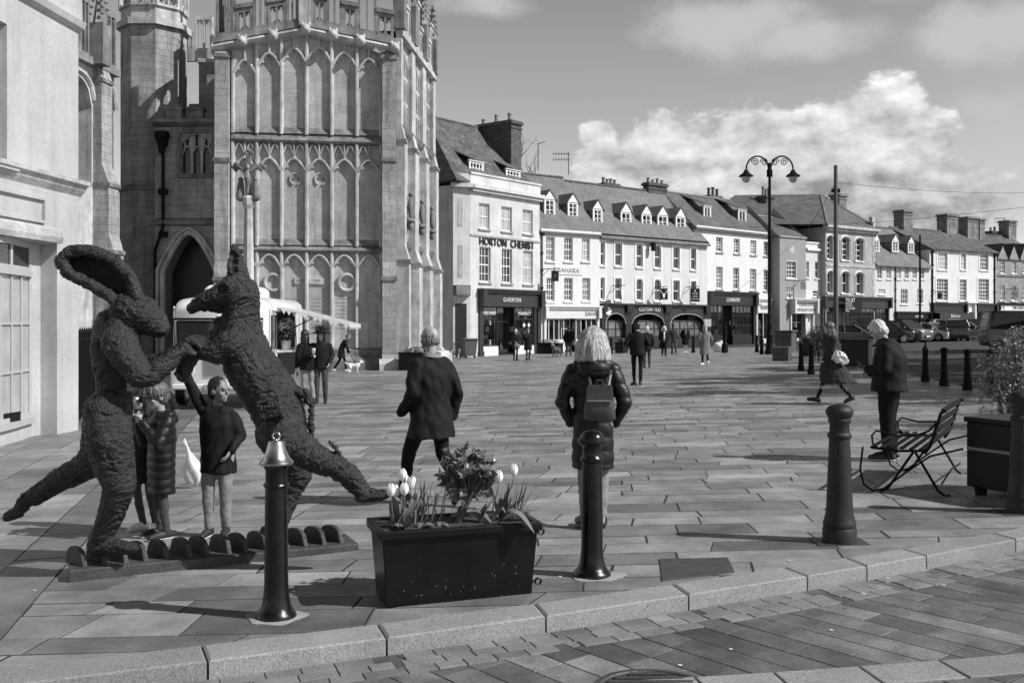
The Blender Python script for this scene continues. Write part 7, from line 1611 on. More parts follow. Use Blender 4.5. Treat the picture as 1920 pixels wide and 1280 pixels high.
    h = MB(); h.box(-.45, .45, low[1][0] - .03, low[1][0] + .05, .42, .58); h.build('grille', M['black'], t); h = MB(); h.box(-.26, .26, low[1][0] - .05, low[1][0] - .031, .44, .54); h.build('number_plate', M['trim'], t)
    return t
silver = mat('silver_car_paint', .28, .3, .05, 2, metal=.3, coat=.5); dkc = mat('dark_car_paint', .03, .25, .05, 2, coat=.6); wh = mat('white_car_paint', .75, .3, .03, 2, coat=.5); gy = mat('grey_car_paint', .12, .3, .05, 2, coat=.5)
def cars():
    for px, Y, kind, paint, rz, lb in ((1592, 66, 'saloon', gy, 70, 'grey saloon car behind the big grey cabinet'), (1652, 74, 'suv', dkc, 80, 'dark car mostly hidden behind the old man\'s head'), (1688, 75, 'suv', gy, 38, 'dark grey hatchback nearest the old man\'s shoulder'), (1716, 78, 'hatch', wh, 35, 'small white hatchback right of the dark grey one'), (1743, 77, 'hatch', wh, 35, 'white hatchback with dark windscreen in the middle of the row'), (1768, 79, 'suv', wh, 160, 'tall white estate car seen from behind in the row'), (1786, 77, 'suv', dkc, 165, 'dark upright car with bright lamps between white and silver cars'), (1808, 76, 'saloon', silver, 62, 'silver saloon car seen side on at the right of the row'), (1850, 81, 'suv', dkc, 85, 'dark car half hidden behind the parked van')):
        x = (px - CX) / F * Y; car_proto(kind, paint, lb, (x, Y, gz(x, Y)), R(rz))
    x = (1938 - CX) / F * 52; v = car_proto('van', dkc, 'dark delivery van with pale round logo parked at the right edge', (x, 52, gz(x, 52)), R(80), None); v.name = 'parked_van'; v['category'] = 'van'
    m = MB(); m.lathe([(.14, 0), (.26, 0), (.26, .012), (.14, .012)], 20); m.xf(Matrix.Rotation(R(-90), 4, 'Y')); q = m.build('round_logo', M['letw'], v); q.location = (-.985, -.6, .86)
cars()

# ================================================================ people
SK = mat('skin', .33, .5, .10, 12, .001, 80); SK_SHADED = mat('skin_shaded', .20, .5, .1, 12)  # second skin: shadow on the reaching child's face put into its colour
C = dict(
    navy=mat('dark_coat_cloth', .010, .75, .25, 6, .003, 70, fine=.2, spec=.2), puff=mat('quilted_nylon', .010, .45, .2, 6, .003, 50, spec=.35), black=mat('black_cloth', .007, .85, .2, 8, .003, 60, spec=.2),
    jean=mat('pale_denim', .20, .85, .25, 7, .003, 90, fine=.2), djean=mat('dark_denim', .05, .85, .3, 7, .003, 90, fine=.2), tweed=mat('grey_tweed', .17, .9, .25, 9, .004, 70, fine=.35), khaki=mat('grey_green_cloth', .020, .85, .2, 7, .003, 70),
    floral=mat('patterned_dress', .10, .85, .95, 16), white=mat('white_cloth', .75, .8, .05, 6), greyc=mat('grey_cloth', .19, .85, .1, 8), lea=mat('grey_leather', .055, .42, .3, 6, .003, 40), shoe=mat('black_leather_shoe', .012, .4), trainer=mat('white_trainer', .72, .6, .1, 12), dtr=mat('dark_trainer', .020, .6, .4, 16), sole=mat('pale_sole', .6, .7))
HR = dict(white=mat('white_hair', .60, .55, .15, 14, .002, 40, strand=.35), blond=mat('blonde_hair', .34, .42, .25, 14, .003, 30, strand=.6), grey=mat('grey_hair', .15, .6, .25, 14, .003, 40, strand=.45), dark=mat('dark_hair', .018, .45, .3, 14, .004, 40), brown=mat('fair_brown_hair', .12, .45, .25, 14, .003, 40, strand=.6))
V3 = lambda *a: Vector(a)
def basis(d, side):
    d = Vector(d).normalized(); s = Vector(side); s = (s - d * s.dot(d)).normalized(); return d, s, d.cross(s)
def hand(m, w, d, spread, k=1.0, curl=.5, sgn=1):
    """palm, four unequal bent fingers and a thumb leaving the side of the palm"""
    d, s, n = basis(d, spread); w = Vector(w)
    rot = Matrix((s, n, d)).transposed(); m.ell(w + d * .045 * k, (.040 * k, .017 * k, .052 * k), 10, 8, rot)
    for i, ln in enumerate((.072, .080, .076, .060)):
        b = w + (s * (-.028 + .0185 * i) * sgn + d * .085) * k; a1 = curl * .7; a2 = curl * 1.7
        p1 = b + (d * math.cos(a1) + n * math.sin(a1)) * ln * .5 * k; p2 = p1 + (d * math.cos(a2) + n * math.sin(a2)) * ln * .5 * k; m.limb([b - d * .03 * k, b, p1, p2], [.0095 * k, .0092 * k, .0085 * k, .007 * k], 8)
    b = w + (s * -.032 * sgn + d * .025) * k; p1 = b + (s * -.030 * sgn + d * .03 + n * .012) * k; p2 = p1 + (d * .03 + n * .014 * (1 + curl)) * k; m.limb([w + d * .02 * k, b, p1, p2], [.014 * k, .012 * k, .0105 * k, .008 * k], 8)
def person(label, loc, rz, h=1.7, pose=None, top=None, low=None, shoes='shoe', hair=('short', 'dark'), hs=1.0, vox=.011, look=(0, 0), hands=(.5, .5), skin=None, under=None, group=None, w=1.0):
    J = dict(pel=(0, 0, .95), che=(0, 0, 1.28), neck=(0, 0, 1.46))
    for s, sg in (('L', -1), ('R', 1)):
        J['hip' + s] = (sg * .092, 0, .92); J['knee' + s] = (sg * .10, .02, .50); J['ank' + s] = (sg * .10, -.02, .085); J['toe' + s] = (sg * .115, .135, .035)
        J['sh' + s] = (sg * .178 * w, 0, 1.365); J['elb' + s] = (sg * .245 * w, -.03, 1.12); J['wri' + s] = (sg * .245 * w, .07, .88)
    if pose: J.update(pose)
    k = h / (1.46 + .278 * hs); J = {a: Vector(b) * k for a, b in J.items()}
    t = thing('person', label, 'person', loc, rz, group)
    Rm = Matrix.Rotation(look[0], 3, 'Z') @ Matrix.Rotation(look[1], 3, 'X'); hk = k * hs; hc = J['neck'] + Rm @ V3(0, .018, .160) * hk
    def HP(x, y, z): return hc + Rm @ V3(x, y, z) * hk
    m = MB(); e = lambda p, r: m.ell(HP(*p), [q * hk for q in r], 16, 12, Rm)
    e((0, -.006, .018), (.074, .094, .100)); e((0, .024, -.045), (.056, .066, .068)); e((0, .060, -.088), (.030, .026, .022)); e((0, .096, -.018), (.012, .018, .014)); m.limb([HP(0, .086, .014), HP(0, .104, -.020)], [.009 * hk, .012 * hk], 8)
    e((0, .078, .026), (.050, .018, .012)); e((0, .082, -.058), (.024, .012, .007)); e((0, .080, -.069), (.020, .012, .007)); e((.04, .06, -.03), (.022, .022, .02)); e((-.04, .06, -.03), (.022, .022, .02))
    for sg in (-1, 1): e((sg * .076, -.008, -.012), (.010, .022, .032))
    lb = lambda ps, rs: m.limb(ps, [r * k for r in rs], 12)
    lb([J['neck'] - V3(0, .0, .06 * k), HP(0, -.015, -.05)], [.056, .052]); lb([J['pel'], J['che'], J['neck'] - V3(0, 0, .08 * k)], [.10, .11, .07]); lb([J['shL'], J['shR']], [.05, .05])
    for s, sg in (('L', -1), ('R', 1)):
        lb([J['hip' + s], J['knee' + s], J['ank' + s]], [.066, .046, .034]); lb([J['ank' + s], J['toe' + s]], [.034, .024])
        lb([J['sh' + s], J['elb' + s], J['wri' + s]], [.044, .034, .025]); d = J['wri' + s] - J['elb' + s]; hd = hands[0 if s == 'L' else 1]
        if hd is not None:
            cv, sd = (hd, (0, 1, 0)) if not isinstance(hd, tuple) else hd
            hand(m, J['wri' + s], d, sd, k * (.95 if hs < 1.1 else 1.05), cv, 1 if s == 'L' else -1)
    me = remesh(m, vox * .75 if vox < .012 else vox, 1); link('body', me, skin or SK, t, True)
    if vox < .012:
        for sg in (-1, 1): em = MB(); em.ell(HP(sg * .032, .0835, .006), (.011 * hk, .007 * hk, .007 * hk), 10, 8, Rm); em.build('eye', C['black'], t, smooth=True)
    # ---- upper garment
    tp = dict(hem=.80, m='navy', w=1.0, flare=.0, quilt=0, hood=0, collar=None, sl=1.0, fold=.010, cy=0, depth=1.0); tp.update(top or {})
    def ctr(z):
        z = z; a, b, c = J['pel'], J['che'], J['neck']
        if z <= a.z: return V3(a.x, a.y, z)
        p, q = (a, b) if z < b.z else (b, c); f = (z - p.z) / max(1e-6, q.z - p.z); r = p.lerp(q, min(1, f)); return V3(r.x, r.y, z)
    g = MB(); rings = []; ws = tp['w'] * w; zt = J['neck'].z
    prof = [(1.012, .060, .064), (.99, .082, .078), (.968, .135, .094), (.94, .180, .108), (.915, .192, .118), (.87, .195, .128), (.80, .190, .132), (.72, .178, .128), (.66, .180, .130)]
    for f, rx, ry in prof:
        z = zt * f; c = ctr(z); rings.append((c.x, c.y, z, rx * k * ws, ry * k * ws * tp['depth']))
    zl = prof[-1][0] * zt; hz = tp['hem'] * k
    n = max(2, int((zl - hz) / (.06 * k)))
    for i in range(1, n + 1):
        f = i / n; z = zl + (hz - zl) * f; c = ctr(z); rings.append((c.x, c.y + tp['cy'] * k * f * f, z, (.180 + tp['flare'] * f) * k * ws, (.130 + tp['flare'] * .9 * f) * k * ws * tp['depth']))
    g.loft(rings[::-1], 28, 2.25)
    for s in ('L', 'R'):
        sl = tp['sl']; d = (J['wri' + s] - J['elb' + s]).normalized(); g.limb([J['sh' + s] + V3(0, 0, -.005 * k), (J['sh' + s] + J['elb' + s]) / 2, J['elb' + s], J['wri' + s] - d * .015 * k], [.072 * k * sl, .068 * k * sl, .060 * k * sl, .046 * k * sl], 14)
    if tp['hood']:
        c = J['neck']; g.ell(c + V3(0, -.105, -.075) * k, (.150 * k, .080 * k, .085 * k), 16, 10); g.limb([c + V3(0, -.13, -.03) * k, c + V3(-.13, -.05, -.03) * k, c + V3(-.09, .07, -.05) * k], .046 * k); g.limb([c + V3(0, -.13, -.03) * k, c + V3(.13, -.05, -.03) * k, c + V3(.09, .07, -.05) * k], .046 * k)
    me = remesh(g, vox, 2); fa = tp['fold'] * k; qt = tp['quilt']; sd = random.uniform(0, 50)
    def fold(co, nn):
        p = co / k; a = noise.noise(V3(p.x * 6 + sd, p.y * 6, p.z * 2.6)); b = noise.noise(V3(p.x * 13, p.y * 13 + sd, p.z * 9 + p.x * 6)); v = fa * (a * 1.1 + b * .6)
        if qt: v += (abs(math.sin(math.pi * (p.z + .02 * a) / qt)) ** .55 - .7) * .011 * k
        return v
    displace(me, fold); coat = link(tp.get('name', 'coat'), me, C[tp['m']], t, True)
    if tp['collar']:
        cm = MB(); c = J['neck']; cm.rings([[(c.x + rx * k * math.cos(a), c.y + ry * k * math.sin(a) + dy * k, c.z + z * k + .012 * k * math.sin(a)) for a in [q * math.pi / 12 for q in range(24)]] for rx, ry, dy, z in ((.094, .090, -.02, -.012), (.078, .078, -.01, .022), (.072, .072, 0, .030), (.074, .074, 0, .01))], cap=False); cm.build('collar', C[tp['collar']], coat, smooth=True)
    if under:                                               # something light showing at the open front
        um = MB(); um.loft([(ctr(z * zt).x, ctr(z * zt).y + .072 * k * ws, z * zt, rx * k, .075 * k) for z, rx in ((under[1], .06), (.75, .07), (.87, .07), (.97, .05))], 16); um.build('shirt', C[under[0]], t, smooth=True)
    # ---- lower garment
    lw = dict(kind='trousers', m='djean', w=1.0, len=.06, hem=.5); lw.update(low or {})
    if lw['kind'] in ('trousers', 'both'):
        g = MB(); ww = lw['w']
        g.ell(J['pel'] + V3(0, 0, -.02 * k), (.155 * k * w, .115 * k, .13 * k), 16, 10)
        for s in ('L', 'R'):
            a = J['ank' + s]; d = (a - J['knee' + s]).normalized(); end = a - d * (lw['len'] - .06) * k * 1.0
            g.limb([J['hip' + s], (J['hip' + s] * .5 + J['knee' + s] * .5), J['knee' + s], J['knee' + s].lerp(end, .5), end], [.098 * k * ww, .084 * k * ww, .066 * k * ww, .060 * k * ww, .050 * k * ww], 14)
        me = remesh(g, vox, 2); displace(me, lambda co, nn: .011 * k * noise.noise(V3(co.x * 9 / k, co.y * 9 / k + sd, co.z * 7 / k)) + .006 * k * noise.noise(co * 24 / k)); link('trousers', me, C[lw['m']], t, True)
    if lw['kind'] in ('skirt', 'both'):
        g = MB(); f = lw.get('flare', .03); hz2 = lw['hem'] * k; c = J['pel']; g.loft([(c.x, c.y + lw.get('cy', 0) * k * (1 - q), hz2 + (c.z - hz2) * q, (.165 + f * (1 - q)) * k * w, (.12 + f * 1.3 * (1 - q)) * k * w) for q in (0, .15, .3, .5, .7, .85, 1)], 28); me = remesh(g, vox, 1); displace(me, lambda co, nn: .012 * k * noise.noise(V3(co.x * 14 / k, co.y * 14 / k, co.z * 2 / k))); link('skirt', me, C[lw.get('m2', lw['m'])], t, True)
    # ---- shoes
    for s in ('L', 'R'):
        a, b = J['ank' + s], J['toe' + s]; d = b - a; d2 = V3(d.x, d.y, 0).normalized(); g = MB(); heel = a - d2 * .045 * k + V3(0, 0, (-.035) * k)
        g.limb([heel, a * .45 + b * .55 + V3(0, 0, -.0) * k, b + d2 * .04 * k], [.042 * k, .046 * k, .036 * k], 12); g.limb([a + V3(0, 0, .01 * k), heel], [.046 * k, .042 * k], 12); me = remesh(g, min(vox, .012), 1); o = link('shoe', me, C[shoes], t, True)
        if shoes in ('dtr', 'trainer') and vox < .012:
            g = MB(); q = [heel + V3(0, 0, -.030 * k), (a + b) / 2 + V3(0, 0, -.045 * k) , b + d2 * .04 * k + V3(0, 0, -.022 * k)]; g.limb(q, [.038 * k, .040 * k, .033 * k], 10); g.v = [(x, y, q[0].z - .006 * k + (z - q[0].z) * .22) for x, y, z in g.v]; g.build('sole', C['sole'], o, smooth=True)
    # ---- hair
    kind, hm = hair; g = MB(); he = lambda p, r: g.ell(HP(*p), [q * hk for q in r], 16, 12, Rm)
    if kind == 'short': he((0, -.022, .034), (.083, .095, .098)); he((0, -.045, -.02), (.076, .066, .075))
    elif kind == 'bald':
        for a in range(-9, 10): an = R(270 + a * 11.5); he((.074 * math.cos(an), .088 * math.sin(an) + .004, -.01 - .004 * abs(a)), (.017, .017, .040)); he((.066 * math.cos(an), .078 * math.sin(an), .028 - .001 * abs(a)), (.018, .018, .026))
    elif kind == 'thick': he((0, -.02, .036), (.085, .100, .094)); he((0, -.052, -.03), (.077, .058, .072)); he((.052, .0, -.0), (.032, .05, .040)); he((-.052, .0, 0), (.032, .05, .040)); he((0, .045, .075), (.06, .04, .034))
    elif kind in ('bob', 'long', 'pony'):
        he((0, -.018, .044), (.102, .110, .098))
        if kind == 'bob':
            rr = [(.095, .096, .098, -.018), (.05, .120, .118, -.026), (.0, .136, .130, -.034), (-.06, .148, .138, -.042), (-.115, .156, .140, -.048), (-.155, .162, .138, -.052), (-.172, .142, .114, -.050)]
            g.rings([[tuple(HP(rx * math.cos(a), cy + ry * math.sin(a) * (1 if math.sin(a) < 0 else .45), z)) for a in [q * math.pi / 16 for q in range(32)]] for z, rx, ry, cy in rr])
        elif kind == 'long':
            he((0, -.045, -.04), (.088, .07, .09)); g.limb([HP(0, -.06, -.05), HP(0, -.085, -.17), HP(0, -.09, -.30)], [.078 * hk, .075 * hk, .045 * hk]); g.limb([HP(.07, .0, -.03), HP(.082, .0, -.16)], [.032 * hk, .024 * hk]); g.limb([HP(-.07, .0, -.03), HP(-.082, .0, -.16)], [.032 * hk, .024 * hk])
        else:
            he((0, -.045, -.02), (.082, .07, .078)); he((.05, .0, .02), (.036, .066, .06)); he((-.05, .0, .02), (.036, .066, .06)); g.limb([HP(.0, -.11, -.0), HP(.02, -.15, -.04), HP(.03, -.155, -.15), HP(.03, -.14, -.24)], [.026 * hk, .034 * hk, .028 * hk, .010 * hk])
    if g.v:
        me = remesh(g, min(vox, .010) if kind != 'bald' else .008, 1)
        def strand(co, nn):
            p = (co - hc) / hk; p = Rm.transposed() @ p; an = math.atan2(p.y + .02, p.x); return hk * (.013 * noise.noise(V3(an * 6, p.z * 3, 3)) + .007 * noise.noise(V3(an * 24, p.z * 7, 1)))
        displace(me, strand); link('hair', me, HR[hm], t, True)
    return t, J, k, hc
def W2(t, p): return t.matrix_basis @ Vector(p)
def world_of(t): bpy.context.view_layer.update(); return t.matrix_world
def bag(name, loc, pts, label, m_, cat='bag', strap=None, vox=.012, crumple=.02, rz=0):
    t = thing(name, label, cat, loc, rz); g = MB(); 
    for c, r in pts: g.ell(c, r, 14, 10)
    me = remesh(g, vox, 2); displace(me, lambda c, n: crumple * (noise.noise(c * 9) + .5 * noise.noise(c * 22))); link('bag_body', me, m_, t, True)
    if strap: s = MB(); s.tube(strap, .010, 6); s.build('handle', m_, t)
    return t
def walk(f, side=1, kb=0): pass
random.seed(61)
# the balding man
person('balding man seen from behind striding left in a dark jacket with pale collar', gpt(808, 946), R(46), 1.73, dict(kneeL=(-.10, .20, .52), ankL=(-.10, .30, .10), toeL=(-.11, .45, .08), kneeR=(.10, -.06, .49), ankR=(.11, -.36, .17), toeR=(.11, -.26, .045), elbL=(-.25, .00, 1.10), wriL=(-.22, .17, .90), elbR=(.245, -.10, 1.10), wriR=(.25, -.02, .84)),
       dict(hem=.66, flare=.035, w=1.10, sl=1.08, depth=1.15, collar='greyc', fold=.026, m='navy'), dict(m='black', w=1.05), hair=('bald', 'grey'), hands=(None, .6), look=(R(8), 0))
# the woman with the backpack
wt, J, k, hc = person('woman from behind with blonde bob, long dark puffer coat and leather backpack', gpt(1112, 990), R(-4), 1.68, dict(elbL=(-.27, -.06, 1.10), wriL=(-.19, .10, .90), elbR=(.27, -.06, 1.10), wriR=(.19, .10, .90), kneeL=(-.08, .04, .50), ankL=(-.07, .02, .085), kneeR=(.08, .02, .5), ankR=(.075, -.10, .10), toeR=(.085, .05, .04)),
       dict(hem=.53, m='puff', quilt=.115, hood=1, w=.94, sl=1.0, flare=.012, fold=.012, depth=1.1), dict(m='jean', w=.86), hair=('bob', 'blond'), hands=(None, None))
def backpack():
    t = thing('backpack', 'small grey leather backpack with a flap on the back of the puffer coat', 'backpack', wt.matrix_basis @ (J['che'] + Vector((.05, -.205, -.16))), R(-4)); lm = C['lea']; m = MB()
    m.rings([[(rx * math.copysign(abs(math.cos(a)) ** .6, math.cos(a)), ry * math.copysign(abs(math.sin(a)) ** .7, math.sin(a)) - .0, z) for a in [q * math.pi / 12 for q in range(24)]] for z, rx, ry in ((-.15, .105, .05), (-.135, .132, .062), (-.05, .128, .068), (.06, .110, .06), (.12, .10, .05), (.14, .085, .035))]); m.build('pack', lm, t, smooth=True, auto=60)
    m = MB(); m.rings([[(x * w_, y, z) for x, y in ((-1, 0), (1, 0), (1, -.012), (-1, -.012))] for w_, y0, z in ((.094, 0, .146), (.104, 0, .12), (.112, 0, .03), (.110, 0, .01))]); m.v = [(x, y - .064 - .0 * z, z) for x, y, z in m.v]; m.build('flap', lm, t, bevel=.004)
    m = MB(); m.box(-.10, .10, -.080, -.074, .012, .022); m.build('zip', M['steel'], t)
    for s in (-1, 1): m = MB(); m.tube([(s * .07, -.0, .13), (s * .09, .06, .22), (s * .10, .15, .26)], .014, 6, flat=.5); m.build('strap', lm, t)
    m = MB(); m.tube([(-.03, .0, .14), (-.02, -.01, .18), (.02, -.01, .18), (.03, .0, .14)], .008, 6); m.build('handle', lm, t)
backpack()
# the old man with a phone
ot, J, k, hc = person('white haired old man standing in a dark jacket, head bowed over a phone', gpt(1668, 862), R(62), 1.74, dict(elbL=(-.24, .02, 1.12), wriL=(-.10, .25, 1.10), elbR=(.25, .0, 1.10), wriR=(.10, .24, 1.06), neck=(0, .035, 1.455), che=(0, .0, 1.28), kneeL=(-.10, .02, .5), ankL=(-.10, .0, .085), toeL=(-.13, .16, .035)),
       dict(hem=.84, m='navy', w=1.24, sl=1.2, depth=1.18, fold=.016, flare=.02, collar='navy'), dict(m='black', w=1.3), shoes='dtr', hair=('thick', 'white'), look=(R(12), R(-34)), hands=((.8, (-1, 0, 0)), (.8, (1, 0, 0))))
p = ot.matrix_basis @ (Vector((0, .34, 1.15)) * k); t = thing('phone', 'dark phone held in the hands of the white haired old man', 'phone', p, R(62)); m = MB(); m.box(-.035, .035, -.005, .005, -.07, .07); m.xf(Matrix.Rotation(R(-50), 4, 'X')); m.build('phone_body', M['black'], t, bevel=.004)
# the woman in the long coat
ct, J, k, hc = person('woman in a long dark coat walking left with a pale bag on her back', gpt(1560, 757), R(86), 1.68, dict(kneeL=(-.07, .17, .52), ankL=(-.06, .33, .11), toeL=(-.06, .47, .10), kneeR=(.08, -.12, .49), ankR=(.08, -.42, .15), toeR=(.08, -.33, .04), elbL=(-.22, .05, 1.12), wriL=(-.17, .22, .95), elbR=(.23, -.10, 1.12), wriR=(.2, .08, .95), neck=(0, .05, 1.45), che=(0, .02, 1.28)),
       dict(hem=.46, m='khaki', flare=.17, cy=-.15, hood=1, w=1.08, depth=1.25, sl=1.15, fold=.022), dict(kind='both', m='black', m2='floral', hem=.42, flare=.07, w=.74), hair=('long', 'brown'), hands=(.5, .5), vox=.012)
bag('shoulder_bag', ct.matrix_basis @ (Vector((-.26, -.10, 1.0)) * k), [((0, 0, 0), (.06, .16, .12)), ((0, -.08, -.08), (.05, .10, .07)), ((0, .05, .07), (.04, .09, .08))], 'shiny pale slouchy bag hanging at the side of the long coat woman', mat('silver_bag', .55, .3, .25, 9, .004, 20, metal=.2), strap=[(0, .06, .1), (.05, .10, .30), (.12, .08, .42)], rz=R(86), crumple=.03)
# the children and the figure behind the hare
k1, J, k, hc = person('girl with fair ponytail in dark padded coat, photographing with a camera held to her face', gpt(303, 1008), R(128), 1.30, dict(elbL=(-.25, .12, 1.10), wriL=(-.06, .24, 1.36), elbR=(.25, .12, 1.10), wriR=(.07, .24, 1.33)), dict(hem=.52, m='puff', quilt=.10, w=1.12, sl=1.15, hood=1), dict(m='djean', w=.85), shoes='dtr', hair=('pony', 'brown'), hs=1.22, look=(R(10), R(-14)), hands=((1.0, (1, 0, 0)), (1.0, (-1, 0, 0))), vox=.010)
p = k1.matrix_basis @ (hc + Matrix.Rotation(R(10), 3, 'Z') @ Vector((0, .135, -.015))); t = thing('compact_camera', 'small dark camera held up to the face of the girl with the ponytail', 'camera', p, R(138)); m = MB(); m.box(-.055, .055, -.018, .018, -.033, .033); m.build('camera_body', M['black'], t, bevel=.006); m = MB(); m.lathe([(0, 0), (.024, 0), (.022, .03), (.015, .03), (0, .022)], 18); m.xf(Matrix.Translation((.008, .018, 0)) @ Matrix.Rotation(R(-90), 4, 'X')); m.build('lens', M['steel'], t, auto=40)
def carrier():
    t = thing('carrier_bag', 'thin white carrier bag hanging beside the girl with the camera', 'bag', gpt(346, 922) + Vector((0, .25, .22))); m = MB(); rs = []
    for z, rx, cx in ((-.20, .012, .02), (-.17, .050, .02), (-.12, .085, .015), (-.05, .105, .01), (.02, .098, .0), (.08, .070, -.01), (.13, .042, -.02), (.18, .022, -.04), (.24, .014, -.06), (.32, .012, -.09)):
        rs.append([(cx + rx * math.cos(a) * (1 + .14 * math.sin(3 * a + z * 14) + .08 * math.sin(7 * a - z * 30)), rx * .55 * math.sin(a) * (1 + .25 * math.sin(4 * a + z * 20)), z + .012 * math.sin(3 * a)) for a in [k * math.pi / 14 for k in range(28)]])
    m.rings(rs); m.build('bag_body', mat('white_plastic', .60, .38, .10, 8, .006, 26), t, smooth=True)
carrier()
k2, J, k, hc = person('child in dark jacket and pale trousers reaching one arm up to the animals\' joined hands', gpt(408, 1004), R(176), 1.33, dict(elbR=(.27, .02, 1.62), wriR=(.36, .05, 1.86), shR=(.18, 0, 1.44), elbL=(-.26, -.02, 1.14), wriL=(-.20, .14, .98), ankL=(-.09, -.02, .085), ankR=(.08, .05, .085), toeR=(.09, .20, .035), kneeR=(.09, .05, .5)), dict(hem=.72, m='navy', w=1.10, sl=1.05, fold=.022, flare=.0, hood=1, depth=1.1), dict(m='jean', w=1.06, len=.10), shoes='dtr', hair=('short', 'dark'), hs=1.22, look=(R(68), 0), hands=(.5, (.9, (0, 1, 0))), vox=.010, skin=SK_SHADED)
person('figure with pale collar mostly hidden behind the hare, wearing white trainers', gpt(256, 1000) + Vector((0, .15, 0)), R(150), 1.24, dict(ankR=(.02, -.02, .085), toeR=(.04, .12, .035), ankL=(-.22, .0, .085), toeL=(-.34, .05, .035), kneeL=(-.16, .02, .5)), dict(hem=.60, m='navy', w=1.0, collar='white'), dict(m='djean', w=.85), shoes='trainer', hair=('long', 'dark'), hs=1.2, hands=(None, None), vox=.0115)
# by the van
vt, J, k, hc = person('customer in dark jacket and pale jeans seen from behind at the van hatch', gpt(577, 757), R(28), 1.74, dict(neck=(-.05, .05, 1.45), che=(-.02, .03, 1.28), elbR=(.32, -.02, 1.14), wriR=(.36, .08, .90), kneeR=(.08, -.04, .5), ankR=(.08, -.22, .12), toeR=(.09, -.09, .04)), dict(hem=.80, m='black', w=1.05, sl=1.1), dict(m='jean', w=.92), hair=('long', 'dark'), hands=(.5, .5), vox=.013)
ht, J, k, hc = person('person in a wide dark flowered hat facing the viewer with a white cup', gpt(602, 756), R(185), 1.74, dict(elbR=(.27, .02, 1.12), wriR=(.16, .24, 1.14), elbL=(-.25, -.02, 1.12), wriL=(-.2, .12, .95)), dict(hem=.82, m='navy', w=1.05, sl=1.1), dict(m='djean', w=1.0), hair=('long', 'dark'), hands=((.6, (0, 1, 0)), (.9, (1, 0, 0))), vox=.013)
def hat():
    p = ht.matrix_basis @ (hc + Vector((0, 0, .06))); t = thing('flowered_hat', 'wide brimmed dark hat heaped with flowers worn beside the van', 'hat', p); m = MB(); m.lathe([(0, -.0), (.24, -.03), (.25, -.02), (.11, .02), (.10, .12), (.06, .15), (0, .155)], 20); m.build('hat_body', C['black'], t, smooth=True)
    m = MB(); leaf_cloud(m, (0, 0, .09), (.2, .16, .08), 140, .04); m.build('flower_trim', M['leaf'], t)
    p = ht.matrix_basis @ (J['wriR'] + Vector((-.02, .06, .04))); t = thing('paper_cup', 'white paper cup held by the person in the flowered hat', 'cup', p); m = MB(); m.lathe([(0, 0), (.032, 0), (.043, .11), (.046, .115), (.04, .13), (0, .13)], 16); m.build('cup_body', C['white'], t, smooth=True)
hat()
dt, J, k, hc = person('person in dark hooded coat bending forward to walk a small white dog', gpt(640, 697), R(-84), 1.66, dict(neck=(0, .22, 1.40), che=(0, .10, 1.25), shL=(-.17, .17, 1.36), shR=(.17, .17, 1.36), elbL=(-.2, .22, 1.06), wriL=(-.16, .30, .82), elbR=(.2, .26, 1.08), wriR=(.16, .36, .84), kneeL=(-.08, -.08, .5), ankL=(-.08, -.34, .12), toeL=(-.08, -.20, .04), kneeR=(.08, .16, .5), ankR=(.08, .22, .085), toeR=(.08, .37, .035)), dict(hem=.62, m='navy', hood=1, w=1.05, flare=.03), dict(m='black', w=.85), shoes='trainer', hair=('short', 'brown'), look=(0, R(-25)), vox=.016)
def dog(label, loc, rz, h, m_, name='dog', fluffy=0):
    t = thing(name, label, 'dog', loc, rz); k = h / .6; m = MB(); L = lambda ps, rs: m.limb([Vector(p) * k for p in ps], [r * k for r in rs], 10)
    L([(0, .28, .43), (0, .05, .41), (0, -.22, .44)], [.13, .115, .10]); L([(0, .30, .46), (0, .42, .60)], [.09, .07]); L([(0, .44, .63), (0, .52, .61), (0, .60, .585)], [.085, .06, .035]); L([(0, -.28, .47), (0, -.40, .52), (0, -.48, .62)], [.04, .04, .03])
    for s in (-1, 1):
        L([(s * .08, .26, .38), (s * .085, .24, .20), (s * .085, .25, .03)], [.065, .038, .03]); L([(s * .085, .25, .02), (s * .085, .30, .02)], [.03, .026])
        L([(s * .08, -.20, .40), (s * .09, -.12, .26), (s * .09, -.28, .15), (s * .09, -.25, .03)], [.085, .055, .035, .03]); L([(s * .09, -.25, .02), (s * .09, -.20, .02)], [.03, .026]); L([(s * .06, .42, .68), (s * .085, .40, .60)], [.03, .022])
    me = remesh(m, .016 * k + .004, 1); displace(me, lambda c, n: (.012 + .012 * fluffy) * noise.noise(c * 18)); link('body', me, m_, t, True); return t
dg = dog('small fluffy white dog on a lead beside the church wall', gpt(662, 698), R(-80), .42, mat('white_fur', .72, .9, .1, 9), fluffy=1)
def lead(a, b, label): m = MB(); m.tube([Vector((0, 0, 0)), (b - a) * .5 - Vector((0, 0, .08)), b - a], .012, 5); o = m.build('dog_lead', C['black']); o.location = a; tag(o, label, 'dog lead')
lead(dt.matrix_basis @ (J['wriR'] + Vector((0, .02, -.08))), dg.location + Vector((.25, 0, .36)), 'dark lead running from the bending walker to the white dog')
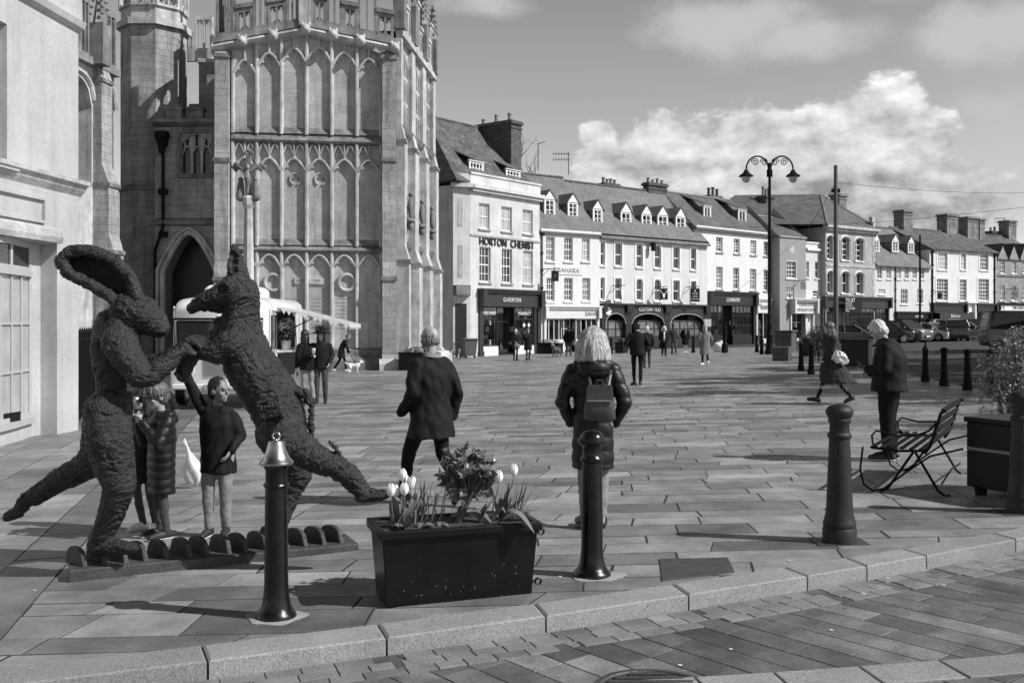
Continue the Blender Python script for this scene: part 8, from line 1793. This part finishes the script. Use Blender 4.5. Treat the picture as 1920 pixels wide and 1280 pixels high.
# further off across the square
FW = .018
person('man from behind in dark jacket and tight trousers walking towards the arched shop', gpt(1195, 723), R(-2), 1.80, dict(elbL=(-.30, -.03, 1.14), wriL=(-.14, .16, 1.06), elbR=(.30, -.03, 1.14), wriR=(.15, .16, 1.06), kneeL=(-.09, .10, .51), ankL=(-.07, .10, .085), kneeR=(.09, -.02, .5), ankR=(.07, -.14, .11), toeR=(.08, .0, .04)), dict(hem=.83, m='navy', w=1.12, sl=1.12), dict(m='black', w=.86), hair=('short', 'dark'), hands=(.6, .6), vox=.013)
person('pale haired person half hidden beside the man in tight trousers', gpt(1213, 690), R(0), 1.66, None, dict(hem=.7, m='navy'), dict(m='djean'), hair=('short', 'white'), vox=FW)
person('person from behind in a long grey tweed coat with long fair hair and white shoes', gpt(1322, 685), R(6), 1.68, dict(kneeL=(-.08, .12, .5), ankL=(-.06, .16, .085), kneeR=(.07, -.06, .5), ankR=(.05, -.26, .16), toeR=(.05, -.16, .05), elbR=(.28, -.02, 1.12), wriR=(.27, .1, .9)), dict(hem=.46, m='tweed', flare=.035, w=1.08, sl=1.1), dict(m='black', w=.8), shoes='trainer', hair=('long', 'blond'), vox=.015)
person('white haired woman in dark open jacket and white scarf walking towards the viewer', gpt(1245, 668), R(175), 1.63, dict(kneeL=(-.08, .12, .52), ankL=(-.07, .2, .09), kneeR=(.08, -.02, .5), ankR=(.08, -.2, .11)), dict(hem=.78, m='navy', w=1.1), dict(m='black', w=1.1), hair=('bob', 'white'), under=('white', .62), vox=FW)
person('dark haired person walking just behind the white haired woman with the scarf', gpt(1263, 664), R(-160), 1.70, dict(kneeL=(-.08, .1, .52), ankL=(-.08, .16, .09)), dict(hem=.72, m='khaki', w=1.0), dict(m='djean'), hair=('long', 'dark'), vox=FW)
person('woman in a short black dress and cardigan with bare legs and white shoes', gpt(1285, 662), R(178), 1.68, dict(kneeR=(.06, .08, .5), ankR=(.04, .12, .085), ankL=(-.06, -.05, .085)), dict(hem=.60, m='black', flare=.02, w=1.05), dict(kind='skirt', m='black', hem=.52), shoes='trainer', hair=('short', 'brown'), under=('greyc', .85), vox=FW)
ft, J, k, hc = person('white haired woman in dark coat carrying a pale bag outside the chemist', gpt(967, 676), R(178), 1.62, dict(elbR=(.26, .02, 1.12), wriR=(.05, .22, 1.04), elbL=(-.26, .02, 1.12), wriL=(-.1, .22, 1.02), kneeL=(-.07, .06, .5), ankL=(-.06, .1, .085)), dict(hem=.68, m='navy', w=1.15, sl=1.1), dict(m='black', w=.85), hair=('thick', 'white'), vox=FW)
bag('handbag', ft.matrix_basis @ Vector((-.05, .27, .78)), [((0, 0, 0), (.16, .07, .12)), ((-.08, 0, -.06), (.1, .06, .08))], 'pale handbag carried in front by the white haired woman outside the chemist', C['greyc'], vox=.018, rz=R(178))
person('dark haired woman in a long dark coat walking beside the woman with the pale bag', gpt(990, 675), R(184), 1.64, dict(elbR=(.25, .04, 1.14), wriR=(.14, .16, 1.30), kneeR=(.08, .08, .5), ankR=(.07, .12, .085), ankL=(-.07, -.16, .10)), dict(hem=.56, m='navy', w=1.08, flare=.03), dict(m='black', w=.8), hair=('long', 'brown'), vox=FW)
mt, J, k, hc = person('man from behind in a dark jacket standing outside the pale dress shop with a dog', gpt(1066, 668), R(-8), 1.72, dict(ankL=(-.13, 0, .085), ankR=(.12, 0, .085)), dict(hem=.78, m='black', w=1.12), dict(m='djean'), hair=('short', 'dark'), vox=FW)
bag('shopping_bag', mt.matrix_basis @ Vector((.30, .0, .78)), [((0, 0, 0), (.13, .06, .17))], 'pale shopping bag carried by the man with the dog', C['greyc'], vox=.018)
d2 = dog('black and white dog on a lead facing the man outside the dress shop', gpt(1044, 669), R(150), .66, mat('pied_fur', .12, .9, .98, 2.6))
lead(mt.matrix_basis @ Vector((-.26, .05, .85)), d2.location + Vector((.05, -.05, .55)), 'thin dark lead between the man and the black and white dog')
person('dark clad person standing under the pale antiques sign', gpt(1491, 655), R(100), 1.66, None, dict(hem=.7, m='black'), dict(m='black'), hair=('short', 'brown'), vox=FW)
# trees standing beyond the right edge, whose shade falls across the far right of the square
def shade_tree(x, y, h, cr, label, seed):
    rnd = random.Random(seed); t = thing('street_tree', label, 'tree', (x, y, gz(x, y)), 0, 'trees along the car park'); m = MB(); l = MB()
    m.tube([(0, 0, 0), (.05, .02, h * .25), (0, .05, h * .45)], [.22, .17, .13], 8)
    for k in range(11):
        a = k * 2.4; r = cr * rnd.uniform(.55, 1); z = h * rnd.uniform(.5, .95); e = Vector((r * math.cos(a), r * math.sin(a), z)); s = Vector((0, .03, h * rnd.uniform(.3, .45))); md = s.lerp(e, .5) + Vector((0, 0, .4)); m.tube([s, md, e], [.08, .05, .02], 5)
        for j in range(9):
            b = md.lerp(e, rnd.random()); q = b + Vector((rnd.gauss(0, .6), rnd.gauss(0, .6), rnd.gauss(.2, .5))); m.tube([b, q], [.022, .008], 4); leaf_cloud(l, q, (.65, .65, .55), 150, .14, rnd=rnd)
    m.build('trunk', M['bark'], t); l.build('crown', M['leaf'], t)
for i, (x, y, h, cr) in enumerate(((22.0, 25.0, 15, 4.4), (25.0, 31.0, 15.5, 4.6), (19.6, 19.5, 13.5, 3.8), (29.0, 38, 16, 4.8), (34, 47, 16, 4.5))): shade_tree(x, y, h, cr, ('tall loose leaved tree', 'broad loose leaved tree', 'smaller loose leaved tree', 'far loose leaved tree', 'farthest loose leaved tree')[i] + ' beyond the right edge shading the bollards', 70 + i)
